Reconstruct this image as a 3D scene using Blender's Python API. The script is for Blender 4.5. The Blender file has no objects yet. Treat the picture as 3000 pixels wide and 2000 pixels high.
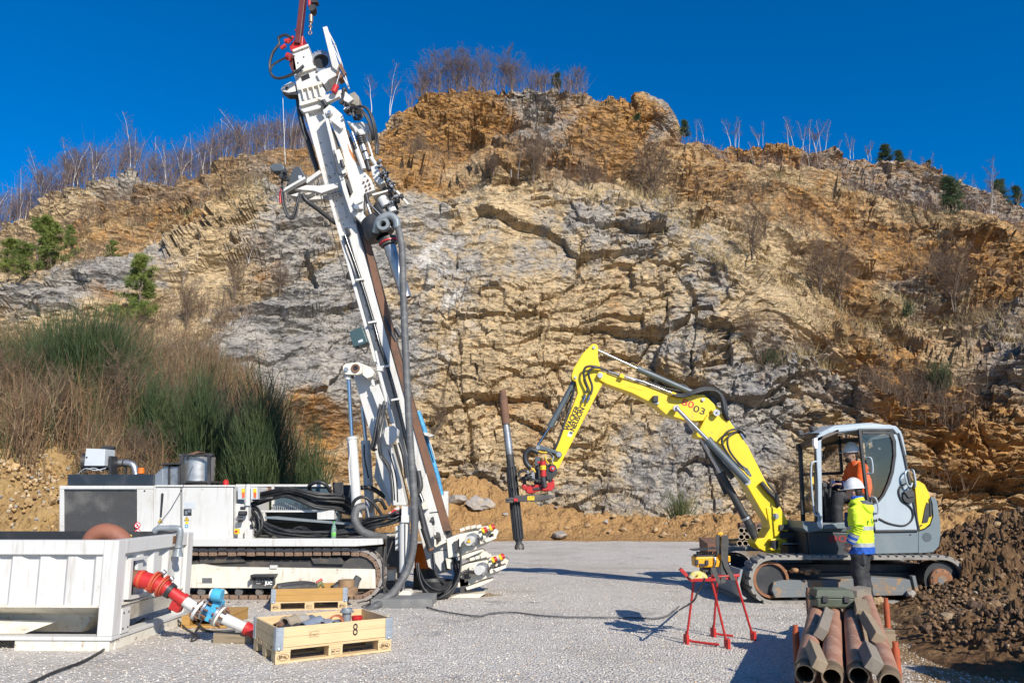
import bpy,math,random
import numpy as np
from mathutils import Vector,Matrix,Euler
R=math.radians
random.seed(7)
rng=np.random.default_rng(11)
scn=bpy.context.scene
COL=scn.collection
# ------ camera
F,PITCH,CAMZ=2250.0,R(9.0),1.6
HOR=1450.0
SHIFT=(HOR-1000.0-F*math.tan(PITCH))/3000.0
cam_d=bpy.data.cameras.new('camera')
cam=bpy.data.objects.new('camera',cam_d)
COL.objects.link(cam)
cam.location=(0,0,CAMZ)
cam.rotation_euler=(R(90)+PITCH,0,0)
cam_d.sensor_width=36.0
cam_d.lens=F/3000.0*36.0
cam_d.shift_y=SHIFT
cam_d.clip_start=0.05
cam_d.clip_end=5000.0
scn.camera=cam
# ------ sky, sun, exposure
SUN_EL=R(32.0)
SUN_DIR=Vector((0.50,-0.86,0.0)).normalized()
wd=bpy.data.worlds.new('World')
scn.world=wd
wd.use_nodes=True
wt=wd.node_tree
bg=wt.nodes['Background']
sky=wt.nodes.new('ShaderNodeTexSky')
sky.sky_type='NISHITA'
sky.sun_disc=False
sky.sun_elevation=SUN_EL
sky.sun_rotation=math.atan2(SUN_DIR.x,SUN_DIR.y)
sky.altitude=1500
sky.air_density=1.0
sky.dust_density=0.8
sky.ozone_density=6.0
hs=wt.nodes.new('ShaderNodeHueSaturation')
hs.inputs['Saturation'].default_value=1.32
hs.inputs['Hue'].default_value=0.502
hs.inputs['Value'].default_value=1.32
wt.links.new(sky.outputs[0],hs.inputs['Color'])
wt.links.new(hs.outputs[0],bg.inputs[0])
bg.inputs[1].default_value=0.094
sd=bpy.data.lights.new('sun','SUN')
sd.energy=5.0
sd.angle=R(0.5)
sd.color=(1.0,0.94,0.84)
sun=bpy.data.objects.new('sun',sd)
COL.objects.link(sun)
to_sun=Vector((SUN_DIR.x*math.cos(SUN_EL),SUN_DIR.y*math.cos(SUN_EL),math.sin(SUN_EL)))
sun.rotation_euler=to_sun.to_track_quat('Z','Y').to_euler()
sun.location=(20,-40,40)
vs=scn.view_settings
vs.view_transform='Standard'
vs.look='None'
vs.exposure=0.34
vs.gamma=1.0
vs.use_curve_mapping=False
scn.render.engine='CYCLES'
# ------ coordinates
SP,CP=math.sin(PITCH),math.cos(PITCH)
DS=1.0
def P(px,py,Y):
 """world point seen at photograph pixel (px, py), Y metres in front of the camera"""
 Y=Y*DS
 xc=(px-1500.0)/F
 yc=(1000.0+3000.0*SHIFT-py)/F
 dy=CP-yc*SP
 t=Y/dy
 return Vector((xc*t,Y,CAMZ+(SP+yc*CP)*t))
def G(px,py,z=0.0):
 """point on the ground plane of height z"""
 xc=(px-1500.0)/F
 yc=(1000.0+3000.0*SHIFT-py)/F
 d=Vector((xc,CP-yc*SP,SP+yc*CP))
 t=(z-CAMZ)/d.z
 return Vector((0,0,CAMZ))+d*t
def Pn(px,py,Y):
 xc=(px-1500.0)/F
 yc=(1000.0+3000.0*SHIFT-py)/F
 dy=CP-yc*SP
 t=Y/dy
 return np.stack([xc*t,Y+0*t,CAMZ+(SP+yc*CP)*t],-1)
 # ------ numpy noise
def _h(ix,iy,seed):
 ix=ix.astype(np.int64);iy=iy.astype(np.int64)
 n=(ix*374761393+iy*668265263+seed*1442695041)&0xFFFFFFFF
 n=((n^(n>>13))*1274126177)&0xFFFFFFFF
 n=((n^(n>>16))*2246822519)&0xFFFFFFFF
 return((n^(n>>15))&0xFFFFFF)/float(0x1000000)
def vnoise(x,y,seed=0):
 ix=np.floor(x);iy=np.floor(y)
 fx=x-ix;fy=y-iy
 fx=fx*fx*(3-2*fx);fy=fy*fy*(3-2*fy)
 a=_h(ix,iy,seed);b=_h(ix+1,iy,seed);c=_h(ix,iy+1,seed);d=_h(ix+1,iy+1,seed)
 return(a+(b-a)*fx)*(1-fy)+(c+(d-c)*fx)*fy
def fbm(x,y,o=4,seed=0,gain=0.5):
 s=0;a=1;t=0
 for k in range(o):
  s=s+a*vnoise(x*2**k+17.3*k,y*2**k-9.1*k,seed+k)
  t+=a;a*=gain
 return s/t
def cells(x,y,seed=0,jit=0.9):
 """nearest jittered cell: returns F1, F2, three random numbers and the offset from its centre"""
 ix=np.floor(x);iy=np.floor(y)
 f1=np.full(x.shape,9.0);f2=np.full(x.shape,9.0)
 cx=np.zeros_like(x);cy=np.zeros_like(x);bx=np.zeros_like(x);by=np.zeros_like(x)
 for dx in(-1,0,1):
  for dy in(-1,0,1):
   jx=ix+dx;jy=iy+dy
   px=jx+0.5+(_h(jx,jy,seed)-0.5)*jit
   py=jy+0.5+(_h(jx,jy,seed+1)-0.5)*jit
   d=np.maximum(np.abs(px-x),np.abs(py-y))*0.6+0.4*np.hypot(px-x,py-y)
   m=d<f1
   f2=np.where(m,f1,np.minimum(f2,d))
   f1=np.where(m,d,f1)
   cx=np.where(m,jx,cx);cy=np.where(m,jy,cy)
   bx=np.where(m,x-px,bx);by=np.where(m,y-py,by)
 return f1,f2,_h(cx,cy,seed+2),_h(cx,cy,seed+3),_h(cx,cy,seed+4),bx,by
def sstep(a,b,x):
 t=np.clip((x-a)/(b-a),0,1)
 return t*t*(3-2*t)
 # ------ mesh builder
def frame(d):
 d=Vector(d).normalized()
 u=Vector((0,0,1))if abs(d.z)<0.95 else Vector((1,0,0))
 a=d.cross(u).normalized()
 return a,a.cross(d).normalized(),d
class MB:
 def __init__(s):
  s.v=[];s.f=[];s.s=[];s.m=[];s.mi=0;s.p=[];s.pc=0;s.dp=0
 def add(s,vs,fs,smooth=False):
  o=len(s.v)
  if not s.dp:s.pc+=1
  s.p.extend([s.pc]*len(vs))
  s.v.extend([tuple(p)for p in vs])
  s.f.extend([tuple(i+o for i in f)for f in fs])
  s.s.extend([smooth]*len(fs));s.m.extend([s.mi]*len(fs))
  return s
 def box(s,c,size,rot=None,taper=1.0):
  hx,hy,hz=size[0]/2,size[1]/2,size[2]/2
  vs=[]
  for z in(-1,1):
   k=taper if z>0 else 1.0
   for x,y in((-1,-1),(1,-1),(1,1),(-1,1)):
    vs.append(Vector((x*hx*k,y*hy*k,z*hz)))
  if rot is not None:
   M=rot if isinstance(rot,Matrix)else Euler(rot).to_matrix()
   vs=[M@v for v in vs]
  c=Vector(c)
  return s.add([v+c for v in vs],[(3,2,1,0),(4,5,6,7),(0,1,5,4),(1,2,6,5),(2,3,7,6),(3,0,4,7)])
 def box2(s,p0,p1):
  a=[min(p0[i],p1[i])for i in range(3)];b=[max(p0[i],p1[i])for i in range(3)]
  return s.box([(a[i]+b[i])/2 for i in range(3)],[b[i]-a[i]for i in range(3)])
 def beam(s,p0,p1,w,h,up=None,w1=None,h1=None):
  """box of cross-section w x h from p0 to p1"""
  p0=Vector(p0);p1=Vector(p1);d=(p1-p0).normalized()
  u=Vector(up)if up else(Vector((0,0,1))if abs(d.z)<0.95 else Vector((0,1,0)))
  a=d.cross(u).normalized();b=a.cross(d).normalized()
  w1=w if w1 is None else w1;h1=h if h1 is None else h1
  vs=[]
  for p,ww,hh in((p0,w,h),(p1,w1,h1)):
   for x,y in((-1,-1),(1,-1),(1,1),(-1,1)):
    vs.append(p+a*(x*ww/2)+b*(y*hh/2))
  return s.add(vs,[(0,1,2,3),(7,6,5,4),(4,5,1,0),(5,6,2,1),(6,7,3,2),(7,4,0,3)])
 def tube(s,p0,p1,r0,r1=None,n=14,cap=True,hollow=None):
  r1=r0 if r1 is None else r1
  p0=Vector(p0);p1=Vector(p1)
  a,b,d=frame(p1-p0)
  ring=[a*math.cos(2*math.pi*k/n)+b*math.sin(2*math.pi*k/n)for k in range(n)]
  s.add([p0+r*r0 for r in ring]+[p1+r*r1 for r in ring],[((k+1)%n,k,n+k,n+(k+1)%n)for k in range(n)],True)
  if hollow:
   s.add([p0+r*hollow for r in ring]+[p1+r*hollow for r in ring],[(k,(k+1)%n,n+(k+1)%n,n+k)for k in range(n)],True)
   for p,r_,fl in((p0,r0,0),(p1,r1,1)):
    fs=[(k,(k+1)%n,n+(k+1)%n,n+k)for k in range(n)]
    if fl:fs=[f[::-1]for f in fs]
    s.add([p+r*r_ for r in ring]+[p+r*hollow for r in ring],fs)
  elif cap:
   s.add([p0+r*r0 for r in ring],[tuple(range(n))])
   s.add([p1+r*r1 for r in ring],[tuple(range(n-1,-1,-1))])
  return s
 def path(s,pts,r,n=8,sub=4,r1=None,cap=True):
  """swept tube along a Catmull-Rom curve"""
  pts=[Vector(p)for p in pts]
  if sub>1 and len(pts)>2:
   q=[pts[0]*2-pts[1]]+pts+[pts[-1]*2-pts[-2]]
   out=[]
   for i in range(1,len(q)-2):
    for k in range(sub):
     t=k/sub
     a,b,c,d=q[i-1],q[i],q[i+1],q[i+2]
     out.append(0.5*((2*b)+(c-a)*t+(2*a-5*b+4*c-d)*t*t+(3*b-a-3*c+d)*t**3))
   pts=out+[pts[-1]]
  m=len(pts)
  vs=[];A=None
  for i,p in enumerate(pts):
   d=(pts[min(i+1,m-1)]-pts[max(i-1,0)])
   if d.length<1e-9:d=Vector((0,0,1))
   d.normalize()
   if A is None:A,B,_=frame(d)
   else:
    A=(A-d*A.dot(d))
    if A.length<1e-6:A,B,_=frame(d)
    A.normalize()
   B=A.cross(d)
   rr=r if r1 is None else r+(r1-r)*i/(m-1)
   for k in range(n):
    t=2*math.pi*k/n
    vs.append(p+A*(rr*math.cos(t))+B*(rr*math.sin(t)))
  fs=[(i*n+(k+1)%n,i*n+k,(i+1)*n+k,(i+1)*n+(k+1)%n)[::-1]for i in range(m-1)for k in range(n)]
  s.add(vs,[f[::-1]for f in fs],True)
  if cap and n>3:
   s.add(vs[:n],[tuple(range(n))]);s.add(vs[-n:],[tuple(range(n-1,-1,-1))])
  return s
 def prism(s,pts,vec):
  """closed polygon of 3D points extruded by vec"""
  pts=[Vector(p)for p in pts];vec=Vector(vec);n=len(pts)
  nrm=Vector((0,0,0))
  for i in range(n):nrm+=pts[i].cross(pts[(i+1)%n])
  if nrm.dot(vec)<0:pts=pts[::-1]
  vs=pts+[p+vec for p in pts]
  return s.add(vs,[tuple(range(n-1,-1,-1)),tuple(range(n,2*n))]+[(k,(k+1)%n,n+(k+1)%n,n+k)for k in range(n)])
 def pxprism(s,pp,Y,th):
  """outline of photograph pixels on the plane at depth Y, th metres thick to the back"""
  return s.prism([P(a,b,Y)for a,b in pp],(0,th,0))
 def loft(s,rings,smooth=True,cap=True):
  n=len(rings[0]);vs=[p for r in rings for p in r]
  fs=[(i*n+k,i*n+(k+1)%n,(i+1)*n+(k+1)%n,(i+1)*n+k)for i in range(len(rings)-1)for k in range(n)]
  s.add(vs,fs,smooth)
  if cap:
   s.add(rings[0],[tuple(range(n-1,-1,-1))],smooth);s.add(rings[-1],[tuple(range(n))],smooth)
  return s
 def lathe(s,p0,axis,prof,n=20,smooth=True):
  """prof: list of (distance along axis, radius)"""
  a,b,d=frame(axis);p0=Vector(p0)
  rings=[[p0+d*t+(a*math.cos(2*math.pi*k/n)+b*math.sin(2*math.pi*k/n))*max(r,1e-4)for k in range(n)]for t,r in prof]
  for i in range(len(rings)-1):
   s.add(rings[i]+rings[i+1],[((k+1)%n,k,n+k,n+(k+1)%n)for k in range(n)],smooth)
  return s
 def ball(s,c,r,n=12,sc=(1,1,1),rot=None):
  c=Vector(c);rings=[]
  M=Euler(rot).to_matrix()if rot else Matrix.Identity(3)
  m=max(5,n//2)
  for i in range(m+1):
   t=math.pi*i/m
   rings.append([c+M@Vector((sc[0]*r*max(math.sin(t),1e-3)*math.cos(2*math.pi*k/n),sc[1]*r*max(math.sin(t),1e-3)*math.sin(2*math.pi*k/n),-sc[2]*r*math.cos(t)))for k in range(n)])
  return s.loft(rings,True,False)
def _piece(f):
 def g(s,*a,**k):
  if not s.dp:s.pc+=1
  s.dp+=1
  try:return f(s,*a,**k)
  finally:s.dp-=1
 return g
for _n in('box','beam','tube','path','prism','loft','lathe','ball'):setattr(MB,_n,_piece(getattr(MB,_n)))
KEEP=set('fittings motor_fittings reel_motor jaw_fittings valve_fittings couplings hose_couplings levers lever_marks bolts bolt_hole flange_bolts hub_bolts stamp gauge label_print sticker_mark mud thread cables chain foot_slot prohibition_mark logo spring hook_block warning_mark emblem hopper side_wall end_wall yellow_hose hose_clamp rope_coil trunk crown radiator_surround'.split())
def clusters(mb):
 """groups of touching primitives in a mesh builder"""
 V=np.array([tuple(v)for v in mb.v]);pid=np.array(mb.p);ids=np.unique(pid)
 lo=[V[pid==i].min(0)-.012 for i in ids];hi=[V[pid==i].max(0)+.012 for i in ids]
 par=list(range(len(ids)))
 def fd(i):
  while par[i]!=i:i=par[i]
  return i
 lo=np.array(lo);hi=np.array(hi)
 T=(lo[:,None]<=hi[None]).all(-1);T&=T.T
 for i,j in zip(*np.nonzero(np.tril(T,-1))):par[fd(i)]=fd(j)
 r={}
 for i,k in enumerate(ids):r.setdefault(fd(i),[]).append(k)
 return list(r.values())
def subset(mb,keep):
 m=MB();keep=set(keep);mp={}
 for i,v in enumerate(mb.v):
  if mb.p[i]in keep:mp[i]=len(m.v);m.v.append(v)
 for f,sm,mi in zip(mb.f,mb.s,mb.m):
  if f[0]in mp:m.f.append(tuple(mp[i]for i in f));m.s.append(sm);m.m.append(mi)
 m.p=[1]*len(m.v);return m
def world_loc(o):
 l=Vector(o.location)
 while o.parent:
  o=o.parent;l+=Vector(o.location)
 return l
def link_mesh(name,me,parent=None,mats=(),label=None,kind=None,bev=0,bseg=2):
 o=bpy.data.objects.new(name,me);COL.objects.link(o)
 for m in mats:me.materials.append(m)
 if parent:o.parent=parent
 if label:o['label']=label
 if kind:o['kind']=kind
 elif parent and name in('motor_fittings','jaw_fittings','couplings','fittings','valve_fittings','mud'):o['kind']='stuff'
 if bev:
  b=o.modifiers.new('bevel','BEVEL');b.width=bev;b.segments=bseg;b.limit_method='ANGLE';b.angle_limit=R(35)
  b.harden_normals=False
 return o
def build(mb,name,mat,parent=None,local=False,label=None,kind=None,bev=0,bseg=2):
 """mb's points are world points unless local; they are stored relative to the parent"""
 if parent is not None and name not in KEEP and 1<mb.pc<=90:
  cl=clusters(mb)
  if 1<len(cl)<=40:
   r=None
   for c in cl:
    o=build(subset(mb,c),name,mat,parent,local,label,kind,bev,bseg);r=r or o
   return r
 me=bpy.data.meshes.new(name)
 if parent is not None and not local:
  L=world_loc(parent);vs=[(v[0]-L.x,v[1]-L.y,v[2]-L.z)for v in mb.v]
 else:vs=mb.v
 me.from_pydata(vs,[],mb.f)
 me.polygons.foreach_set('use_smooth',mb.s)
 mats=mat if isinstance(mat,(list,tuple))else[mat]
 if len(mats)>1:me.polygons.foreach_set('material_index',mb.m)
 me.update()
 return link_mesh(name,me,parent,mats,label,kind,bev,bseg)
def npmesh(name,V,Fc,mats,smooth=True,parent=None,kind=None):
 """V (n,3), Fc (m,3 or 4) numpy arrays"""
 me=bpy.data.meshes.new(name)
 V=np.ascontiguousarray(V,np.float32);Fc=np.ascontiguousarray(Fc,np.int32)
 me.vertices.add(len(V));me.vertices.foreach_set('co',V.ravel())
 k=Fc.shape[1]
 me.loops.add(Fc.size);me.loops.foreach_set('vertex_index',Fc.ravel())
 me.polygons.add(len(Fc))
 me.polygons.foreach_set('loop_start',np.arange(0,Fc.size,k,dtype=np.int32))
 me.polygons.foreach_set('loop_total',np.full(len(Fc),k,np.int32))
 me.polygons.foreach_set('use_smooth',np.full(len(Fc),smooth))
 me.update(calc_edges=True)
 return link_mesh(name,me,parent,mats,None,kind)
def gridfaces(nu,nv):
 i=np.arange(nu-1)[:,None]*nv+np.arange(nv-1)[None,:]
 return np.stack([i,i+nv,i+nv+1,i+1],-1).reshape(-1,4)
def colattr(o,name,arr):
 a=o.data.color_attributes.new(name,'FLOAT_COLOR','POINT')
 c=np.ones((len(arr),4),np.float32);c[:,:arr.shape[1]]=arr
 a.data.foreach_set('color',c.ravel())
def thing(name,label,cat,loc=(0,0,0),rotz=0.0,group=None):
 o=bpy.data.objects.new(name,None);COL.objects.link(o)
 o.location=loc;o.rotation_euler=(0,0,rotz);o.empty_display_size=0.2
 return tag(o,label,cat,group)
def tag(o,label,cat,group=None):
 o['label']=label;o['category']=cat
 if group:o['group']=group
 return o
def recentre(o):
 """move a world-built mesh's origin to the middle of its base"""
 me=o.data;n=len(me.vertices);c=np.empty(n*3,np.float32);me.vertices.foreach_get('co',c);c=c.reshape(-1,3)
 k=np.array([(c[:,0].min()+c[:,0].max())/2,(c[:,1].min()+c[:,1].max())/2,c[:,2].min()],np.float32)
 me.vertices.foreach_set('co',(c-k).ravel());o.location=Vector([float(x)for x in k])
 return o
def solo(mb,name,mat,label,cat,group=None,bev=0):
 o=recentre(build(mb,name,mat,bev=bev));return tag(o,label,cat,group)
def copy_tree(o,parent=None):
 c=o.copy();COL.objects.link(c)
 if parent:c.parent=parent
 for ch in list(o.children):copy_tree(ch,c)
 return c
 # ------ materials
def new_mat(name):
 m=bpy.data.materials.new(name);m.use_nodes=True
 nt=m.node_tree;b=nt.nodes['Principled BSDF']
 return m,nt,b
def nd(nt,typ,**kw):
 n=nt.nodes.new(typ)
 for k,v in kw.items():
  if k in n.inputs:n.inputs[k].default_value=v
  else:setattr(n,k,v)
 return n
def rgb(c):return(c[0],c[1],c[2],1.0)
def mixc(nt,fac,a,b,mode='MIX'):
 m=nt.nodes.new('ShaderNodeMix');m.data_type='RGBA';m.blend_type=mode
 if isinstance(fac,(int,float)):m.inputs[0].default_value=fac
 else:nt.links.new(fac,m.inputs[0])
 for i,x in((6,a),(7,b)):
  if isinstance(x,(tuple,list)):m.inputs[i].default_value=rgb(x)
  else:nt.links.new(x,m.inputs[i])
 return m.outputs[2]
def ramp(nt,src,a,b):
 r=nt.nodes.new('ShaderNodeMapRange');r.interpolation_type='SMOOTHSTEP'
 r.inputs[1].default_value=a;r.inputs[2].default_value=b
 nt.links.new(src,r.inputs[0]);return r.outputs[0]
def noise(nt,vec,scale,detail=4,rough=0.55,dist=0.0):
 n=nd(nt,'ShaderNodeTexNoise',Scale=scale,Detail=detail,Roughness=rough,Distortion=dist)
 if vec is not None:nt.links.new(vec,n.inputs['Vector'])
 return n.outputs[0]
def coord(nt,which='Object',scale=None,rot=None):
 t=nt.nodes.new('ShaderNodeTexCoord');o=t.outputs[which]
 if scale or rot:
  m=nt.nodes.new('ShaderNodeMapping')
  if scale:m.inputs['Scale'].default_value=scale
  if rot:m.inputs['Rotation'].default_value=rot
  nt.links.new(o,m.inputs[0]);o=m.outputs[0]
 return o
def bump(nt,b,h,strength=0.3,dist=0.01):
 n=nt.nodes.new('ShaderNodeBump');n.inputs['Strength'].default_value=strength;n.inputs['Distance'].default_value=dist
 nt.links.new(h,n.inputs['Height']);nt.links.new(n.outputs[0],b.inputs['Normal'])
def pmat(name,c1,c2=None,rough=0.5,metal=0.0,scale=3.0,lo=0.45,hi=0.7,bmp=0.0,bs=40.0,bd=0.004,stretch=None,c3=None,s3=12.0,lo3=0.62,hi3=0.72,spec=0.5,coat=0.0,streak=None):
 """paint, metal, wood, rubber: a base colour, a second colour in large uneven patches, and small chips or dirt"""
 m,nt,b=new_mat(name)
 v=coord(nt,'Object',stretch)
 col=None
 if c2:
  col=mixc(nt,ramp(nt,noise(nt,v,scale,6,0.6),lo,hi),c1,c2)
 if c3:
  col=mixc(nt,ramp(nt,noise(nt,v,s3,5,0.7),lo3,hi3),col if col is not None else c1,c3)
 if streak:
  f=nt.nodes.new('ShaderNodeMath');f.operation='MULTIPLY';f.inputs[1].default_value=.75
  nt.links.new(ramp(nt,noise(nt,coord(nt,'Object',(7,7,.7)),2.2,7,.7),.52,.74),f.inputs[0])
  col=mixc(nt,f.outputs[0],col,streak)
 if col is None:b.inputs['Base Color'].default_value=rgb(c1)
 else:nt.links.new(col,b.inputs['Base Color'])
 b.inputs['Roughness'].default_value=rough;b.inputs['Metallic'].default_value=metal
 b.inputs['Specular IOR Level'].default_value=spec
 b.inputs['Coat Weight'].default_value=coat
 if c2 or c3:
  rr=nt.nodes.new('ShaderNodeMapRange');rr.inputs[3].default_value=max(0.05,rough-0.1);rr.inputs[4].default_value=min(1,rough+0.15)
  nt.links.new(noise(nt,v,scale*2.3,5),rr.inputs[0]);nt.links.new(rr.outputs[0],b.inputs['Roughness'])
 if bmp:bump(nt,b,noise(nt,v,bs,5),bmp,bd)
 return m
 # ====== materials of the land
def cliff_material():
 m,nt,b=new_mat('cliff_rock')
 v=coord(nt,'Object')
 at=nd(nt,'ShaderNodeVertexColor',layer_name='zone')
 sep=nt.nodes.new('ShaderNodeSeparateColor');nt.links.new(at.outputs[0],sep.inputs[0])
 at2=nd(nt,'ShaderNodeVertexColor',layer_name='zone2')
 sep2=nt.nodes.new('ShaderNodeSeparateColor');nt.links.new(at2 .outputs[0],sep2 .inputs[0])
 tan=mixc(nt,ramp(nt,noise(nt,v,0.55,8,0.68),0.38,0.66),(0.50,0.365,0.205),(0.35,0.255,0.145))
 tan=mixc(nt,ramp(nt,noise(nt,v,1.7,8,0.7),0.50,0.68),tan,(0.56,0.43,0.26))
 gry=mixc(nt,ramp(nt,noise(nt,v,0.8,8,0.66),0.36,0.62),(0.235,0.22,0.205),(0.36,0.325,0.275))
 gry=mixc(nt,ramp(nt,noise(nt,v,3.1,6,0.7),0.55,0.75),gry,(0.15,0.145,0.15))
 org=mixc(nt,ramp(nt,noise(nt,v,1.1,8,0.7),0.35,0.65),(0.42,0.215,0.065),(0.26,0.155,0.07))
 org=mixc(nt,ramp(nt,noise(nt,v,2.3,7,0.7),0.52,0.70),org,(0.21,0.14,0.085))
 n1=noise(nt,v,0.9,8,0.72)
 def zone(out,lo,hi):
  a=nt.nodes.new('ShaderNodeMath');a.operation='ADD';nt.links.new(out,a.inputs[0])
  c=nt.nodes.new('ShaderNodeMath');c.operation='MULTIPLY_ADD';c.inputs[1].default_value=1.5;c.inputs[2].default_value=-0.75
  nt.links.new(n1,c.inputs[0]);nt.links.new(c.outputs[0],a.inputs[1])
  return ramp(nt,a.outputs[0],lo,hi)
 col=mixc(nt,zone(sep.outputs[0],0.32,0.72),tan,gry)
 col=mixc(nt,zone(sep.outputs[1],0.28,0.92),col,org)
 col=mixc(nt,zone(sep.outputs[2],0.34,0.75),col,(0.62,0.58,0.52))
 col=mixc(nt,zone(sep2 .outputs[0],0.35,0.75),col,(0.10,0.075,0.05))
 # lichen and thin dark seams
 col=mixc(nt,ramp(nt,noise(nt,v,6.0,6,0.75),0.57,0.68),col,(0.17,0.135,0.095))
 mus=nd(nt,'ShaderNodeTexNoise',Scale=0.9,Detail=9.0,Roughness=0.62,Distortion=0.6)
 mp=nt.nodes.new('ShaderNodeMapping');mp.inputs['Scale'].default_value=(1.0,1.0,2.6);mp.inputs['Rotation'].default_value=(0,R(14),0)
 nt.links.new(v,mp.inputs[0]);nt.links.new(mp.outputs[0],mus.inputs['Vector'])
 ab=nt.nodes.new('ShaderNodeMath');ab.operation='SUBTRACT';ab.inputs[1].default_value=0.5
 nt.links.new(mus.outputs[0],ab.inputs[0])
 ab2=nt.nodes.new('ShaderNodeMath');ab2 .operation='ABSOLUTE';nt.links.new(ab.outputs[0],ab2 .inputs[0])
 crack=ramp(nt,ab2 .outputs[0],0.0,0.016)
 nt.links.new(col,b.inputs['Base Color'])
 b.inputs['Roughness'].default_value=0.92;b.inputs['Specular IOR Level'].default_value=0.2
 hh=nt.nodes.new('ShaderNodeMath');hh.operation='ADD'
 v2=nd(nt,'ShaderNodeTexVoronoi',Scale=1.9,feature='F1');v2 .inputs['Randomness'].default_value=1.0
 mp2=nt.nodes.new('ShaderNodeMapping');mp2 .inputs['Scale'].default_value=(0.8,0.8,1.9);mp2 .inputs['Rotation'].default_value=(0,R(10),0)
 wn=nd(nt,'ShaderNodeTexNoise',Scale=2.0,Detail=4.0)
 nt.links.new(v,wn.inputs['Vector'])
 wv=nt.nodes.new('ShaderNodeVectorMath');wv.operation='MULTIPLY_ADD';wv.inputs[1].default_value=(0.5,0.5,0.5)
 nt.links.new(wn.outputs[1],wv.inputs[0]);nt.links.new(v,wv.inputs[2])
 nt.links.new(wv.outputs[0],mp2 .inputs[0]);nt.links.new(mp2 .outputs[0],v2 .inputs['Vector'])
 nt.links.new(v2 .outputs[0],hh.inputs[0])
 h3=nt.nodes.new('ShaderNodeMath');h3 .operation='MULTIPLY_ADD';h3 .inputs[1].default_value=0.35
 nt.links.new(noise(nt,v,5.0,8,0.7),h3 .inputs[0]);
 h4=nt.nodes.new('ShaderNodeMath');h4 .operation='MULTIPLY';h4 .inputs[1].default_value=0.35;nt.links.new(crack,h4 .inputs[0])
 nt.links.new(h4 .outputs[0],h3 .inputs[2])
 nt.links.new(h3 .outputs[0],hh.inputs[1])
 bump(nt,b,hh.outputs[0],0.85,0.32)
 return m
def soil_material(name,c1,c2,c3,sc=1.2,bd=0.12,bs=0.8):
 m,nt,b=new_mat(name)
 v=coord(nt,'Object')
 col=mixc(nt,ramp(nt,noise(nt,v,sc,8,0.7),0.35,0.65),c1,c2)
 col=mixc(nt,ramp(nt,noise(nt,v,sc*7,6,0.75),0.54,0.70),col,c3)
 nt.links.new(col,b.inputs['Base Color'])
 b.inputs['Roughness'].default_value=0.95;b.inputs['Specular IOR Level'].default_value=0.15
 vo=nd(nt,'ShaderNodeTexVoronoi',Scale=9.0,feature='F1');nt.links.new(v,vo.inputs['Vector'])
 a=nt.nodes.new('ShaderNodeMath');a.operation='ADD'
 nt.links.new(vo.outputs[0],a.inputs[0]);nt.links.new(noise(nt,v,14.0,8,0.75),a.inputs[1])
 bump(nt,b,a.outputs[0],bs,bd)
 return m
def gravel_material():
 m,nt,b=new_mat('gravel')
 v=coord(nt,'Object')
 vo=nd(nt,'ShaderNodeTexVoronoi',Scale=42.0,feature='F1');nt.links.new(v,vo.inputs['Vector'])
 hv=nt.nodes.new('ShaderNodeSeparateColor');nt.links.new(vo.outputs['Color'],hv.inputs[0])
 col=mixc(nt,hv.outputs[0],(0.52,0.475,0.41),(0.72,0.66,0.575))
 col=mixc(nt,ramp(nt,hv.outputs[1],0.88,0.95),col,(0.62,0.59,0.56))
 col=mixc(nt,ramp(nt,hv.outputs[2],0.9,0.96),col,(0.42,0.33,0.27))
 col=mixc(nt,ramp(nt,noise(nt,v,0.35,6,0.65),0.46,0.72),col,(0.48,0.43,0.36))
 col=mixc(nt,ramp(nt,noise(nt,v,1.3,6,0.7),0.54,0.72),col,(0.32,0.305,0.28))
 el=coord(nt,'Object',(.16,.75,1),(0,0,R(-8)))
 fines=nt.nodes.new('ShaderNodeMath');fines.operation='MULTIPLY';fines.inputs[1].default_value=.7
 nt.links.new(ramp(nt,noise(nt,el,1.1,7,.7),.52,.70),fines.inputs[0])
 col=mixc(nt,fines.outputs[0],col,(0.43,0.36,0.27))
 damp=nt.nodes.new('ShaderNodeMath');damp.operation='MULTIPLY';damp.inputs[1].default_value=.55
 nt.links.new(ramp(nt,noise(nt,coord(nt,'Object',(.3,.9,1),(0,0,R(12))),1.3,6,.65),.58,.74),damp.inputs[0])
 col=mixc(nt,damp.outputs[0],col,(0.22,0.205,0.19))
 at=nd(nt,'ShaderNodeVertexColor',layer_name='zone')
 sep=nt.nodes.new('ShaderNodeSeparateColor');nt.links.new(at.outputs[0],sep.inputs[0])
 a=nt.nodes.new('ShaderNodeMath');a.operation='ADD';nt.links.new(sep.outputs[0],a.inputs[0])
 c=nt.nodes.new('ShaderNodeMath');c.operation='MULTIPLY_ADD';c.inputs[1].default_value=1.4;c.inputs[2].default_value=-0.7
 nt.links.new(noise(nt,v,2.2,8,0.72),c.inputs[0]);nt.links.new(c.outputs[0],a.inputs[1])
 dirt=mixc(nt,noise(nt,v,3.0,8,0.7),(0.36,0.245,0.125),(0.22,0.14,0.07))
 col=mixc(nt,ramp(nt,a.outputs[0],0.4,0.7),col,dirt)
 nt.links.new(col,b.inputs['Base Color'])
 b.inputs['Roughness'].default_value=0.9;b.inputs['Specular IOR Level'].default_value=0.25
 ad=nt.nodes.new('ShaderNodeMath');ad.operation='ADD'
 vi=nt.nodes.new('ShaderNodeMath');vi.operation='MULTIPLY';vi.inputs[1].default_value=-1.0
 nt.links.new(vo.outputs[0],vi.inputs[0])
 nt.links.new(vi.outputs[0],ad.inputs[0]);nt.links.new(noise(nt,v,9.0,6,0.7),ad.inputs[1])
 bump(nt,b,ad.outputs[0],0.8,0.035)
 return m
M_CLIFF=cliff_material()
M_GRAVEL=gravel_material()
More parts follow.
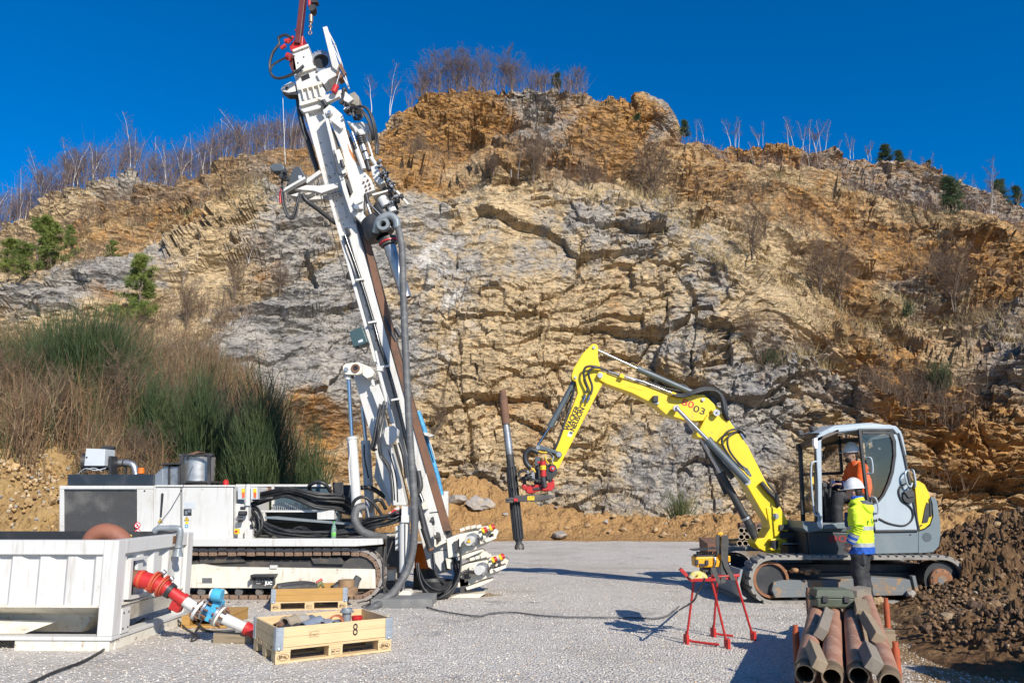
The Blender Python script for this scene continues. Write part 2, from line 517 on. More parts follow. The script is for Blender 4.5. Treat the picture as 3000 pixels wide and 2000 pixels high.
M_BANK=soil_material('bank_soil',(0.46,0.30,0.125),(0.33,0.205,0.085),(0.56,0.43,0.26))
M_SOIL=soil_material('brown_soil',(0.145,0.08,0.04),(0.23,0.14,0.07),(0.085,0.05,0.03))
M_BERM=soil_material('berm_soil',(0.44,0.255,0.10),(0.33,0.185,0.075),(0.52,0.36,0.2))
# ====== the cliff
# profile columns: px, then (py, depth) of toe, lower wall, front edge, bench back, upper wall, top
PROF=[(-700,(1400,26),(1220,30),(1010,34),(980,39),(860,47),(800,54)),(-300,(1400,27),(1180,31),(960,35),(920,40),(800,48),(740,54)),(0,(1400,28),(1130,32),(880,36),(850,41),(760,48),(690,55)),(250,(1400,28),(1090,33),(815,37),(780,42),(690,49),(600,55)),(500,(1450,29),(1050,34),(745,39),(705,43),(620,50),(545,56)),(760,(1500,31),(940,36),(590,41),(560,45),(520,51),(490,57)),(1000,(1540,34),(900,38.5),(525,43),(507,47),(450,52),(385,58)),(1130,(1545,35.5),(900,39.5),(508,43.5),(495,49),(400,54),(320,59)),(1260,(1545,36),(900,40),(508,44),(492,50),(385,55),(262,60)),(1500,(1545,36.5),(900,40),(512,44),(500,51),(380,56),(238,60.5)),(1640,(1545,36.5),(900,40),(550,44),(530,51),(400,56),(250,60.5)),(1760,(1545,36.5),(920,40),(575,43.7),(555,50.5),(430,55.5),(300,60)),(1900,(1545,36.5),(950,40),(600,43.3),(578,50),(470,54.5),(365,59.5)),(2060,(1545,36.5),(1000,39.5),(700,42.5),(665,48),(520,53),(405,58.5)),(2200,(1530,36.5),(1060,39),(840,41.5),(800,46),(620,51),(470,57.5)),(2350,(1510,36.5),(1150,38.8),(940,41),(890,45),(700,50),(530,56.5)),(2600,(1500,36),(1220,38.3),(1040,40.5),(985,44),(780,49),(588,55)),(2850,(1490,35.5),(1240,37.8),(1060,40),(1010,43),(820,47.5),(640,53)),(3050,(1480,35),(1220,37.4),(1020,39.5),(975,42),(820,46),(680,51)),(3500,(1475,33),(1200,36),(1000,38),(960,40.5),(830,44),(720,48)),(3900,(1470,32),(1190,35),(1000,37),(960,39.5),(840,43),(740,47)),]
def interp_prof(pr,U):
 xs=np.array([p[0]for p in pr],float)
 out=[]
 for r in range(1,len(pr[0])):
  py=np.interp(U,xs,[p[r][0]for p in pr]);yy=np.interp(U,xs,[p[r][1]for p in pr])
  out.append(Pn(U,py,yy))
 return np.stack(out,1)
def smooth1(a,k):
 if k<2:return a
 w=np.hanning(k+2)[1:-1];w/=w.sum()
 p=np.concatenate([np.repeat(a[:1],k,0),a,np.repeat(a[-1:],k,0)],0)
 return np.stack([np.convolve(p[:,j],w,'same')for j in range(a.shape[1])],1)[k:-k]
ZG=[];ZO=[];ZW=[];ZD=[]
ZG+=[(1935,320,38,70,0,.9),(880,870,330,75,-25,.9),(980,1060,230,150,-15,1.0),(620,1010,250,60,-22,.9),(900,1130,170,70,-20,.8),(1560,330,200,130,30,.95),(1420,300,110,80,0,.7),(1450,430,230,60,-10,.6),(850,690,120,90,-30,.6),(1180,370,70,50,-30,.8),(1280,800,180,120,-10,.45),(1230,640,150,60,-20,.45),(1800,680,230,110,0,.42),(2180,1240,130,190,20,.7),(2000,1380,180,150,0,.55),(1640,760,200,60,0,.4),(2060,900,70,250,8,.4),(1950,640,70,60,0,.5),(250,870,170,60,-30,.8),(430,760,90,60,0,.5),(400,560,150,50,0,.5),(870,520,120,70,0,.7),(2700,800,140,90,20,.35),(2500,1170,140,60,25,.5),(2950,1000,80,160,0,.45),(1700,1470,120,70,0,.4),(1420,1450,90,60,0,.5),(2350,1080,160,60,30,.45),(1980,1020,140,80,0,.45)]
ZO+=[(1330,330,130,90,0,.95),(1250,450,150,80,0,.9),(1060,500,60,50,0,.6),(1560,480,160,50,0,.55),(1780,400,140,90,40,.55),(960,1200,110,60,0,.95),(930,1330,160,70,0,.6),(2100,520,160,80,30,.45),(2350,640,250,50,20,.5),(2620,700,300,60,15,.4),(2620,1110,70,90,40,.95),(2760,1190,110,70,40,.9),(2850,1300,200,120,25,.6),(2500,880,60,150,0,.35),(520,640,120,50,0,.7),(400,640,380,60,-22,.5),(860,470,120,50,-10,.5),(1835,335,70,60,0,.85),(780,740,60,60,0,.45),(330,900,60,40,0,.4),(1230,520,90,60,0,.5),(2900,760,200,80,10,.5),(1560,1260,40,160,0,.35),(1790,900,25,200,5,.3),(1480,1160,70,60,30,.4)]
ZW+=[(1310,850,90,70,0,.5),(1330,1020,42,60,10,.6),(1250,760,110,40,-25,.45),(1330,930,60,30,-40,.5),(1060,760,130,25,-30,.35)]
ZD+=[(960,1170,100,22,0,.5),(2580,1010,35,110,-15,.45),(2500,900,20,120,0,.3),(450,600,300,40,-22,.35),(2350,700,300,40,22,.25),(1500,470,200,40,0,.25)]
def field(zs,px,py):
 s=np.zeros_like(px)
 for cx,cy,rx,ry,t,w in zs:
  c,sn=math.cos(R(t)),math.sin(R(t))
  dx=px-cx;dy=py-cy
  a=(dx*c+dy*sn)/rx;b=(-dx*sn+dy*c)/ry
  s=np.maximum(s,w*np.exp(-0.5*(a*a+b*b)**1.5))
 return s
def rock_disp(s,t,amp,seed,dip,calm):
 """broken, bedded rock: tilted facets at several sizes, open joints, ledges"""
 wx=(fbm(s*0.2,t*0.2,2,seed+50)-0.5)*2.0;wz=(fbm(s*0.2,t*0.2,2,seed+60)-0.5)*2.0
 a=s+wx;b=t+wz-dip
 d=np.zeros_like(s)
 d+=(fbm(s*0.09,t*0.07,3,seed)-0.5)*3.8
 rg=0.35+1.3*sstep(0.32,0.62,fbm(s*0.13,t*0.13,3,seed+44))*calm
 for L,asp,A,sd in((6.0,1.35,1.05,1),(2.6,1.6,0.58,2),(1.15,1.6,0.34,3),(0.5,1.5,0.16,4)):
  f1,f2,r1,r2,r3,ox,oy=cells(a/L+13.7*sd,b*asp/L-5.1*sd,seed+10*sd)
  edge=sstep(0.0,0.08,f2-f1)
  A=A*(rg if L<3 else 1.0)
  d+=A*((r1-0.5)*1.1+(r2-0.5)*1.9*ox+(r3-0.62)*1.9*oy)-A*0.14*(1-edge)
 n=vnoise(a*0.05,b*1.15,seed+7)
 d+=0.30*(n-0.5)*sstep(0.35,0.6,fbm(s*0.08,t*0.08,2,seed+8))
 v=np.abs(fbm(a*0.33+7,b*0.06,3,seed+9)-0.5)
 d-=0.32*(1-sstep(0.0,0.02,v))
 d+=(fbm(s*2.6,t*2.6,4,seed+30,0.62)-0.5)*0.24
 return d*amp
def make_cliff(name,prof,u0,u1,nu,seg,seed,back=None,dipf=None,ampf=1.0,topnoise=0.9):
 U=np.linspace(u0,u1,nu)
 C=interp_prof(prof,U)
 k=max(3,int(70/((u1-u0)/nu)))
 for r in range(C.shape[1]):C[:,r]=smooth1(C[:,r],k)
 C[:,0,2]=-0.6
 # ragged edges: wobble the benches
 ws=C[:,2,0]
 for r,amp in((1,.8),(2,1.0),(3,.6),(4,.9),(5,topnoise)):
  if r<C.shape[1]:
   C[:,r,2]+=(fbm(C[:,r,0]*0.28,np.full(nu,3.1*r),4,seed+r)-0.5)*2.0*amp
   C[:,r,1]+=(fbm(C[:,r,0]*0.17,np.full(nu,5.7*r),4,seed+20+r)-0.5)*3.5*amp
 rows=[]
 for r in range(C.shape[1]-1):
  for q in range(seg[r]):
   t=q/seg[r];rows.append(C[:,r]*(1-t)+C[:,r+1]*t)
 rows.append(C[:,-1])
 last=C[:,-1]
 for q in range(1,14):
  p=last.copy();p[:,1]+=q*0.8;p[:,2]+=q*0.06-(0.02*q*q if back else 0)
  p[:,0]=last[:,0]*p[:,1]/last[:,1];rows.append(p)
 V=np.stack(rows,1);nv=V.shape[1]
 # soften the profile a little
 for _ in range(6):
  V[:,1:-1]=0.5*V[:,1:-1]+0.25*(V[:,:-2]+V[:,2:])
 du=np.gradient(V,axis=0);dv=np.gradient(V,axis=1)
 N=np.cross(du,dv);N/=np.linalg.norm(N,axis=2,keepdims=True)+1e-9
 if N[nu//2,nv//4,1]>0:N=-N
 s=V[...,0]+0.0;t=V[...,2]+0.55*V[...,1]
 # screen position only for the rock's colour zones
 dpt=V[...,1];X=V[...,0];Z=V[...,2]-CAMZ
 zc=dpt*CP+Z*SP;yc=(-dpt*SP+Z*CP)/zc;xc=X/zc
 px=1500+F*xc;py=1000+3000*SHIFT-F*yc
 sl=np.linspace(-60,60,1201)
 slope=0.10+0.36*(1-sstep(-12.0,-3.0,sl))-0.28*sstep(9.0,20.0,sl)
 g=np.cumsum(slope)*0.1;g-=g[600]
 dip=np.interp(s,sl,g)
 calm=1-0.55*field([(1600,1000,420,480,0,1.0),(1350,750,250,200,0,.7)],px,py)
 d=rock_disp(s,t,ampf,seed,dip,calm)
 ww=(fbm(s*0.5,t*0.5,3,seed+77)-0.5)*90;w2=(fbm(s*0.5+50,t*0.5,3,seed+78)-0.5)*90
 zg=field(ZG,px+ww,py+w2);zo=field(ZO,px+ww,py+w2);zw=field(ZW,px+ww,py+w2);zd=field(ZD,px+ww,py+w2)
 smooth_rock=np.clip(field([(980,1040,260,170,-15,1.0),(620,1000,200,60,-20,.6)],px,py),0,1)
 d=d*(1-0.62*smooth_rock)
 d=d*(1-0.35*field([(1600,950,420,420,0,1.0)],px,py))
 d-=2.2*field([(955,1215,110,50,0,1.0)],px,py)
 edgefade=np.ones(nv);edgefade[-12:]=np.linspace(1,0.3,12)
 V=V+N*(d*edgefade)[...,None]
 o=npmesh(name,V.reshape(-1,3),gridfaces(nu,nv),[M_CLIFF],smooth=False,kind='structure')
 upper=sstep(0.0,1.0,(610-py)/200.0)
 zo=np.clip(zo+0.13*upper*sstep(700,1050,px)+0.06*upper+0.30*sstep(2150,2500,px)+0.20,0,1)
 zg=np.clip(zg*0.85+0.24+0.12*sstep(2100,2500,px),0,1)
 colattr(o,'zone',np.stack([zg,zo,zw],-1).reshape(-1,3))
 colattr(o,'zone2',np.stack([zd+0.07+0.21*upper+0.08*sstep(2150,2500,px),zd*0,zd*0],-1).reshape(-1,3))
 return V,N
CV,CN=make_cliff('cliff',PROF,-700,3900,1150,(150,130,14,70,80),5,back=True)
# the block standing behind the summit and the ridge behind on the right
PROF_B=[(1690,(420,68),(380,68.5),(330,69.5),(320,70),(290,71),(275,72)),(1800,(420,68),(380,68.5),(330,69.5),(310,70),(285,71),(268,72)),(1880,(430,68),(380,68.5),(320,69.5),(300,70),(280,71),(256,72)),(1940,(440,69),(390,69.5),(340,70.5),(320,71),(300,72),(285,73)),(1968,(450,70),(420,71),(380,73),(360,74),(345,75),(335,76)),(1990,(470,72),(450,74),(440,76),(430,77),(425,78),(420,80))]
make_cliff('summit_block',PROF_B,1690,1990,190,(6,26,26,6,20,20),41,back=True,ampf=0.75,topnoise=0.5)
PROF_C=[(1960,(600,70),(560,70.5),(500,71),(470,72),(440,73),(430,74)),(2130,(600,70),(560,70.5),(500,71),(470,72),(440,73),(432,74)),(2200,(640,70),(580,70.5),(500,71),(470,72),(430,73),(415,74)),(2330,(660,70),(600,70.5),(520,71),(490,72),(440,73),(425,74)),(2380,(680,70),(610,70.5),(540,71),(510,72),(465,73),(448,74)),(2550,(700,70),(640,70.5),(570,71),(540,72),(490,73),(465,74)),(2700,(740,70),(680,70.5),(600,71),(570,72),(530,73),(505,74)),(2820,(760,70),(710,70.5),(650,71),(620,72),(580,73),(552,74)),(3000,(800,70),(750,70.5),(690,71),(670,72),(640,73),(615,74)),(3400,(850,70),(800,70.5),(740,71),(720,72),(700,73),(680,74))]
ZG_main=list(ZG)
ZG+=[(2450,520,350,80,12,.95),(2300,470,120,40,10,.4),(2800,620,200,60,20,.8)]
ZO+=[(2230,460,90,60,10,.9)]
make_cliff('back_ridge',PROF_C,1960,3400,480,(10,30,30,10,30,16),63,back=True,ampf=0.8,topnoise=0.6)
def cliff_at(px,py):
 """nearest point of the built cliff to a photograph pixel"""
 dpt=CV[...,1];X=CV[...,0];Z=CV[...,2]-CAMZ
 zc=dpt*CP+Z*SP
 qx=1500+F*X/zc;qy=1000+3000*SHIFT-F*(-dpt*SP+Z*CP)/zc
 i=np.argmin((qx-px)**2+(qy-py)**2)
 return Vector([float(x)for x in CV.reshape(-1,3)[i]])
def cliff_top(px):
 """top edge of the cliff in the direction of photograph column px"""
 X=CV[:,-13,0];zc=CV[:,-13,1]*CP+(CV[:,-13,2]-CAMZ)*SP
 i=int(np.argmin(np.abs(1500+F*X/zc-px)))
 return i
 # ====== ground
def ground_h(x,y):
 h=(fbm(x*0.35,y*0.35,4,91)-0.5)*0.10
 h=h*sstep(3,8,y)
 return h*0.5
xs=np.concatenate([[-900,-300,-90,-40],np.linspace(-16,16,321),[40,90,300,900]])
ys=np.concatenate([[-300,-60,-15],np.linspace(0,45,400),[60,90,200,700,2000]])
gx,gy=np.meshgrid(xs,ys,indexing='ij')
gz=ground_h(gx,gy)
gz=np.where((gy>45)|(gy<0)|(np.abs(gx)>16),0,gz)
go=npmesh('ground',np.stack([gx,gy,gz],-1).reshape(-1,3),gridfaces(len(xs),len(ys)),[M_GRAVEL],True,kind='structure')
zone=np.clip(sstep(23,33,gy+0.15*gx)*0.55+0.75*sstep(2.6,4.0,gx-0.20*(gy-7))*sstep(5.0,6.5,gy),0,1)
zone=np.maximum(zone,0.8*np.exp(-(((gx+0.75)/0.7)**2+((gy-12.9)/0.35)**2)))
zone+=0.05
colattr(go,'zone',np.stack([zone]*3,-1).reshape(-1,3))
# earth bank on the left behind the rig
def bank_h(x,y):
 edge=14.2+0.20*np.maximum(0,x+9)**1.2+(fbm(x*0.5,x*0+2,3,15)-0.5)*1.2
 side=1-sstep(-8.6,-4.7,x+0.02*(y-16))
 fall=0.20+0.80*(1-sstep(-11.5,-6.0,x))
 h=(sstep(0,3.0,y-edge)*2.55+0.30*np.maximum(0,y-edge-2.6))*side*fall
 h+=side*sstep(0,1,y-edge)*(fbm(x*0.8,y*0.8,4,16)-0.5)*0.9
 low=0.45*np.exp(-((y-15.2)/1.0)**2)*(1-sstep(-7.5,-6.0,x))
 return h+low
bx=np.linspace(-24,-2,440);by=np.linspace(13,31,360)
X,Y=np.meshgrid(bx,by,indexing='ij')
H=bank_h(X,Y)
f1,f2,r1,r2,r3,ox,oy=cells(X*2.2,Y*2.2,71)
g1,g2,q1,q2,q3,ox2,oy2=cells(X*5.5,Y*5.5,73)
H=H-0.06+np.minimum(H,1)*(0.26*(0.5-f1)+0.16*(r1-0.5)+0.14*(.5-g1)+0.12*(q1-.5)+(fbm(X*3,Y*3,4,72)-.5)*0.4)
npmesh('bank',np.stack([X,Y,H],-1).reshape(-1,3),gridfaces(440,360),[M_BANK],False,kind='structure')
# low berm of spoil along the foot of the cliff
def berm_h(x,y):
 c=31.0-0.10*x+(fbm(x*0.4,x*0,3,25)-0.5)*1.5
 hgt=0.75+0.5*(fbm(x*0.5,x*0+9,3,26)-0.3)
 hgt=hgt+1.5*np.exp(-((x+2.2)/2.6)**2)
 return np.maximum(0,hgt)*np.exp(-(((y-c)/1.9)**2))*sstep(-8,-5,x)
bx=np.linspace(-8,22,560);by=np.linspace(27,36.5,150)
X,Y=np.meshgrid(bx,by,indexing='ij')
H=berm_h(X,Y)
f1,f2,r1,r2,r3,ox,oy=cells(X*2.2,Y*2.2,81)
H=H-0.04+np.minimum(H*1.5,1)*(0.30*(0.5-f1)+0.14*(r1-0.5)+(fbm(X*4,Y*4,3,82)-.5)*0.2)
npmesh('berm',np.stack([X,Y,H],-1).reshape(-1,3),gridfaces(560,150),[M_BERM],False,kind='structure')
# heap of dug earth on the right
def heap_h(x,y):
 a=1.0*np.exp(-(((x-10.0)/2.1)**2+((y-14.6)/2.0)**2))
 b=0.42*np.exp(-(((x-7.6)/1.1)**2+((y-11.6)/1.0)**2))
 c=0.20*sstep(3.5,5.4,x-0.24*(y-7.2))*sstep(6.3,8.0,y)*(1-.75*np.exp(-(((x-5.0)/1.5)**2+((y-12.3)/1.5)**2)))
 d=0.22*np.exp(-(((x-5.4)/0.8)**2+((y-8.3)/0.9)**2))
 e=0.5*np.exp(-(((x-12.5)/2.5)**2+((y-16.0)/2.2)**2))+2.3*np.exp(-(((x-5.9)/1.2)**2+((y-4.3)/1.2)**2))  # last term: unseen mound added off-frame to shade the near right corner
 return a+b+c+d+e
bx=np.linspace(3.2,14,420);by=np.linspace(0.8,20,560)
X,Y=np.meshgrid(bx,by,indexing='ij')
H=heap_h(X,Y)
k=np.minimum(H*2.2,1)
f1,f2,r1,r2,r3,ox,oy=cells(X*3.2,Y*3.2,31)
g1,g2,q1,q2,q3,ox2,oy2=cells(X*8,Y*8,33)
H=H-0.05+k*(0.20*(0.5-f1)+0.16*(r1-0.5)+0.13*(0.5-g1)+0.12*(q1-.5)+(fbm(X*4,Y*4,5,32,.65)-.5)*0.42)
npmesh('earth_heap',np.stack([X,Y,H],-1).reshape(-1,3),gridfaces(420,560),[M_SOIL],False,kind='structure')
# ====== plants
M_BIRCH=pmat('birch_bark',(0.62,0.58,0.54),(0.42,0.38,0.35),0.8,scale=6,c3=(0.06,0.05,0.05),s3=14,lo3=0.62,hi3=0.68)
M_TWIG=pmat('birch_twigs',(0.165,0.115,0.09),(0.11,0.075,0.06),0.85,scale=8)
M_BARK=pmat('brown_bark',(0.13,0.095,0.07),(0.20,0.15,0.11),0.9,scale=8)
M_TWIG2=pmat('shrub_twigs',(0.13,0.085,0.055),(0.20,0.14,0.09),0.85,scale=8)
M_NEEDLE=pmat('pine_needles',(0.085,0.12,0.018),(0.15,0.18,0.028),0.7,scale=2.5,lo=0.35,hi=0.65)
M_NEEDLE2=pmat('dark_needles',(0.022,0.050,0.014),(0.045,0.08,0.018),0.7,scale=2.5,lo=0.35,hi=0.65)
M_BROOM=pmat('broom_stems',(0.020,0.042,0.010),(0.050,0.070,0.018),0.7,scale=1.5,lo=0.35,hi=0.65)  # green darkened, putting the shade on the rig-side bush into the colour
M_BOX=pmat('small_leaves',(0.07,0.09,0.03),(0.12,0.12,0.04),0.7,scale=3,lo=0.35,hi=0.65)
def ribbon(mb,p,q,w,bend=None):
 d=(q-p);a=d.cross(Vector((random.uniform(-1,1),random.uniform(-1,1),random.uniform(-.3,.3))))
 if a.length<1e-6:a=Vector((1,0,0))
 a=a.normalized()*w
 m=(p+q)/2+(bend or Vector((0,0,0)))
 mb.add([p-a,p+a,m-a*.8,m+a*.8,q],[(0,1,3,2),(2,3,4)])
def bare_tree(seed,h=1.0,lean=0.05,spread=0.30,first=0.25,nb=16,tw=5,thick=0.011,multi=1,up=0.7):
 """leafless tree of unit height: trunk mesh and crown mesh of branches and twigs"""
 rd=random.Random(seed);tr=MB();cr=MB()
 for sidx in range(multi):
  base=Vector((rd.uniform(-.03,.03)*(multi>1),rd.uniform(-.03,.03)*(multi>1),-0.03))
  la=rd.uniform(0,6.28);ll=lean*rd.uniform(.6,1.6)+(0.22 if multi>1 else 0)*rd.uniform(.3,1)
  hh=h*(1 if sidx==0 else rd.uniform(.65,.95))
  pts=[]
  for i in range(7):
   t=i/6
   pts.append(base+Vector((math.cos(la)*ll*t*t+rd.uniform(-.012,.012)*(i>0),math.sin(la)*ll*t*t+rd.uniform(-.012,.012)*(i>0),hh*t)))
  tr.path(pts,thick*rd.uniform(.8,1.1),6,2,r1=thick*0.18,cap=False)
  def at(t):
   k=min(5,int(t*6));return pts[k].lerp(pts[k+1],t*6-k)
  for b in range(nb):
   t=first+(0.97-first)*(b+rd.random())/nb
   p=at(t);az=rd.uniform(0,6.28)
   L=spread*(1.05-t)**0.7*rd.uniform(.55,1.1)+0.05
   q=p+Vector((math.cos(az)*L*(1-up*.4),math.sin(az)*L*(1-up*.4),L*up*rd.uniform(.8,1.4)))
   mid=p.lerp(q,.5)+Vector((0,0,-L*.06))
   cr.path([p,mid,q],thick*0.40*(1.15-t),3,2,r1=thick*.10,cap=False)
   for k in range(tw):
    u=rd.uniform(.2,1.0);a=p.lerp(q,u)
    d=(q-p).normalized()*rd.uniform(.3,1)+Vector((rd.uniform(-1,1),rd.uniform(-1,1),rd.uniform(-.2,1.1)))
    l2=L*rd.uniform(.25,.55);e=a+d.normalized()*l2
    cr.path([a,a.lerp(e,.5)+Vector((0,0,-.01)),e],thick*0.17,3,1,r1=thick*.08,cap=False)
    for j in range(3):
     a2=a.lerp(e,rd.uniform(.3,1));e2=a2+Vector((rd.uniform(-1,1),rd.uniform(-1,1),rd.uniform(-.3,1))).normalized()*l2*.5
     cr.path([a2,e2],thick*0.11,3,1,r1=thick*.06,cap=False)
 return tr,cr
def make_tree_proto(name,seed,mt,mc,label,cat,group,**kw):
 root=thing(name,label,cat,(0,0,-500),0,group)
 tr,cr=bare_tree(seed,**kw)
 build(tr,'trunk',mt,root,local=True);build(cr,'crown',mc,root,local=True)
 return root
used=set()
def plant(proto,loc,h,label,rz=None,group=None,width=1.0,cat=None):
 o=proto if proto.name not in used else copy_tree(proto)
 used.add(proto.name);used.add(o.name)
 o.location=loc;o.scale=(h*width,h*width,h)
 o.rotation_euler=(0,0,random.uniform(0,6.28)if rz is None else rz)
 o['label']=label
 if group:o['group']=group
 if cat:o['category']=cat
 return o
GB='bare birches along the quarry rim'
birch=[make_tree_proto('birch_tree',100+k,M_BIRCH,M_TWIG,'','tree',GB,spread=.24,first=.34,nb=16,tw=6,thick=.0070+.0012*(k%3),lean=.06+.09*(k%3),multi=1+(k==3)+2*(k==5),up=.8)for k in range(6)]
bare=[make_tree_proto('bare_tree',200+k,M_BARK,M_TWIG,'','tree','dark leafless trees on the rim',spread=.62,first=.10,nb=24,tw=8,thick=.012,lean=.14,multi=2+k%3,up=.6)for k in range(4)]
shrub=[make_tree_proto('bare_shrub',300+k,M_BARK,M_TWIG2,'','shrub','leafless shrubs on the cliff',spread=.6,first=.08,nb=17,tw=7,thick=.0135,lean=.12,multi=4,up=.7)for k in range(4)]
def rim(px,back=0.6):
 i=cliff_top(px);seg=CV[max(0,i-2):i+3,-40:]
 el=(seg[...,2]-CAMZ)/seg[...,1];j=np.unravel_index(np.argmax(el),el.shape);p=seg[j]
 return Vector((float(CV[i,-13,0])*(float(p[1])+back*.5)/float(CV[i,-13,1]),float(p[1])+back*.5,float(p[2])-0.1+(float(p[2])-CAMZ)/float(p[1])*back*.5))
def ppm(Y):return F/Y*0.985
rd=random.Random(5)
# left rim: a loose wood of birches, thick on the ground
xs_=sorted([rd.uniform(-90,905)for _ in range(70)])
for k,px in enumerate(xs_):
 b=rim(px,rd.uniform(-.3,5.0));hpx=rd.uniform(85,165)*(0.9 if px>650 else 1)
 if k%4==3:
  plant(bare[k%4],b,hpx*.8/ppm(b.y),'dark leafless tree in the thin wood along the left rim of the quarry',group='dark trees among the birches on the left rim',width=.9)
 else:
  plant(birch[k%6],b,hpx/ppm(b.y),'slender white-stemmed bare birch in the row along the left rim of the quarry',group='birches along the left rim')
for px,h,lab in((1085,150,'thin white birch standing just right of the drill mast head, left of its taller twin'),(1138,165,'tall forked white birch right of the drill mast head, against the sky')):
 b=rim(px);b.z=P(px,335,b.y).z;plant(birch[2 if px<1100 else 3],b,h/ppm(b.y),lab,rz=1.0)
for px,hpx,w,pr,lab in((1232,105,1.0,1,'low twiggy bare tree at the left shoulder of the summit'),(1290,150,.95,0,'wide pale-twigged bare tree at the left of the summit clump'),(1335,130,.9,2,'bushy leafless tree in the middle left of the summit clump'),(1380,105,1.0,3,'low purple-brown bare tree beside the tall leaning summit tree'),(1428,145,.7,0,'tallest dark bare tree of the summit clump, slightly leaning'),(1500,128,.95,2,'broad dark bare tree right of the tallest summit tree'),(1585,75,.9,1,'small grey bare tree on the summit, right of the broad dark one'),(1690,95,.95,3,'lone fan-shaped bare tree at the right end of the summit')):
 b=rim(px,rd.uniform(0,2));plant(bare[pr],b,hpx/ppm(b.y),lab,width=w)
def back_top(px,py,Y):return P(px,py,Y)
rr=[(2040,405,60),(2062,408,70),(2140,425,95),(2152,425,85),(2165,428,80),(2222,420,55),(2235,420,70),(2310,432,90),(2325,432,95),(2352,436,85),(2372,440,95),(2392,442,100),(2405,444,105),(2420,446,95),(2455,452,50),(2490,458,72),(2500,460,60),(2545,466,58),(2552,466,62),(2662,498,60),(2702,508,62),(2725,514,70),(2755,528,50),(2812,552,55),(2850,566,60),(2870,575,55),(2960,605,70),(2985,612,60),(3010,620,75)]
for k,(px,py,hpx)in enumerate(rr):
 b=P(px,py+6,75.0+rd.uniform(0,2));plant(birch[k%6],b,hpx*1.1/ppm(b.y),'small white-stemmed birch on the far ridge at the upper right',group='birches on the far right ridge')
for k,(px,py,hpx)in enumerate(((2215,505,95),(2268,560,85),(2378,545,140),(2392,552,110),(2408,556,150),(2432,560,60),(2560,575,80),(2640,590,55),(2745,612,70),(2905,668,190),(2925,662,150),(2800,634,75))):
 b=P(px,py,60.0+.9*(k%3));plant(birch[(k+2)%6],b,hpx/ppm(b.y),'white-stemmed birch on the terrace below the far right ridge',group='birches on the right terrace')
ORD='first second third fourth fifth sixth seventh eighth ninth tenth eleventh twelfth thirteenth fourteenth fifteenth sixteenth seventeenth eighteenth nineteenth twentieth'.split()
def ordinal(i):
 if i<20:return ORD[i]
 t,u=divmod(i+1,10);T=['','','twent','thirt','fort','fift','sixt']
 return T[t]+'ieth' if u==0 else T[t]+'y-'+ORD[u-1]
def order_labels(group,fmt):
 os_=sorted([o for o in COL.objects if o.get('group')==group],key=lambda o:o.location.x/o.location.y)
 hs_=sorted(o.scale.z for o in os_)
 for i,o in enumerate(os_):
  k='tall' if o.scale.z>hs_[len(hs_)*2//3]else 'short' if o.scale.z<hs_[len(hs_)//3]else 'middling'
  o['label']=fmt.format(k,ordinal(i))
order_labels('birches along the left rim','{} white-stemmed bare birch, {} birch from the left along the left rim')
order_labels('dark trees among the birches on the left rim','{} dark leafless tree, {} dark one from the left among the left rim birches')
order_labels('birches on the far right ridge','{} white birch against the sky, {} from the left on the far right ridge')
order_labels('birches on the right terrace','{} white birch, {} from the left on the terrace below the far right ridge')
# ---- conifers
def pine_tree(seed,mat,nwh=9,spread=.36,clump=.07,dens=30,open_=0.25,first=.16):
 rd=random.Random(seed);tr=MB();cr=MB()
 pts=[Vector((rd.uniform(-.012,.012)*i,rd.uniform(-.012,.012)*i,-.04+1.0*i/5))for i in range(6)]
 tr.path(pts,.022,7,2,r1=.004,cap=False)
 for w in range(nwh):
  t=first+(1-first)*(w+.3)/nwh
  k=min(4,int((t)*5));p=pts[k].lerp(pts[min(5,k+1)],t*5-k)
  nbr=rd.randint(4,6)
  for b in range(nbr):
   if rd.random()<open_:continue
   az=rd.uniform(0,6.28);L=spread*(1.06-t)**.75*rd.uniform(.55,1.15)
   q=p+Vector((math.cos(az)*L,math.sin(az)*L,L*rd.uniform(.05,.45)))
   tr.path([p,p.lerp(q,.5)-Vector((0,0,L*.05)),q],.006*(1.2-t),4,1,r1=.002,cap=False)
   for u in(.35,.47,.58,.68,.77,.86,.93,1.0):
    c=p.lerp(q,u)+Vector((rd.uniform(-1,1),rd.uniform(-1,1),rd.uniform(-.3,.8)))*clump*.75
    for j in range(dens):
     d=Vector((rd.gauss(0,1),rd.gauss(0,1),rd.gauss(.45,.8))).normalized()
     s0=c+d*clump*rd.uniform(0,.5)
     random.seed(j*7+seed);ribbon(cr,s0,s0+d*clump*rd.uniform(.6,1.2),.0031)
 for j in range(dens):
  d=Vector((rd.gauss(0,.5),rd.gauss(0,.5),1)).normalized();ribbon(cr,pts[-1]-Vector((0,0,.05)),pts[-1]+d*clump,.004)
 return tr,cr
def make_pine(seed,mat,**kw):
 root=thing('pine_tree','','tree',(0,0,-500),0)
 tr,cr=pine_tree(seed,mat,**kw)
 build(tr,'trunk',M_BARK,root,local=True);build(cr,'crown',mat,root,local=True);return root
pA=make_pine(1,M_NEEDLE,nwh=11,spread=.40,clump=.046,dens=34,open_=.18)
pB=make_pine(2,M_NEEDLE,nwh=10,spread=.38,clump=.052,dens=34,open_=.3)
pC=make_pine(3,M_NEEDLE2,nwh=9,spread=.28,clump=.085,dens=22,open_=.1,first=.08)
b=cliff_at(125,850);plant(pA,b-Vector((0,.6,.2)),235/ppm(b.y),'large sunlit green pine on the left slope',width=1.15)
b=cliff_at(45,840);plant(pB,b-Vector((0,.6,.2)),150/ppm(b.y),'low spreading pine at the left frame edge, under the large pine',width=1.2)
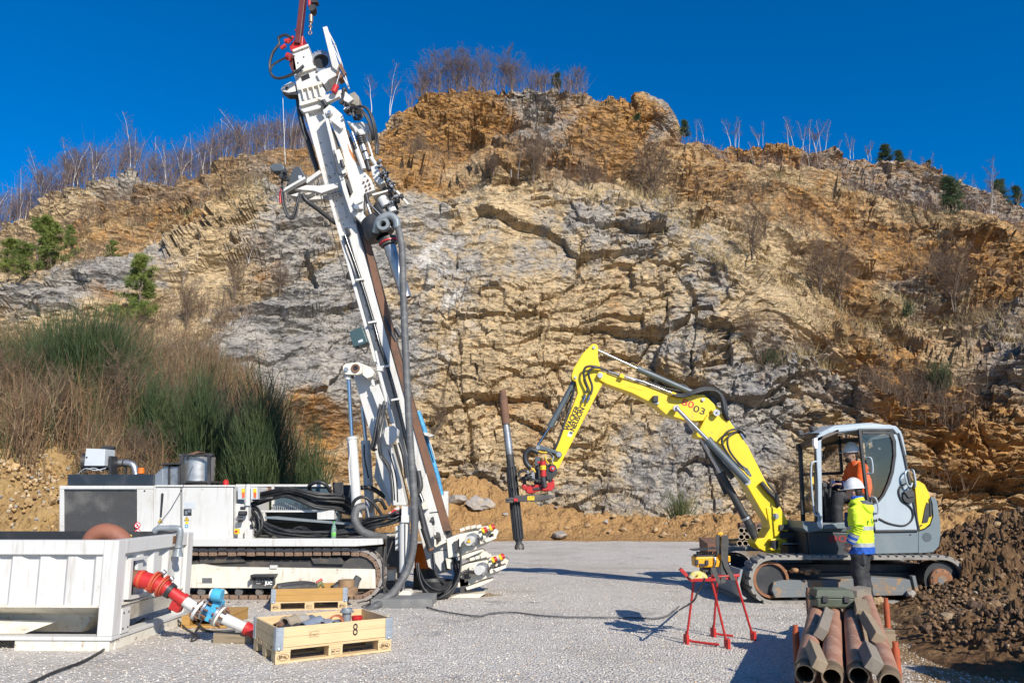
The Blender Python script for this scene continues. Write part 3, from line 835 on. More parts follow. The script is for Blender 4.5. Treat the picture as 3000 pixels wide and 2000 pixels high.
b=cliff_at(215,760);plant(pB,b-Vector((0,.6,.2)),110/ppm(b.y),'thin young pine close right of the large left pine',width=.8)
b=cliff_at(338,805);plant(pA,b-Vector((0,.6,.2)),108/ppm(b.y),'small compact pine between the two larger pines on the left slope')
b=cliff_at(425,985);plant(pB,b-Vector((0,.8,.2)),250/ppm(b.y),'yellow-green pine on the left slope nearest the drilling rig',width=.85)
b=cliff_at(570,670);plant(pC,b-Vector((0,.6,.2)),60/ppm(b.y),'small dark conifer on the left slope below the birch wood',width=1.2)
b=rim(1632,.5);plant(pC,b,52/ppm(b.y),'small dark conifer on the summit between bare trees',width=1.4)
for px,py,hpx,w,Y,lab in((2006,402,58,1.1,62,'small conifer standing alone on the rim right of the summit block'),(2595,476,60,1.5,75,'broad dark conifer on the far right ridge'),(2636,492,56,1.3,75,'dark conifer on the far right ridge, right of the broad one'),(2722,515,50,1.0,76,'slim conifer among birches on the far right ridge'),(2790,648,145,1.0,59,'tall dark conifer in front of the grey back ridge'),(2932,612,95,1.2,75,'round-headed conifer near the right frame edge on the ridge'),(2200,512,46,1.1,60,'small green conifer at the foot of the orange back ridge'),(2252,552,52,1.0,59,'small green conifer on the terrace edge at the upper right'),(2982,600,60,1.2,76,'low dark conifer at the right frame edge'),(1868,375,46,1.3,66,'small green conifer in front of the summit block'),(1752,368,40,1.5,65,'small green conifer left of the summit block')):
 plant(pC,P(px,py,Y),hpx/ppm(Y),lab,width=w)
 # ---- shrubs on the face
for k,(px,py,hpx,w,lab)in enumerate(((1562,535,165,.8,'bare many-stemmed shrub on the ledge under the summit'),(1905,600,215,.85,'tall bare shrub on the grassy ledge right of centre'),(1445,520,70,1.0,'low bare shrub at the back of the upper ledge'),(1730,560,95,1.0,'grey twiggy shrub on the ledge left of the tall bare shrub'),(2198,760,165,.75,'bare shrub on the slope above the excavator boom'),(2395,860,170,.9,'dark twiggy shrub on the right face, left one of a pair'),(2450,900,190,.8,'dark twiggy shrub on the right face, right one of a pair'),(2775,905,215,.8,'large bare shrub near the right side of the face'),(2200,1015,110,.9,'low dark shrub hanging on the wall behind the boom'),(1290,1250,70,.8,'tiny bare shrub low on the wall behind the drill string'),(1228,470,80,.8,'dark bare shrub in the orange rock below the summit'),(560,950,150,.6,'bare sapling on the left slope behind the brush'),(700,870,120,.6,'bare sapling on the grey slab left of the mast'),(830,860,110,.6,'thin bare sapling just left of the drill mast'),(2530,1130,60,1.3,'low scrub on the right face above the cab'))):
 b=cliff_at(px,py);plant(shrub[k%4],b-Vector((0,.5,.1)),hpx/ppm(b.y),lab,width=w)
for k,(px,py,hpx)in enumerate(((1430,518,90),(1500,522,75),(1515,528,80),(1605,545,60),(620,600,90),(590,650,100),(850,590,110),(610,560,120),(290,770,70),(585,760,70),(545,830,60),(735,770,70),(460,720,60))):
 b=cliff_at(px,py);plant(birch[(k*2+1)%6],b-Vector((0,.4,.1)),hpx/ppm(b.y),'thin white sapling growing on a ledge of the quarry face',group='birch saplings on the ledges')
order_labels('birch saplings on the ledges','{} thin white sapling, {} sapling from the left on the ledges of the quarry face')
# ---- broom bushes and the dry brush on the bank
def broom(seed,n,h,spread,mats=M_BROOM,tl=.17):
 rd=random.Random(seed);mb=MB()
 for i in range(n):
  az=rd.uniform(0,6.28);r0=abs(rd.gauss(0,.33))*spread;tilt=rd.gauss(0,tl)
  p=Vector((math.cos(az)*r0,math.sin(az)*r0,rd.uniform(-.1,.25)*h))
  L=h*rd.uniform(.45,1.0)*(1-.35*min(1,r0/spread))
  d=Vector((math.cos(az)*(.12+.35*r0/spread)*tl/.17+tilt,math.sin(az)*(.12+.35*r0/spread)*tl/.17+rd.gauss(0,tl),1)).normalized()
  q=p+d*L
  random.seed(seed*1000+i);ribbon(mb,p,q,rd.uniform(.005,.011),Vector((rd.gauss(0,.03),rd.gauss(0,.03),0)))
  for j in range(3):
   a=p.lerp(q,rd.uniform(.35,.9));e=a+(d+Vector((rd.gauss(0,.3),rd.gauss(0,.3),rd.uniform(0,.3)))).normalized()*L*rd.uniform(.15,.4)
   ribbon(mb,a,e,rd.uniform(.004,.008))
 return mb
def on_bank(px,Y):
 x=(px-1500)/F*Y*1.005
 return Vector((x,Y,float(bank_h(np.array([x]),np.array([Y]))[0])-.05))
BL=((255,20.5,950,1.75,2600,'largest dark green broom bush on the left bank'),(90,21.5,985,1.3,1100,'green broom bush at the left frame edge above the bank'),(455,19.0,1130,.7,600,'narrow green broom clump above the rig engine'),(590,18.6,1120,.55,800,'slim upright broom clump behind the exhaust stack'),(770,17.3,1190,.55,1600,'tall dark green broom bush nearest the drilling rig'),(700,18.6,1240,.5,700,'broom bush behind the dark one by the rig'),(905,18.5,1310,.65,700,'low olive broom bush between bank and drill mast'))
for k,(px,Y,ty,sp,n,lab)in enumerate(BL):
 p=on_bank(px,Y);h=max(1.0,P(px,ty,Y).z-p.z)*1.08
 o=build(broom(40+k,n,h,sp,tl=.17 if k<2 else.075),'broom_bush',M_BROOM);o.location=p;tag(o,lab,'bush')
for k,(px,Y,h,lab)in enumerate(((40,19.0,2.3,'bare reddish shrub at the left edge of the bank'),(160,18.2,1.9,'bare shrub in front of the largest broom bush'),(350,19.5,2.6,'bare shrub standing tall over the brush above the grey cabinet'),(430,18.0,1.7,'low bare shrub above the rig intake pipe'),(530,20.5,2.6,'bare shrub on the bank behind the beacon'),(640,21.0,2.9,'bare shrub on the bank above the exhaust stack'),(700,22.5,3.0,'bare grey shrub on the bank behind the tall broom'),(820,20.5,2.0,'last bare shrub on the bank before the drill mast'))):
 plant(shrub[k%4],on_bank(px,Y),h,lab,group='bare shrubs on the left bank',width=.8)
for k,(px,py,h,lab)in enumerate(((2745,1145,1.6,'round broom bush on the orange scree at the right'),(2000,1300,.01,''),(2250,1075,.9,'small broom tuft on the right face'),(2650,930,.9,'low broom tuft on the right grassy ledge'))):
 if h<.1:continue
 o=build(broom(60+k,420,h,.8),'broom_bush',M_BROOM);o.location=cliff_at(px,py)-Vector((0,.3,.1));tag(o,lab,'bush')
o=build(broom(77,260,1.3,.75,M_BOX),'young_bush',M_BOX);p=G(1995,1545);o.location=(p.x*.87,p.y*.87,.35);tag(o,'small green bush at the foot of the wall behind the boom','bush')
o.scale=(1.2,1.2,1.1)
M_DRY,ntd,bd_=new_mat('dry_stems')
at_=nd(ntd,'ShaderNodeVertexColor',layer_name='tone');ntd.links.new(at_.outputs[0],bd_.inputs['Base Color']);bd_.inputs['Roughness'].default_value=0.9
def stems(name,base,h,w,tones,lean=.25,twigs=3,seed=1):
 """many dry stems with side twigs as one mesh; base (n,3)"""
 g=np.random.default_rng(seed);n=len(base)
 h=np.asarray(h)*np.ones(n)
 def strip(p,q,w,tone):
  d=q-p;k=g.normal(size=p.shape);a=np.cross(d,k);a/=np.linalg.norm(a,axis=1,keepdims=True)+1e-9;a*=w[:,None]
  m=(p+q)/2+g.normal(size=p.shape)*(np.linalg.norm(d,axis=1)*.05)[:,None]
  V=np.stack([p-a,p+a,m-a*.8,m+a*.8,q-a*.25,q+a*.25],1).reshape(-1,3)
  i=np.arange(len(p))[:,None]*6
  Fc=np.concatenate([i+np.array([0,1,3,2]),i+np.array([2,3,5,4])],0)
  return V,Fc,np.repeat(tone,6,0)
 Vs=[];Fs=[];Ts=[];o=0
 d=np.stack([g.normal(0,lean,n),g.normal(0,lean,n),np.ones(n)],1);tip=base+d*h[:,None]
 tn=np.asarray(tones)[g.integers(0,len(tones),n)]*g.uniform(.7,1.25,(n,1))
 jobs=[(base,tip,np.full(n,w),tn)]
 for k in range(twigs):
  u=g.uniform(.25,.95,(n,1));a=base+(tip-base)*u
  e=a+(d*.8+g.normal(0,.55,(n,3)))*(h*g.uniform(.12,.42,n))[:,None]
  jobs.append((a,e,np.full(n,w*.6),tn))
 for j in jobs:
  V,Fc,T=strip(*j);Vs.append(V);Fs.append(Fc+o);Ts.append(T);o+=len(V)
 ob=npmesh(name,np.concatenate(Vs),np.concatenate(Fs),[M_DRY],False,kind='stuff')
 colattr(ob,'tone',np.concatenate(Ts));return ob
g=np.random.default_rng(3)
n=30000
x=g.uniform(-19,-3.6,n);y=16.7+14*g.random(n)**1.4
keep=(fbm(x*.7,y*.7,3,55)+.35*sstep(15.5,19,y-.08*(x+12))>.50)&(x<-4.95+0.0*(y-17))
x=x[keep];y=y[keep]
z=bank_h(x,y)
hh=(0.3+2.6*fbm(x*.8,y*.8,3,56)**1.6)*g.uniform(.45,1.25,len(x))*(0.55+.45*sstep(-5.2,-8,x))
o=stems('dry_brush',np.stack([x,y,z],-1),hh,.0075,[(.19,.125,.065),(.15,.085,.045),(.27,.195,.11),(.12,.065,.04),(.22,.12,.055),(.075,.085,.03)],.16,4,9)
o['label']='dry brown brush covering the left bank'
# dry grass and dead scrub on the ledges of the cliff
dpt=CV[...,1];zz_=CV[...,2]-CAMZ;zc=dpt*CP+zz_*SP
qx=(1500+F*CV[...,0]/zc);qy=(1000+3000*SHIFT-F*(-dpt*SP+zz_*CP)/zc)
def ledge_pts(blobs,n,seed,up=0.25):
 g=np.random.default_rng(seed);w=field(blobs,qx,qy)*(np.abs(CN[...,2])>up)
 w[w<.12]=0
 w=w*(fbm(CV[...,0]*1.1,CV[...,1]*1.1+CV[...,2],3,seed)>.45)
 idx=g.choice(w.size,n,p=(w/w.sum()).ravel());return CV.reshape(-1,3)[idx]+g.normal(0,.12,(n,3))-np.array([0,0,.08])
pts=ledge_pts([(1840,575,130,18,3,1),(2100,740,110,30,30,1),(2270,800,150,30,25,1),(2480,960,130,40,20,.9),(2680,920,120,40,10,.9),(2880,960,160,45,8,.8),(2000,650,50,60,0,.5),(1640,980,110,14,0,.5),(2340,1060,90,20,10,.5),(650,600,260,30,-20,.6),(250,720,240,30,-20,.6),(1700,290,120,14,10,.5),(2560,600,280,20,14,.6)],9000,21)
o=stems('dry_grass',pts,g.uniform(.25,.75,9000),.011,[(.46,.36,.17),(.38,.28,.12),(.30,.21,.10)],.35,2,10)
o['label']='dry straw-coloured grass on the cliff ledges'
pts=ledge_pts([(2900,955,190,40,8,1),(2480,985,80,40,20,.7),(1980,580,120,25,0,.8),(1700,540,160,20,0,.6),(640,560,260,40,-22,1),(200,690,260,40,-25,1),(900,480,80,40,-20,.8),(1290,280,90,16,0,.9),(1450,250,160,12,0,.8),(560,960,140,40,-15,.9),(2700,640,260,20,14,.6),(2250,620,200,60,20,.7),(2650,760,260,60,12,.7),(1400,520,120,30,0,.8),(1600,480,180,60,0,.6),(2250,1060,120,50,20,.6),(2700,1180,150,60,10,.6),(2550,1420,250,30,0,.5),(1250,470,100,50,0,.6),(400,640,260,60,-22,1)],12000,22,.05)
o=stems('dead_scrub',pts,g.uniform(.4,1.3,12000),.009,[(.12,.08,.055),(.16,.105,.07),(.09,.068,.045),(.20,.13,.08)],.3,5,11)
o['label']='dark leafless scrub along the cliff edges and ledges'
# brushwood along the rims
gr_=np.random.default_rng(17)
def rim_pts(n,lo,hi,deep):
 cols=np.arange(lo,hi+12,12.0);R0=np.array([tuple(rim(c,0))for c in cols]);R1=np.array([tuple(rim(c,1))for c in cols])-R0
 px=gr_.uniform(lo,hi,n);bk=gr_.uniform(-1.5,deep,n)
 ip=lambda A:np.stack([np.interp(px,cols,A[:,j])for j in range(3)],1)
 return ip(R0)+ip(R1)*bk[:,None]+np.stack([gr_.normal(0,.15,n),np.zeros(n),np.full(n,-.15)],1)
for nm,pts,h0_,h1_,lab in(('rim_brush',rim_pts(1500,-120,930,7),.7,2.9,'fine brown brushwood along the left rim of the quarry'),('summit_brush',rim_pts(520,1190,1720,3),.5,2.2,'fine brown brushwood on the summit'),('ridge_brush',rim_pts(480,1980,3050,3),.4,1.3,'fine brown brushwood along the right rim')):
 o=stems(nm,pts,gr_.uniform(h0_,h1_,len(pts)),.014,[(.17,.12,.095),(.13,.09,.075),(.21,.15,.11),(.15,.10,.09)],.17,6,31);o['label']=lab
 # ---- loose rocks
M_ROCK=pmat('loose_rock',(0.30,0.27,0.24),(0.42,0.35,0.26),0.9,scale=2,bmp=0.8,bs=6,bd=.06,c3=(.16,.14,.12),s3=5)
M_PINK=pmat('pink_rock',(0.50,0.35,0.26),(0.42,0.33,0.27),0.9,scale=2,bmp=0.8,bs=5,bd=.06)
M_ORock=pmat('soil_rock',(0.40,0.27,0.14),(0.30,0.19,0.10),0.9,scale=2,bmp=0.8,bs=6,bd=.06)
def rock_mesh(seed,n=14):
 rd=np.random.default_rng(seed);t=np.linspace(0,np.pi,n//2+2);p=np.linspace(0,2*np.pi,n,endpoint=False)
 T,Pp=np.meshgrid(t,p,indexing='ij');D=np.stack([np.sin(T)*np.cos(Pp),np.sin(T)*np.sin(Pp),np.cos(T)],-1)
 k=rd.normal(size=(20,3));k/=np.linalg.norm(k,axis=1,keepdims=True);dd=rd.uniform(.5,.85,20)
 r=np.min(np.where(D@k.T>.05,dd/np.maximum(D@k.T,.05),9),-1);r=np.minimum(r,1.15)
 V=(D*r[...,None]).reshape(-1,3);m=len(t)
 i=np.arange(m-1)[:,None]*n+np.arange(n)[None];j=np.arange(m-1)[:,None]*n+(np.arange(n)[None]+1)%n
 return V,np.stack([i,i+n,j+n,j],-1).reshape(-1,4)
rocks=[]
def rock(loc,s,seed,mat,label,group=None,rot=None):
 V,Fc=rock_mesh(seed,34 if max(s)>.4 else 12);o=npmesh('rock',V*np.array(s),Fc,[mat],False)
 o.location=loc;o.rotation_euler=rot or(0,0,random.uniform(0,6));return tag(o,label,'rock',group)
rock(on_bank(868,20.0)+Vector((0,0,.55)),(.62,.5,.5),3,M_PINK,'large pinkish boulder at the end of the bank left of the mast')
rock(on_bank(800,18.2)+Vector((.25,0,.3)),(.35,.3,.28),4,M_PINK,'smaller tan boulder under the broom bush by the rig')
rock((12.9,19.6,.65),(.95,.7,.65),6,M_ROCK,'large grey boulder behind the earth heap at the right edge')
rock((11.9,18.9,.42),(.5,.45,.36),7,M_ROCK,'grey boulder leaning on the large one at the right edge')
for px,py,s,lab in((1395,1445,.62,'dark angular slab at the wall foot right of the mast'),(1340,1455,.5,'angular grey rock just right of the mast'),(1425,1480,.55,'grey rock below the dark slab right of the mast'),(1640,1545,.42,'lone grey rock on the berm below the grapple')):
 Y=29.8 if py<1500 else 28.4;p=P(px,py,Y);rock((p.x,Y,float(berm_h(np.array([p.x]),np.array([Y]))[0])+s*.2),(s,s*.8,s*.55),int(px),M_ROCK,lab)
for k in range(26):
 x=rd.uniform(-3.5,13);y=30.2-.10*x+rd.uniform(-1.4,1.0);s=rd.uniform(.05,.2)
 rock((x,y,float(berm_h(np.array([x]),np.array([y]))[0])+s*.3),(s,s*.8,s*.7),500+k%9,M_ORock if k%3 else M_ROCK,'small broken stone lying on the low berm under the quarry wall','stones on the berm')
for k in range(60):
 x=rd.uniform(5.0,11);y=rd.uniform(7.2,15);s=rd.uniform(.03,.13)
 rock((x,y,float(heap_h(np.array([x]),np.array([y]))[0])+s*.25),(s,s*.85,s*.7),600+k%9,M_ORock if k%3 else M_ROCK,'small stone or clod on the dug brown earth at the right','clods on the earth heap')
 # loose gravel stones on the near ground
n=34000
g=np.random.default_rng(8)
y=5.0+11*g.random(n)**1.5;x=g.uniform(-.72,.72,n)*y*1.0
keep=x<4.6+.15*(y-8);x=x[keep];y=y[keep];n=len(x)
s=g.uniform(.005,.013,n)*(1+.6*(g.random(n)>.95))
D=np.array([[1,0,0],[0,1,0],[-1,0,0],[0,-1,0],[0,0,.75],[0,0,-.5]],float)
an=g.uniform(0,6.28,n);ca,sa=np.cos(an),np.sin(an)
V=D[None]*g.uniform(.6,1.25,(n,6,1))*s[:,None,None]
V=np.stack([V[...,0]*ca[:,None]-V[...,1]*sa[:,None],V[...,0]*sa[:,None]+V[...,1]*ca[:,None],V[...,2]],-1)+np.stack([x,y,ground_h(x,y)+s*.3],-1)[:,None]
Fc=np.array([[0,1,4],[1,2,4],[2,3,4],[3,0,4],[1,0,5],[2,1,5],[3,2,5],[0,3,5]])
M_STONE,nts,bs_=new_mat('gravel_stone')
ats=nd(nts,'ShaderNodeVertexColor',layer_name='tone');nts.links.new(ats.outputs[0],bs_.inputs['Base Color']);bs_.inputs['Roughness'].default_value=.9
o=npmesh('gravel_stones',V.reshape(-1,3),(np.arange(n)[:,None,None]*6+Fc[None]).reshape(-1,3),[M_STONE],False,kind='stuff')
tone=g.uniform(.46,.64,(n,1))*np.array([1.0,.93,.82])*np.where(g.random((n,1))>.93,np.array([[1.0,.8,.6]]),1.0)
colattr(o,'tone',np.repeat(tone,6,0));o['label']='loose grey gravel stones on the quarry floor'
# crumbs of dug earth
ICO=[]
for a_ in(-1,1):
 for b_ in(-1.618,1.618):ICO+=[(0,a_,b_),(a_,b_,0),(b_,0,a_)]
ICO=np.array(ICO)/1.9
ICF=np.array([(i,j,k)if np.dot(np.cross(ICO[j]-ICO[i],ICO[k]-ICO[i]),ICO[i])>0 else(i,k,j)for i in range(12)for j in range(i)for k in range(j)if max(np.linalg.norm(ICO[i]-ICO[j]),np.linalg.norm(ICO[j]-ICO[k]),np.linalg.norm(ICO[i]-ICO[k]))<1.1])
n=14000
g=np.random.default_rng(12)
x=g.uniform(3.6,13,n);y=g.uniform(5.5,17,n);hh=heap_h(x,y);keep=(hh>.08+.1*g.random(n))&(x<.74*y);x=x[keep];y=y[keep];n=len(x)
s=g.uniform(.010,.036,n)*(1+1.5*(g.random(n)>.97))
V=ICO[None]*g.uniform(.65,1.25,(n,12,1))*s[:,None,None]+np.stack([x,y,heap_h(x,y)+s*.3+.02],-1)[:,None]
o=npmesh('soil_crumbs',V.reshape(-1,3),(np.arange(n)[:,None,None]*12+ICF[None]).reshape(-1,3),[M_STONE],False,kind='stuff')
tone=np.array([[.15,.085,.042],[.22,.135,.068],[.10,.06,.035],[.30,.22,.14]])[g.choice(4,n,p=[.45,.3,.2,.05])]*g.uniform(.7,1.2,(n,1))
colattr(o,'tone',np.repeat(tone,12,0));o['label']='crumbs of dug brown earth at the right'
n=6000
x=g.uniform(-14,-5.5,n);y=g.uniform(13.8,19,n);hh=bank_h(x,y);keep=hh>.12;x=x[keep];y=y[keep];n=len(x);s=g.uniform(.012,.05,n)*(1+1.5*(g.random(n)>.97))
V=ICO[None]*g.uniform(.65,1.25,(n,12,1))*s[:,None,None]+np.stack([x,y,bank_h(x,y)+s*.2],-1)[:,None]
o=npmesh('bank_crumbs',V.reshape(-1,3),(np.arange(n)[:,None,None]*12+ICF[None]).reshape(-1,3),[M_STONE],False,kind='stuff')
tone=np.array([[.42,.27,.12],[.34,.21,.09],[.5,.38,.24],[.3,.27,.23]])[g.choice(4,n,p=[.4,.3,.2,.1])]*g.uniform(.7,1.2,(n,1))
colattr(o,'tone',np.repeat(tone,12,0));o['label']='crumbs of ochre soil on the left bank'
# ====== shared machine materials and helpers
M_WHITE=pmat('white_paint',(0.57,0.56,0.53),(0.50,0.475,0.42),0.42,scale=1.6,lo=0.5,hi=0.8,c3=(0.36,0.31,0.24),s3=7,lo3=0.62,hi3=0.76,streak=(0.40,0.36,0.30))
M_CREAM=pmat('soiled_white_paint',(0.68,0.64,0.54),(0.58,0.51,0.39),0.55,scale=2.2,lo=0.45,hi=0.75,c3=(0.28,0.20,0.13),s3=9,lo3=0.58,hi3=0.72,streak=(0.36,0.29,0.20))
M_RUBBER=pmat('black_hose',(0.022,0.022,0.023),(0.05,0.048,0.045),0.45,scale=5)
M_BIGHOSE=pmat('grey_rubber_hose',(0.085,0.085,0.085),(0.15,0.148,0.142),0.6,scale=5,stretch=(1,1,2),c3=(0.24,0.23,0.22),s3=16,lo3=.6,hi3=.7)
M_BLACK=pmat('black_steel',(0.025,0.026,0.028),(0.055,0.052,0.05),0.5,scale=4)
M_DARK=pmat('dark_greasy_steel',(0.055,0.052,0.05),(0.11,0.09,0.07),0.5,scale=5,c3=(0.2,0.12,0.07),s3=14,lo3=.64,hi3=.74)
M_NAVY=pmat('dark_navy_paint',(0.016,0.024,0.034),(0.04,0.047,0.055),0.45,scale=3)
M_STEEL=pmat('bare_steel',(0.42,0.42,0.42),(0.28,0.27,0.26),0.38,metal=.8,scale=5,c3=(0.2,.15,.11),s3=9)
M_CHROME=pmat('chrome_rod',(0.42,0.43,0.45),None,0.22,metal=1.0)
M_RUST=pmat('rusty_steel',(0.17,0.085,0.05),(0.10,0.06,0.04),0.8,scale=6,c3=(0.28,0.13,0.06),s3=18,bmp=.3,bs=30,bd=.004)
M_TRACK=pmat('worn_track_steel',(0.30,0.27,0.245),(0.21,0.165,0.13),0.75,scale=5,c3=(0.30,0.19,0.12),s3=10,lo3=.55,hi3=.68,bmp=.3,bs=30)
M_LINK=pmat('track_link_steel',(0.22,0.145,0.10),(0.13,0.10,0.08),0.8,scale=7,c3=(.33,.2,.13),s3=13)
M_GREYP=pmat('grey_blue_paint',(0.17,0.20,0.215),(0.21,0.225,0.23),0.42,scale=2)
M_RED=pmat('red_paint',(0.46,0.022,0.02),(0.34,0.02,0.018),0.4,scale=4,c3=(.2,.05,.04),s3=12)
M_DKRED=pmat('dark_red_paint',(0.11,0.018,0.016),(0.07,0.018,0.016),0.45,scale=4)
M_ORANGE=pmat('orange_plastic',(0.72,0.16,0.015),None,0.3)
M_YELL=pmat('yellow_sign',(0.80,0.52,0.02),None,0.45)
M_INK=pmat('black_print',(0.012,0.012,0.012),None,0.5)
M_WPRINT=pmat('white_print',(0.75,0.75,0.75),None,0.5)
M_RPRINT=pmat('red_print',(0.55,0.02,0.03),None,0.5)
M_BPRINT=pmat('blue_print',(0.03,0.28,0.55),None,0.5)
M_LGREY=pmat('light_grey_cabinet',(0.50,0.53,0.55),(0.46,0.48,0.5),0.4,scale=3)
M_BLUETARP=pmat('blue_tarp',(0.05,0.26,0.48),(0.09,0.36,0.58),0.5,scale=12,bmp=.6,bs=25,bd=.02)
M_RSTREAK=pmat('rust_streak',(0.45,0.17,0.04),(0.62,0.45,0.28),0.7,scale=9)
def grille_mat():
 m,nt,b=new_mat('radiator_mesh')
 v=coord(nt,'Object')
 br=nd(nt,'ShaderNodeTexVoronoi',Scale=62.0);br.inputs['Randomness'].default_value=0.15
 nt.links.new(v,br.inputs['Vector'])
 f=ramp(nt,br.outputs[0],0.30,0.55)
 c=mixc(nt,f,(0.008,0.008,0.009),(0.10,0.098,0.095))
 st=mixc(nt,ramp(nt,noise(nt,coord(nt,'Object',(6,6,.8)),3.0,5),.45,.7),c,(0.13,0.125,0.12),'ADD')
 dirt=mixc(nt,ramp(nt,noise(nt,v,2.5,5),.5,.8),c,(0.14,0.135,0.125))
 nt.links.new(dirt,b.inputs['Base Color']);b.inputs['Roughness'].default_value=.6
 bump(nt,b,br.outputs[0],.9,.01)
 return m
M_GRILLE=grille_mat()
def px_r(rpx,Y):return rpx*Y*DS/F
class PM(MB):
 """mesh builder with photograph-derived measurements"""
 def rect(s,x0,y0,x1,y1,Y,th):
  return s.pxprism([(x0,y0),(x1,y0),(x1,y1),(x0,y1)],Y,th)
 def bar(s,a,b,r,Yb=None,r1=None,n=14,**k):
  Y0=a[2];Y1=b[2]
  return s.tube(P(*a),P(*b),px_r(r,Y0),px_r(r if r1 is None else r1,Y1),n,**k)
 def beampx(s,a,b,w,th):
  """flat bar w px wide between two pixel points (x, y, Y), th metres deep"""
  p0=P(*a);p1=P(*b)
  return s.beam(p0,p1,px_r(w,a[2]),th,up=(0,1,0))
 def hose(s,pts,r,n=7,sub=4,**k):
  return s.path([P(*p)for p in pts],r,n,sub,**k)
 def disc(s,x,y,Y,r,th,n=20):
  c=P(x,y,Y);rr=px_r(r,Y)
  return s.tube(c+Vector((0,th,0)),c,rr,rr,n)
 def ring(s,x,y,Y,r0,r1,th,n=24):
  c=P(x,y,Y)
  return s.tube(c+Vector((0,th,0)),c,px_r(r1,Y),px_r(r1,Y),n,hollow=px_r(r0,Y))
 def bolts(s,pts,Y,r=2.2,th=.02):
  for x,y in pts:s.tube(P(x,y,Y),P(x,y,Y)-Vector((0,th,0)),px_r(r,Y),None,6)
  return s
def Z(ox,oy,sc):return lambda*q:[(ox+x/sc,oy+y/sc)for x,y in q]
def Z1(ox,oy,sc):return lambda x,y:(ox+x/sc,oy+y/sc)
def text_mesh(txt,size,ext=0.0015,bold=0.0,mirror=False):
 cu=bpy.data.curves.new('lettering','FONT');cu.body=txt;cu.size=size;cu.extrude=ext;cu.offset=bold
 cu.align_x='CENTER';cu.align_y='CENTER';cu.resolution_u=3
 o=bpy.data.objects.new('lettering',cu);COL.objects.link(o)
 dg=bpy.context.evaluated_depsgraph_get();dg.update()
 me=bpy.data.meshes.new_from_object(o.evaluated_get(dg))
 bpy.data.objects.remove(o);bpy.data.curves.remove(cu)
 if mirror:
  for v in me.vertices:v.co.x=-v.co.x
 return me
def lettering(txt,size,loc,parent,mat,rot=0.0,plane='front',bold=0.0,mirror=False,sx=1.0,name='lettering',yaw=0.0):
 """text on a face that looks towards -Y; rot turns it in that face; loc in world, or local when the parent is rotated"""
 me=text_mesh(txt,size,bold=bold,mirror=mirror)
 o=bpy.data.objects.new(name,me);COL.objects.link(o);me.materials.clear();me.materials.append(mat)
 o.parent=parent
 o.matrix_local=Matrix.Translation(Vector(loc))@Euler((0,0,yaw)).to_matrix().to_4x4()@Euler((R(90),0,0)).to_matrix().to_4x4()@Euler((0,0,rot)).to_matrix().to_4x4()@Matrix.Diagonal((sx,1,1,1))
 return o
def wl(parent,p):return p-world_loc(parent)
# ====== drilling rig
RIG=thing('drilling_rig','white crawler drilling rig with a tall leaning mast, hose bundles and black radiator grille','drilling rig',(-3.6,12.3,0))
YT=11.30
DS=1.062
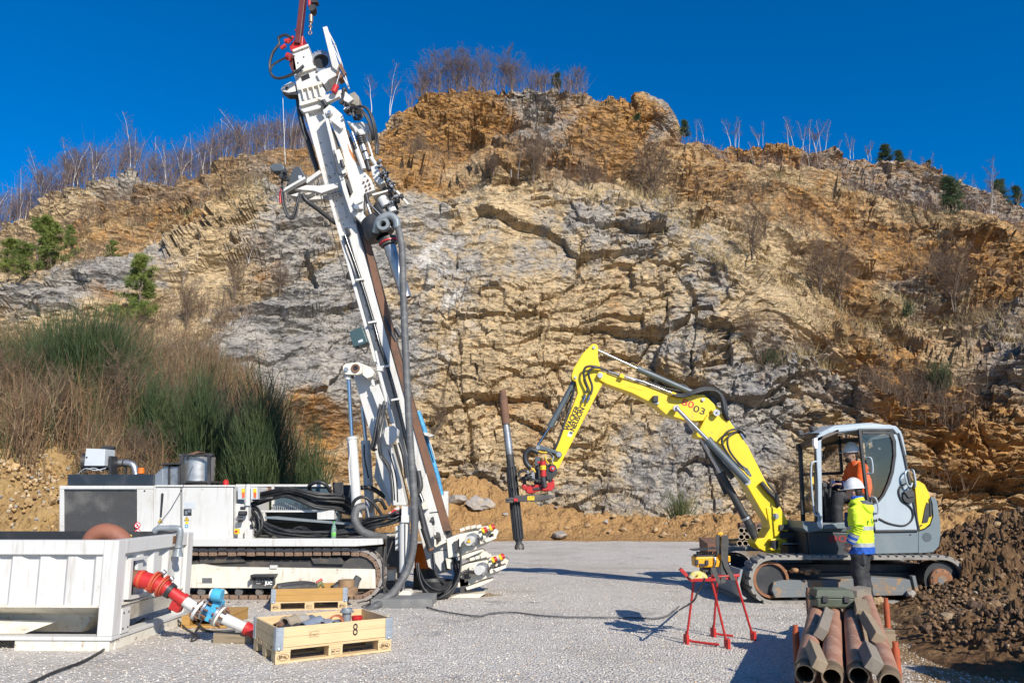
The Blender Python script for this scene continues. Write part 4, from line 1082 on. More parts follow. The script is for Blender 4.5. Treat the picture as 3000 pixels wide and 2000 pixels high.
# --- crawler tracks
def rig_track(Y0,w,detail=True):
 tr=thing('track','','',(0,0,0));del tr['label'];del tr['category']
 tr.name='track';tr.parent=RIG
 W0=Y0*DS;cL=P(330,1688,YT);cR=P(1046,1690,YT);r=.366
 xl,xr,zc=cL.x,cR.x,r+.035
 per=2*(xr-xl)+2*math.pi*r;n=int(per/.145);L=per/n
 def pos(s):
  s=s%per;a=xr-xl
  if s<a:return Vector((xl+s,0,zc+r)),0.0
  s-=a
  if s<math.pi*r:t=s/r;return Vector((xr+r*math.sin(t),0,zc+r*math.cos(t))),t
  s-=math.pi*r
  if s<a:return Vector((xr-s,0,zc-r)),math.pi
  s-=a;t=s/r;return Vector((xl-r*math.sin(t),0,zc-r*math.cos(t))),math.pi+t
 m=MB()
 hw=w/2
 m.prism([(-L*.52,-hw,.0),(-L*.40,-hw,.035),(L*.30,-hw,.035),(L*.50,-hw,.012),(L*.50,-hw,-.012),(-L*.52,-hw,-.012)],(0,w,0))
 m.mi=1
 for yy in(-hw+.012,hw-.06):
  m.box((0,yy+.03,-.045),(L*.82,.06,.062))
  for xx in(-.03,.03):m.tube((xx,yy+.001,-.04),(xx,yy-.012,-.04),.013,None,6)
 me=bpy.data.meshes.new('track_shoe');me.from_pydata(m.v,[],m.f);me.polygons.foreach_set('use_smooth',m.s)
 me.materials.append(M_TRACK);me.materials.append(M_LINK);me.polygons.foreach_set('material_index',m.m);me.update()
 L0=world_loc(RIG)
 for k in range(n):
  p,t=pos((k+.3)*L)
  o=bpy.data.objects.new('track_shoe',me);COL.objects.link(o);o.parent=tr
  o.location=Vector((p.x,W0+hw,p.z))-L0+Vector((0,0,random.uniform(-.006,.006)))
  o.rotation_euler=(random.uniform(-.015,.015),t+random.uniform(-.03,.03),0)
 fr=PM()
 fr.pxprism([(400,1662),(590,1652),(640,1660),(1098,1667),(1100,1724),(400,1721)],Y0-.02,.12)
 build(fr,'side_frame',M_CREAM,tr,bev=.012)
 inn=PM();inn.rect(350,1640,1060,1722,Y0+.14,w-.2)
 inn.pxprism([(585,1630),(700,1627),(720,1645),(585,1650)],Y0+.1,.05)
 inn.pxprism([(910,1632),(1000,1632),(1010,1652),(920,1650)],Y0+.08,.06)
 build(inn,'inner_frame',M_DARK,tr)
 ro=PM()
 for x in(590,640,700,760,820,880,940,1000):ro.bar((x,1733,Y0+.02),(x,1733,Y0+w-.05),11)
 for x in(330,1046):ro.tube((P(x,1688,YT).x,W0+.06,zc),(P(x,1688,YT).x,W0+w-.06,zc),r-.09,None,26)
 build(ro,'rollers',M_DARK,tr)
 if detail:
  d=PM();d.rect(592,1692,621,1707,Y0-.026,.01);build(d,'type_plate',M_STEEL,tr)
  d=PM();d.rect(790,1655,811,1665,Y0-.04,.06);build(d,'grease_cover',M_WHITE,tr,bev=.004)
  d=PM()
  for x in(640,818):d.pxprism([(x-12,1722),(x+14,1722),(x+24,1738),(x-8,1742)],Y0+.0,.06)
  build(d,'roller_guard',M_CREAM,tr)
 return tr
trk=rig_track(YT,.45)
rig_track(13.15,.45,False)
st=PM();st.pxprism([(734,1683),(806,1682),(803,1690),(738,1690)],11.12,.16);st.rect(742,1690,803,1712,11.20,.07);st.rect(733,1684,738,1700,11.13,.12)
stp=build(st,'step_box',M_BLACK,trk,bev=.004)
lettering('HUTTE',.075,wl(trk,P(772,1697,11.195)),trk,M_GREYP,mirror=True,bold=.001)  # mirrored grey letters paint a reflection of the name
lettering('JUC',.062,wl(trk,P(787,1707.5,11.195)),trk,M_WPRINT,bold=.004)
lettering('www',.03,wl(trk,P(757,1708,11.195)),trk,M_WPRINT)
# --- deck
d=PM();d.pxprism([(330,1577),(1119,1577),(1121,1594),(1040,1600),(330,1600)],11.18,.10)
build(d,'deck_beam',M_WHITE,RIG,bev=.01)
d=PM();d.box2(P(330,1577,11.18)+Vector((0,.1,-.01)),P(1110,1577,11.18)+Vector((0,2.1,-.06)));build(d,'deck_plate',M_CREAM,RIG)
d=PM();d.box2(P(380,1601,11.6)+Vector((0,0,0)),P(1120,1601,11.6)+Vector((0,1.6,-.25)));build(d,'chassis',M_BLACK,RIG)
# --- power pack
YP=11.42
p=PM();p.rect(176,1424,686,1580,YP+.02,1.75);pack=build(p,'power_pack',M_WHITE,RIG,bev=.015)
p=PM()
p.rect(174,1422,449,1432,YP-.005,.03);p.rect(174,1432.5,187,1580,YP-.005,.03);p.rect(401,1432.5,449,1580,YP-.005,.03)
build(p,'radiator_surround',M_WHITE,pack,bev=.005)
p=PM();p.rect(187.5,1437,400.5,1580,YP+.012,.02);build(p,'radiator_grille',M_GRILLE,pack)
p=PM();p.rect(187.5,1433,400.5,1436.5,YP-.002,.02);p.bolts([(235+k*39,1435)for k in range(5)],YP-.003,1.6,.01);build(p,'grille_frame',M_NAVY,pack)
p=PM();p.rect(456,1426,527,1579,YP-.006,.03);build(p,'side_panel',M_WHITE,pack,bev=.008)
p=PM();p.rect(533,1426,683,1577,YP-.010,.03);pdr=build(p,'door',M_WHITE,pack,bev=.008)
p=PM();p.rect(449.5,1421,455.5,1580,YP-.012,.03);p.rect(527.3,1421,532.5,1580,YP-.004,.03);p.rect(456,1420,688,1425.5,YP-.012,.03);build(p,'corner_strip',M_WHITE,pack,bev=.004)
p=PM();p.rect(450.2,1426,451.6,1580,YP-.009,.02);p.rect(527.6,1426,528.8,1579,YP-.0075,.02);p.rect(531.4,1426,532.6,1578,YP-.0075,.02);p.rect(683.6,1426,684.8,1578,YP-.0,.02);p.rect(533,1578,683,1579.6,YP-.0,.02);p.rect(456,1426.2,683,1427.2,YP-.0145,.02);build(p,'panel_gap_shade',M_DARK,pack)  # thin dark strips painting the shadow in the panel gaps
p=PM();p.pxprism([(472,1446),(475,1443),(479,1446),(473,1514),(468,1514)],YP-.016,.012);build(p,'handle',M_BLACK,pack)
p=PM();p.bolts([(424,1437)],YP-.006,2.4,.01);build(p,'lock',M_BLACK,pack)
p=PM();p.rect(540,1471,571,1488,YP-.013,.004);build(p,'type_plate',M_LGREY,pack)
p=PM();p.rect(538,1490,561,1510,YP-.013,.004);wd_=build(p,'inspection_window',M_BLACK,pack)
p=PM();p.rect(542,1495,549,1507,YP-.018,.004);p.rect(551,1493,558,1500,YP-.018,.004);build(p,'gauge',M_STEEL,pack)
def warn(cx,cy,s,Y,parent,lean=0):
 t=PM();t.pxprism([(cx,cy-s),(cx+s,cy+s*.75),(cx-s,cy+s*.75)],Y,.003);build(t,'warning_sign',M_INK,parent)
 t=PM();t.pxprism([(cx,cy-s*.68),(cx+s*.74,cy+s*.58),(cx-s*.74,cy+s*.58)],Y-.003,.002);build(t,'warning_sign',M_YELL,parent)
 t=PM();t.rect(cx-s*.1,cy-s*.3,cx+s*.1,cy+s*.2,Y-.0055,.002);t.rect(cx-s*.1,cy+s*.3,cx+s*.1,cy+s*.45,Y-.0055,.002);build(t,'warning_mark',M_INK,parent)
warn(469,1525,7.5,YP-.012,pack);warn(547,1519,7.5,YP-.016,pack)
p=PM();p.rect(543,1526.5,551,1534,YP-.015,.003);build(p,'sticker',M_YELL,pack)
p=PM();p.rect(542,1536,551,1545,YP-.015,.003);build(p,'sticker',M_BPRINT,pack)
p=PM();p.rect(544.5,1538.5,548.5,1542.5,YP-.0175,.002);build(p,'sticker_mark',M_WPRINT,pack)
for cy in(1538,1558):
 p=PM();p.disc(402.5,cy,YP-.012,9,.003);build(p,'prohibition_sign',M_WPRINT,pack)
 p=PM();p.ring(402.5,cy,YP-.015,6.8,9,.003);p.pxprism([(396,cy-5.5),(398,cy-7),(409,cy+5.5),(407,cy+7)],YP-.0155,.003);build(p,'prohibition_mark',M_RPRINT,pack)
 p=PM();p.pxprism([(399,cy+3),(402,cy-4),(406,cy-1),(404,cy+4)],YP-.0135,.002);build(p,'prohibition_symbol',M_INK,pack)
p=PM();p.rect(197,1389,452,1421.5,YP+.12,1.4);build(p,'engine_cover',M_NAVY,pack,bev=.012)
p=PM();p.pxprism([(453,1390),(478,1368),(478,1421),(453,1421)],YP+.14,1.0);p.rect(478,1366,524,1421,YP+.14,1.0)
build(p,'exhaust_housing',M_STEEL,pack,bev=.006)
p=PM();p.pxprism([(464,1362),(480,1356),(526,1355),(526,1359),(480,1361)],YP+.06,1.1);p.rect(492,1361,497,1421,YP+.115,.03);p.rect(521,1361,527,1421,YP+.115,.03);build(p,'housing_frame',M_BLACK,pack)
# silver stack in its angle-iron frame
p=PM();cX=P(575,1400,YP+.45);rr=.265
n=20;z0=P(575,1408,YP+.2).z;z1=P(575,1337,YP+.2).z
ring=lambda z,r:[Vector((cX.x+r*1.05*math.cos(2*math.pi*k/n),cX.y+r*math.sin(2*math.pi*k/n),z+.008*math.sin(k*3.1)))for k in range(n)]
p.loft([ring(z0+(z1-z0)*t,rr+.006*math.sin(t*21))for t in np.linspace(0,1,7)]);build(p,'silencer_jacket',M_STEEL,pack)
p=PM()
for x,Y in((533,YP+.12),(611,YP+.12),(545,YP+.9),(622,YP+.9)):p.rect(x-4,1334,x+4,1420,Y,.05)
p.box2(P(528,1334,YP+.12),P(617,1330,YP+.12)+Vector((0,.05,0)))
a,b_,c,e=P(528,1332,YP+.12),P(617,1332,YP+.12),P(624,1330,YP+.95),P(541,1330,YP+.95)
for q0,q1 in((a,e),(b_,c),(e,c)):p.beam(q0,q1,.045,.03)
p.rect(529,1408,616,1413,YP+.115,.8)
build(p,'silencer_frame',M_BLACK,pack)
p=PM();p.pxprism([(548,1330),(577,1321),(586,1324),(560,1333)],YP+.35,.3);build(p,'rain_flap',M_RUST,pack)
# cabinet, air cleaner, intake elbow, beacon
p=PM();p.pxprism([(252,1313),(308,1315),(305,1364),(246,1364)],YP+.2,.32);cab_=build(p,'control_cabinet',M_LGREY,pack,bev=.008)
p=PM();p.disc(253.5,1339,YP+.19,2.4,.015,10);build(p,'cabinet_lock',M_BLACK,pack)
p=PM();p.bar((240,1352,YP+.45),(332,1352,YP+.6),24,n=20);p.bar((300,1312,YP+.6),(336,1314,YP+.6),7);p.rect(318,1335,326,1388,YP+.25,.2);p.rect(250,1364,318,1369,YP+.25,.3)
build(p,'air_cleaner',M_BLACK,pack)
p=PM();p.hose([(332,1357,YP+.5),(350,1356,YP+.5),(375,1356,YP+.5),(392,1365,YP+.5),(398,1390,YP+.5)],px_r(10,YP+.5),14,5);build(p,'intake_pipe',M_STEEL,pack)
p=PM();p.bar((343,1356.5,YP+.5),(348,1356.5,YP+.5),11.5);p.bar((362,1356,YP+.5),(366,1356,YP+.5),11.5);p.rect(364,1366,369,1388,YP+.5,.04);build(p,'hose_clamp',M_BLACK,pack)
p=PM();p.lathe(P(413,1386,YP+.25),(0,0,1),[(0,0),(0,.052),(.075,.048),(.088,.036),(.09,0)],16);build(p,'beacon',M_ORANGE,pack)
p=PM();p.hose([(228,1388,YP+.3),(250,1372,YP+.22),(280,1377,YP+.2),(310,1371,YP+.2)],.008,5);p.hose([(240,1385,YP+.3),(270,1370,YP+.22),(300,1380,YP+.25)],.006,5);build(p,'cables',M_LGREY,pack)
p=PM();p.lathe(P(661,1420,YP+.5),(0,0,1),[(0,.045),(.06,.045),(.085,.02),(.09,0)],12);build(p,'filler_cap',M_RED,pack)
p=PM();p.hose([(430,1575,YP-.05),(500,1490,YP-.04),(548,1400,YP+.0),(590,1310,YP+.6)],.004,4,2);build(p,'stay_wire',M_DARK,pack)
# --- open hose bay between the power pack and the mast
p=PM();p.rect(690,1418,968,1425,13.0,.12);p.rect(795,1425,802,1500,12.98,.08);p.rect(762,1494,932,1500,11.75,.35);p.rect(929,1494,978,1521,11.72,.45);p.rect(770,1500,776,1530,11.75,.1)
build(p,'bay_frame',M_WHITE,RIG,bev=.006)
p=PM();p.rect(802,1425,968,1500,13.05,.1);p.rect(978,1498,990,1530,11.9,.3);build(p,'bay_panel',pmat('slate_paint',(.05,.085,.105),None,.5),RIG)
p=PM();p.rect(740,1426,795,1436,13.02,.06);build(p,'wood_chock',M_RUST,RIG)
p=PM();p.rect(975,1412,1005,1470,12.6,.04);p.rect(980,1420,1030,1490,12.9,.5);p.rect(700,1520,1080,1576,12.3,.6);p.rect(780,1500,935,1530,12.0,.4);build(p,'valve_block',M_BLACK,RIG,bev=.006)
p=PM();p.pxprism([(774,1513),(800,1512),(1010,1531),(1030,1533),(1028,1537),(1005,1536),(776,1518)],11.55,.22);build(p,'step_plank',M_GREYP,RIG,bev=.004)
p=PM();p.bolts([(800+k*7.2,1487+(k%3))for k in range(20)],11.95,2.6,.05)
for k in range(24):p.bar((800+k*6,1493,11.85),(801+k*6+random.uniform(-2,2),1478-random.uniform(0,9),11.85),1.8,n=6)
build(p,'hose_couplings',M_STEEL,RIG)
rq=random.Random(44)
def bundle(name,paths,n,r,jx,jy,jY,mat=M_RUBBER,parent=RIG,seed=1):
 q=random.Random(seed);m=PM()
 for k in range(n):
  base=paths[k%len(paths)];ox,oy,oY=q.uniform(-jx,jx),q.uniform(-jy,jy),q.uniform(-jY,jY)
  m.hose([(x+ox+q.uniform(-jx,jx)*.35,y+oy+q.uniform(-jy,jy)*.35,Y+oY)for x,y,Y in base],r*q.uniform(.75,1.2),6,3)
 return build(m,name,mat,parent)
bundle('hose_bundle',[[(745,1452,11.9),(800,1440,11.8),(850,1436,11.75),(930,1452,11.75),(1000,1460,11.9),(1050,1478,12.1)]],16,.021,4,12,.15,seed=1)
bundle('hose_bundle',[[(750,1468,11.9),(820,1446,11.8),(860,1452,11.75),(920,1478,11.75),(985,1486,11.9),(1040,1500,12.1)]],10,.018,4,8,.12,seed=2)
bundle('hose_bundle',[[(735,1480,11.7),(760,1500,11.6),(770,1540,11.5),(755,1562,11.5),(740,1545,11.5),(735,1520,11.6)],[(730,1490,11.7),(752,1510,11.55),(758,1550,11.5),(740,1568,11.5)]],9,.016,6,6,.1,seed=3)
bundle('hose_bundle',[[(770,1535,11.6),(800,1552,11.5),(850,1566,11.45),(930,1568,11.5),(1010,1562,11.5),(1060,1555,11.5)]],13,.020,6,9,.12,seed=4)
bundle('hose_bundle',[[(850,1560,11.6),(880,1540,11.6),(920,1560,11.5),(980,1574,11.5),(1040,1560,11.5)],[(790,1572,11.6),(840,1555,11.55),(900,1562,11.5),(950,1572,11.45)]],8,.014,8,6,.1,seed=5)
bundle('hose_bundle',[[(1060,1540,11.5),(1090,1528,11.4),(1130,1520,11.4),(1165,1512,11.4),(1185,1500,11.5)]],18,.016,5,14,.12,seed=6)
bundle('hose_bundle',[[(745,1478,11.7),(765,1468,11.65),(790,1462,11.7)]],6,.017,8,6,.1,seed=7)
p=PM();p.hose([(912,1442,12.2),(905,1425,12.1),(925,1412,12.0),(950,1416,12.0),(970,1440,12.1)],.032,8);p.hose([(1030,1490,11.4),(1040,1465,11.35),(1065,1455,11.35),(1095,1475,11.4),(1120,1510,11.5)],.026,8)
p.hose([(1085,1500,11.7),(1095,1470,11.7),(1115,1465,11.7),(1130,1490,11.8)],.03,8);p.hose([(1055,1428,12.3),(1090,1430,12.4),(1135,1460,12.5)],.04,8)
build(p,'arched_hoses',M_RUBBER,RIG)
p=PM();p.hose([(1068,1482,11.35),(1045,1490,11.3),(1040,1520,11.25),(1055,1550,11.25),(1085,1566,11.3),(1125,1572,11.5)],.062,12);build(p,'suction_hose',M_BIGHOSE,RIG)
p=PM()
for x in(706,744):
 p.rect(x-10,1426,x+10,1462,11.45,.12)
con=build(p,'junction_box',M_LGREY,RIG,bev=.006)
p=PM()
for x in(713,747):p.rect(x-5,1430,x+4,1447,11.44,.006)
build(p,'box_label',M_YELL,RIG)
p=PM()
for x in(713,747):p.rect(x-3.5,1441,x+3.5,1457,11.436,.006)
build(p,'box_label',pmat('orange_label',(.75,.12,.03)),RIG)
p=PM();p.bar((727,1418,11.5),(725,1480,11.5),8);p.pxprism([(690,1474),(727,1478),(727,1524),(738,1532),(738,1576),(690,1576)],11.5,.3);p.rect(716,1550,739,1578,11.4,.2);build(p,'corner_post',M_WHITE,RIG,bev=.008)
p=PM();p.bar((700,1503,11.4),(722,1503,11.4),7);p.bar((697,1521,11.38),(712,1521,11.4),8);p.bar((705,1488,11.4),(718,1488,11.4),5);build(p,'hydraulic_filter',M_BLACK,RIG)
p=PM();p.rect(687,1548,699,1563,11.36,.05);build(p,'switch_box',M_YELL,RIG);p=PM();p.disc(692,1556,11.35,3.5,.02);build(p,'switch_knob',M_RED,RIG)
# --- raising cylinders, mast arm
p=PM();p.bar((1021,1108,11.65),(1031,1285,11.65),5.8);p.bar((1061,1190,12.6),(1071,1290,12.6),6);build(p,'piston_rod',M_CHROME,RIG)
p=PM();p.bar((1031,1282,11.65),(1047,1515,11.65),14.5);p.bar((1030.8,1279,11.65),(1031.4,1287,11.65),16);p.bar((1018.5,1098,11.65),(1020,1112,11.65),9.5);p.hose([(1024,1292,11.55),(1026,1330,11.54),(1022,1360,11.54),(1026,1420,11.54)],.012,6);build(p,'raising_cylinder',M_WHITE,RIG)
p=PM();p.bar((1071,1290,12.6),(1086,1525,12.6),13.5);build(p,'raising_cylinder',M_WHITE,RIG)
p=PM();p.hose([(1067,1302,12.4),(1068,1340,12.4),(1080,1400,12.4)],.014,6);build(p,'cylinder_pipe',M_BLACK,RIG)
p=PM();p.pxprism([(1004,1072),(1012,1065),(1050,1060),(1060,1068),(1062,1092),(1050,1098),(1012,1096),(1004,1088)],11.55,.1)
p.pxprism([(1053,1062),(1085,1075),(1096,1090),(1092,1102),(1075,1108),(1060,1096)],11.7,.3);build(p,'cylinder_yoke',M_CREAM,RIG,bev=.008)
p=PM();p.ring(1041,1078,11.53,7.5,13,.06);build(p,'pin_bush',M_RUST,RIG);p=PM();p.disc(1041,1078,11.545,7.5,.02);build(p,'pin_bore',M_INK,RIG)
p=PM();p.disc(1014,1081,11.52,6.5,.04);build(p,'pivot_pin',M_STEEL,RIG)
p=PM();p.pxprism([(1036,1100),(1062,1094),(1096,1115),(1118,1200),(1140,1290),(1172,1400),(1190,1480),(1150,1480),(1118,1398),(1084,1268)],12.0,.5);arm=build(p,'mast_arm',M_WHITE,RIG,bev=.01)
p=PM();p.pxprism([(1086,1140),(1108,1124),(1125,1170),(1130,1195),(1108,1200)],11.85,.16);p.pxprism([(1128,1252),(1152,1246),(1166,1258),(1164,1275),(1150,1296),(1140,1304),(1132,1300),(1124,1275)],11.8,.2);p.bar((1087,1105,11.85),(1094,1130,11.85),5);p.bar((1108,1080,11.9),(1150,1240,11.9),6);p.bar((1100,1028,11.95),(1112,1082,11.95),4)
p.rect(1104,1072,1120,1086,11.85,.12);build(p,'slide_bracket',M_WHITE,RIG,bev=.006)
p=PM();p.pxprism([(1096,1396),(1108,1300),(1120,1380),(1145,1470),(1138,1482)],12.45,.2);p.pxprism([(1150,1300),(1166,1300),(1178,1420),(1168,1480),(1156,1440)],12.4,.2);build(p,'mast_arm_rear',M_WHITE,RIG)
bundle('hose_bundle',[[(1118,1185,11.75),(1108,1230,11.7),(1098,1290,11.65),(1092,1310,11.65),(1100,1316,11.7)],[(1128,1180,11.75),(1122,1230,11.7),(1112,1290,11.65),(1118,1335,11.65),(1140,1370,11.65),(1150,1420,11.65),(1152,1470,11.65)]],9,.014,5,5,.06,seed=8)
p=PM();p.hose([(1137,1315,11.8),(1160,1395,11.8),(1165,1470,11.85)],.012,6);p.hose([(1170,1296,11.8),(1182,1335,11.78),(1190,1400,11.8)],.03,8);build(p,'return_hose',M_RUBBER,RIG)
# --- mast
def lx(y):return 892+.278*(y-327)
def rx(y):return np.interp(y,[327,667,1046,1247,1566,1690],[948,1045,1150,1212,1312,1342])
YM=12.2
MAST=PM();ysm=[300,500,667,850,1046,1247,1420,1566,1660]
left=[(lx(y)+3 if y<1100 else lx(y)+3-(y-1100)*.02,y)for y in ysm]
MAST.pxprism(left+[(1288,1680),(1330,1668)]+[(rx(y)-2,y)for y in ysm[::-1]],YM,.42)
mast=build(MAST,'mast',M_WHITE,RIG,bev=.01)
p=PM();p.pxprism([(lx(y),y)for y in(320,700,1060)]+[(lx(y)+9,y)for y in(1060,700,320)],YM-.07,.10);build(p,'mast_flange',M_WHITE,mast,bev=.004)
p=PM();p.pxprism([(rx(y)-30,y)for y in(655,850,1046,1247,1400)]+[(rx(y),y)for y in(1400,1247,1046,850,655)],YM-.09,.12);build(p,'mast_flange',M_WHITE,mast,bev=.004)
p=PM();p.pxprism([(1222,1429),(1248,1385),(1300,1564),(1332,1640),(1326,1668),(1290,1672),(1274,1647),(1268,1601)],YM-.12,.2);foot=build(p,'mast_foot',M_WHITE,mast,bev=.008)
p=PM();p.pxprism([(1258,1500),(1284,1497),(1286,1500),(1259,1503)],YM-.125,.006);p.pxprism([(1262,1516),(1270,1512),(1274,1530),(1272,1538),(1266,1536)],YM-.128,.006);p.pxprism([(1280,1612),(1312,1608),(1312,1610),(1280,1614)],YM-.125,.006);build(p,'foot_slot',M_BLACK,mast)
p=PM();p.bar((1265,1522,YM-.15),(1265,1522,YM-.1),4.5);p.bar((1280,1566,YM-.3),(1283,1580,YM-.2),10);p.bar((1318,1650,YM-.2),(1318,1650,YM-.1),5);build(p,'foot_valve',M_DARK,mast)
p=PM();p.pxprism([(1274,1598),(1305,1583),(1307,1588),(1276,1603)],YM-.3,.25);p.rect(1272,1560,1277,1600,YM-.3,.1);p.pxprism([(1305,1634),(1328,1640),(1326,1668),(1310,1664)],YM-.25,.15);p.pxprism([(1228,1481),(1248,1470),(1252,1490),(1240,1492)],YM-.3,.2);build(p,'foot_bracket',M_CREAM,mast,bev=.004)
p=PM();p.pxprism([(1040,640),(1062,640),(1120,850),(1182,1080),(1300,1490),(1330,1600),(1345,1655),(1330,1655),(1290,1500),(1158,1046)],YM-.02,.28);build(p,'chain_channel',M_BLACK,mast)
p=PM();p.pxprism([(1062,690),(1079,690),(1119,850),(1188,1100),(1322,1553),(1298,1556),(1165,1090),(1098,850)],YM-.12,.1);build(p,'guide_rail',M_RUST,mast,bev=.006)
p=PM();p.hose([(1010,690,YM-.14),(1056,820,YM-.12),(1094,945,YM-.12),(1112,1010,YM-.14),(1135,1075,YM-.13),(1163,1175,YM-.12),(1190,1290,YM-.12),(1215,1400,YM-.14),(1238,1470,YM-.2)],px_r(6,YM),10,4);build(p,'feed_pipe',pmat('gloss_black',(.012,.012,.013),None,.18),mast)
p=PM()
for x,y in((1057,821),(1094,945),(1133,1074),(1160,1171)):p.beampx((x-14,y+2,YM-.12),(x+10,y-2,YM-.12),6,.12)
build(p,'pipe_clamp',M_WHITE,mast,bev=.003)
p=PM();p.hose([(1105,870,YM-.03),(1130,940,YM-.1),(1160,1000,YM-.1)],.035,8);p.bar((1158,960,YM-.1),(1172,985,YM-.1),7);p.hose([(1225,1380,YM-.15),(1232,1425,YM-.2),(1218,1450,YM-.2)],.045,8);build(p,'hose_end',M_BLACK,mast)
for poly,bl in(([(952,482),(972,474),(984,512),(962,520)],((955,484),(970,478),(980,510),(964,516))),([(980,602),(1005,594),(1018,640),(993,648)],((983,605),(1003,598),(1014,636),(996,644)))):
 p=PM();p.pxprism(poly,YM-.012,.02);build(p,'access_panel',M_WHITE,mast,bev=.003)
 p=PM();p.bolts(bl,YM-.012,1.6);build(p,'bolts',M_DARK,mast)
p=PM();p.pxprism([(967,566),(993,558),(998,572),(972,582)],YM-.06,.06);build(p,'bolt_plate',M_WHITE,mast,bev=.003);p=PM();p.bolts([(974,567),(983,564),(991,562),(976,576),(985,573),(994,570)],YM-.06,1.8);build(p,'bolts',M_DARK,mast)
p=PM();p.bolts([(lx(y)+22,y)for y in range(420,1040,34)],YM,1.6);build(p,'bolts',M_DARK,mast)
p=PM();p.pxprism([(1008,668),(1020,664),(1026,682),(1016,688)],YM-.2,.1);build(p,'lamp',M_BLACK,mast,bev=.01)
p=PM();p.pxprism([(1023,971),(1060,955),(1077,1002),(1060,1010),(1034,1016)],YM-.35,.25);tb=build(p,'terminal_box',pmat('dark_teal_box',(.035,.07,.075),None,.45),mast,bev=.01)
p=PM();p.pxprism([(1049,998),(1062,992),(1064,1000),(1050,1004)],YM-.352,.004);build(p,'box_label',M_LGREY,mast)
p=PM();p.hose([(1045,1016,YM-.3),(1060,1022,YM-.3),(1072,1034,YM-.3),(1080,1010,YM-.2)],.012,5);build(p,'box_cable',M_RUBBER,mast)
p=PM();p.hose([(873,285,YM+.1),(884,360,YM+.1),(905,420,YM+.15),(930,500,YM+.2)],.05,6);p.hose([(872,300,YM),(896,420,YM),(912,470,YM),(945,570,YM),(990,740,YM),(1040,900,YM)],.008,5);p.hose([(868,250,YM),(880,350,YM),(898,410,YM)],.014,5);build(p,'mast_cables',M_RUBBER,mast)
p=PM();p.hose([(1224,1205,12.6),(1246,1270,12.6),(1262,1330,12.6),(1282,1400,12.6),(1292,1450,12.6)],px_r(8,12.6),8,4);build(p,'tarp_roll',M_BLUETARP,mast)
p=PM();p.hose([(1244,1268,12.5),(1258,1290,12.5),(1275,1345,12.5)],.012,5);p.pxprism([(1240,1265),(1256,1268),(1272,1274),(1260,1279),(1244,1274)],12.4,.2);build(p,'tarp_strap',M_WHITE,mast)
p=PM();p.hose([(1290,1440,12.7),(1302,1475,12.7),(1303,1500,12.7)],.03,6);p.rect(1300,1438,1313,1512,12.75,.1);build(p,'rear_post',M_WHITE,mast)
# carriage on the mast with its white frames
YC=11.92
p=PM();p.pxprism([(952,318),(964,306),(978,313),(1002,335),(1013,380),(1034,450),(1058,492),(1088,525),(1100,556),(1066,568),(1064,626),(1034,634),(1021,592),(1030,566),(1002,440),(968,358)],YC,.22);car=build(p,'carriage',M_WHITE,RIG,bev=.012)
p=PM();p.pxprism([(968,352),(998,362),(1004,372),(1000,378)],YC-.08,.1);p.pxprism([(1033,590),(1056,548),(1062,590),(1040,600)],YC-.1,.1);p.rect(1036,590,1063,612,YC-.06,.08);p.pxprism([(1040,632),(1064,624),(1078,645),(1056,650)],YC,.2);build(p,'carriage_gusset',M_WHITE,car,bev=.006)
p=PM();p.pxprism([(946,322),(954,318),(985,440),(1018,560),(1036,625),(1026,622),(1005,560),(974,440)],YC-.03,.12);build(p,'slide_bar',M_WHITE,car,bev=.004)
p=PM();p.pxprism([(968,372),(980,385),(1000,450),(1026,560),(1030,566),(1020,566),(990,460)],YC+.05,.1);p.pxprism([(1013,380),(1020,380),(1050,460),(1044,465)],YC+.02,.15);p.pxprism([(1012,528),(1022,524),(1033,560),(1028,568)],YC-.04,.05);build(p,'carriage_recess',M_DARK,car)
p=PM();p.disc(964,328,YC-.06,11,.1);build(p,'pivot_boss',M_WHITE,car)
p=PM();p.disc(964,328,YC-.10,6,.06,8);p.disc(1044,606,YC-.12,8,.1,8);p.disc(1069,516,YC-.01,3.5,.02);build(p,'pivot_pin',M_STEEL,car)
p=PM();p.bolts([(1066,535),(1078,529),(1072,546),(1083,541),(1074,558),(1085,552)],YC,3.2,.03);build(p,'bolts',M_RUST,car)
p=PM();p.pxprism([(1018,420),(1028,440),(1042,462),(1056,486),(1048,484),(1032,462),(1022,440)],YC-.004,.01);build(p,'rust_run',M_RSTREAK,car)
p=PM();p.pxprism([(982,442),(994,436),(1010,480),(1012,505),(1004,512),(990,475)],YC-.1,.12);build(p,'valve_body',M_CREAM,car,bev=.006)
p=PM();p.bar((1000,470,YC-.14),(1006,490,YC-.14),6);p.hose([(978,440,YC-.1),(988,500,YC-.12),(1000,512,YC-.12),(1012,508,YC-.12)],.012,6);build(p,'valve_hoses',M_RUBBER,car)
# feed motor, springs and gearbox
p=PM();p.pxprism([(1014,352),(1034,360),(1060,356),(1080,362),(1086,390),(1070,396),(1044,396),(1036,378)],YC,.3);p.pxprism([(1042,380),(1056,376),(1076,380),(1074,392),(1054,396)],YC-.06,.1);build(p,'gearbox',M_WHITE,car,bev=.02)
p=PM();p.bar((1031,388,YC-.05),(1050,442,YC-.05),4.5);build(p,'piston_rod',M_CHROME,car)
p=PM();p.bar((1046,440,YC-.05),(1066,496,YC-.05),8);p.bar((1072,395,YC),(1092,462,YC),3.6);p.bar((1086,462,YC),(1106,490,YC),7);p.pxprism([(1085,488),(1104,482),(1118,510),(1128,536),(1112,540),(1094,525)],YC-.05,.3);build(p,'feed_cylinder',M_WHITE,car,bev=.006)
p=PM()
for k in range(5):p.bar((1053+k*2.1,398+k*6.5,YC),(1054+k*2.1,402+k*6.5,YC),12)
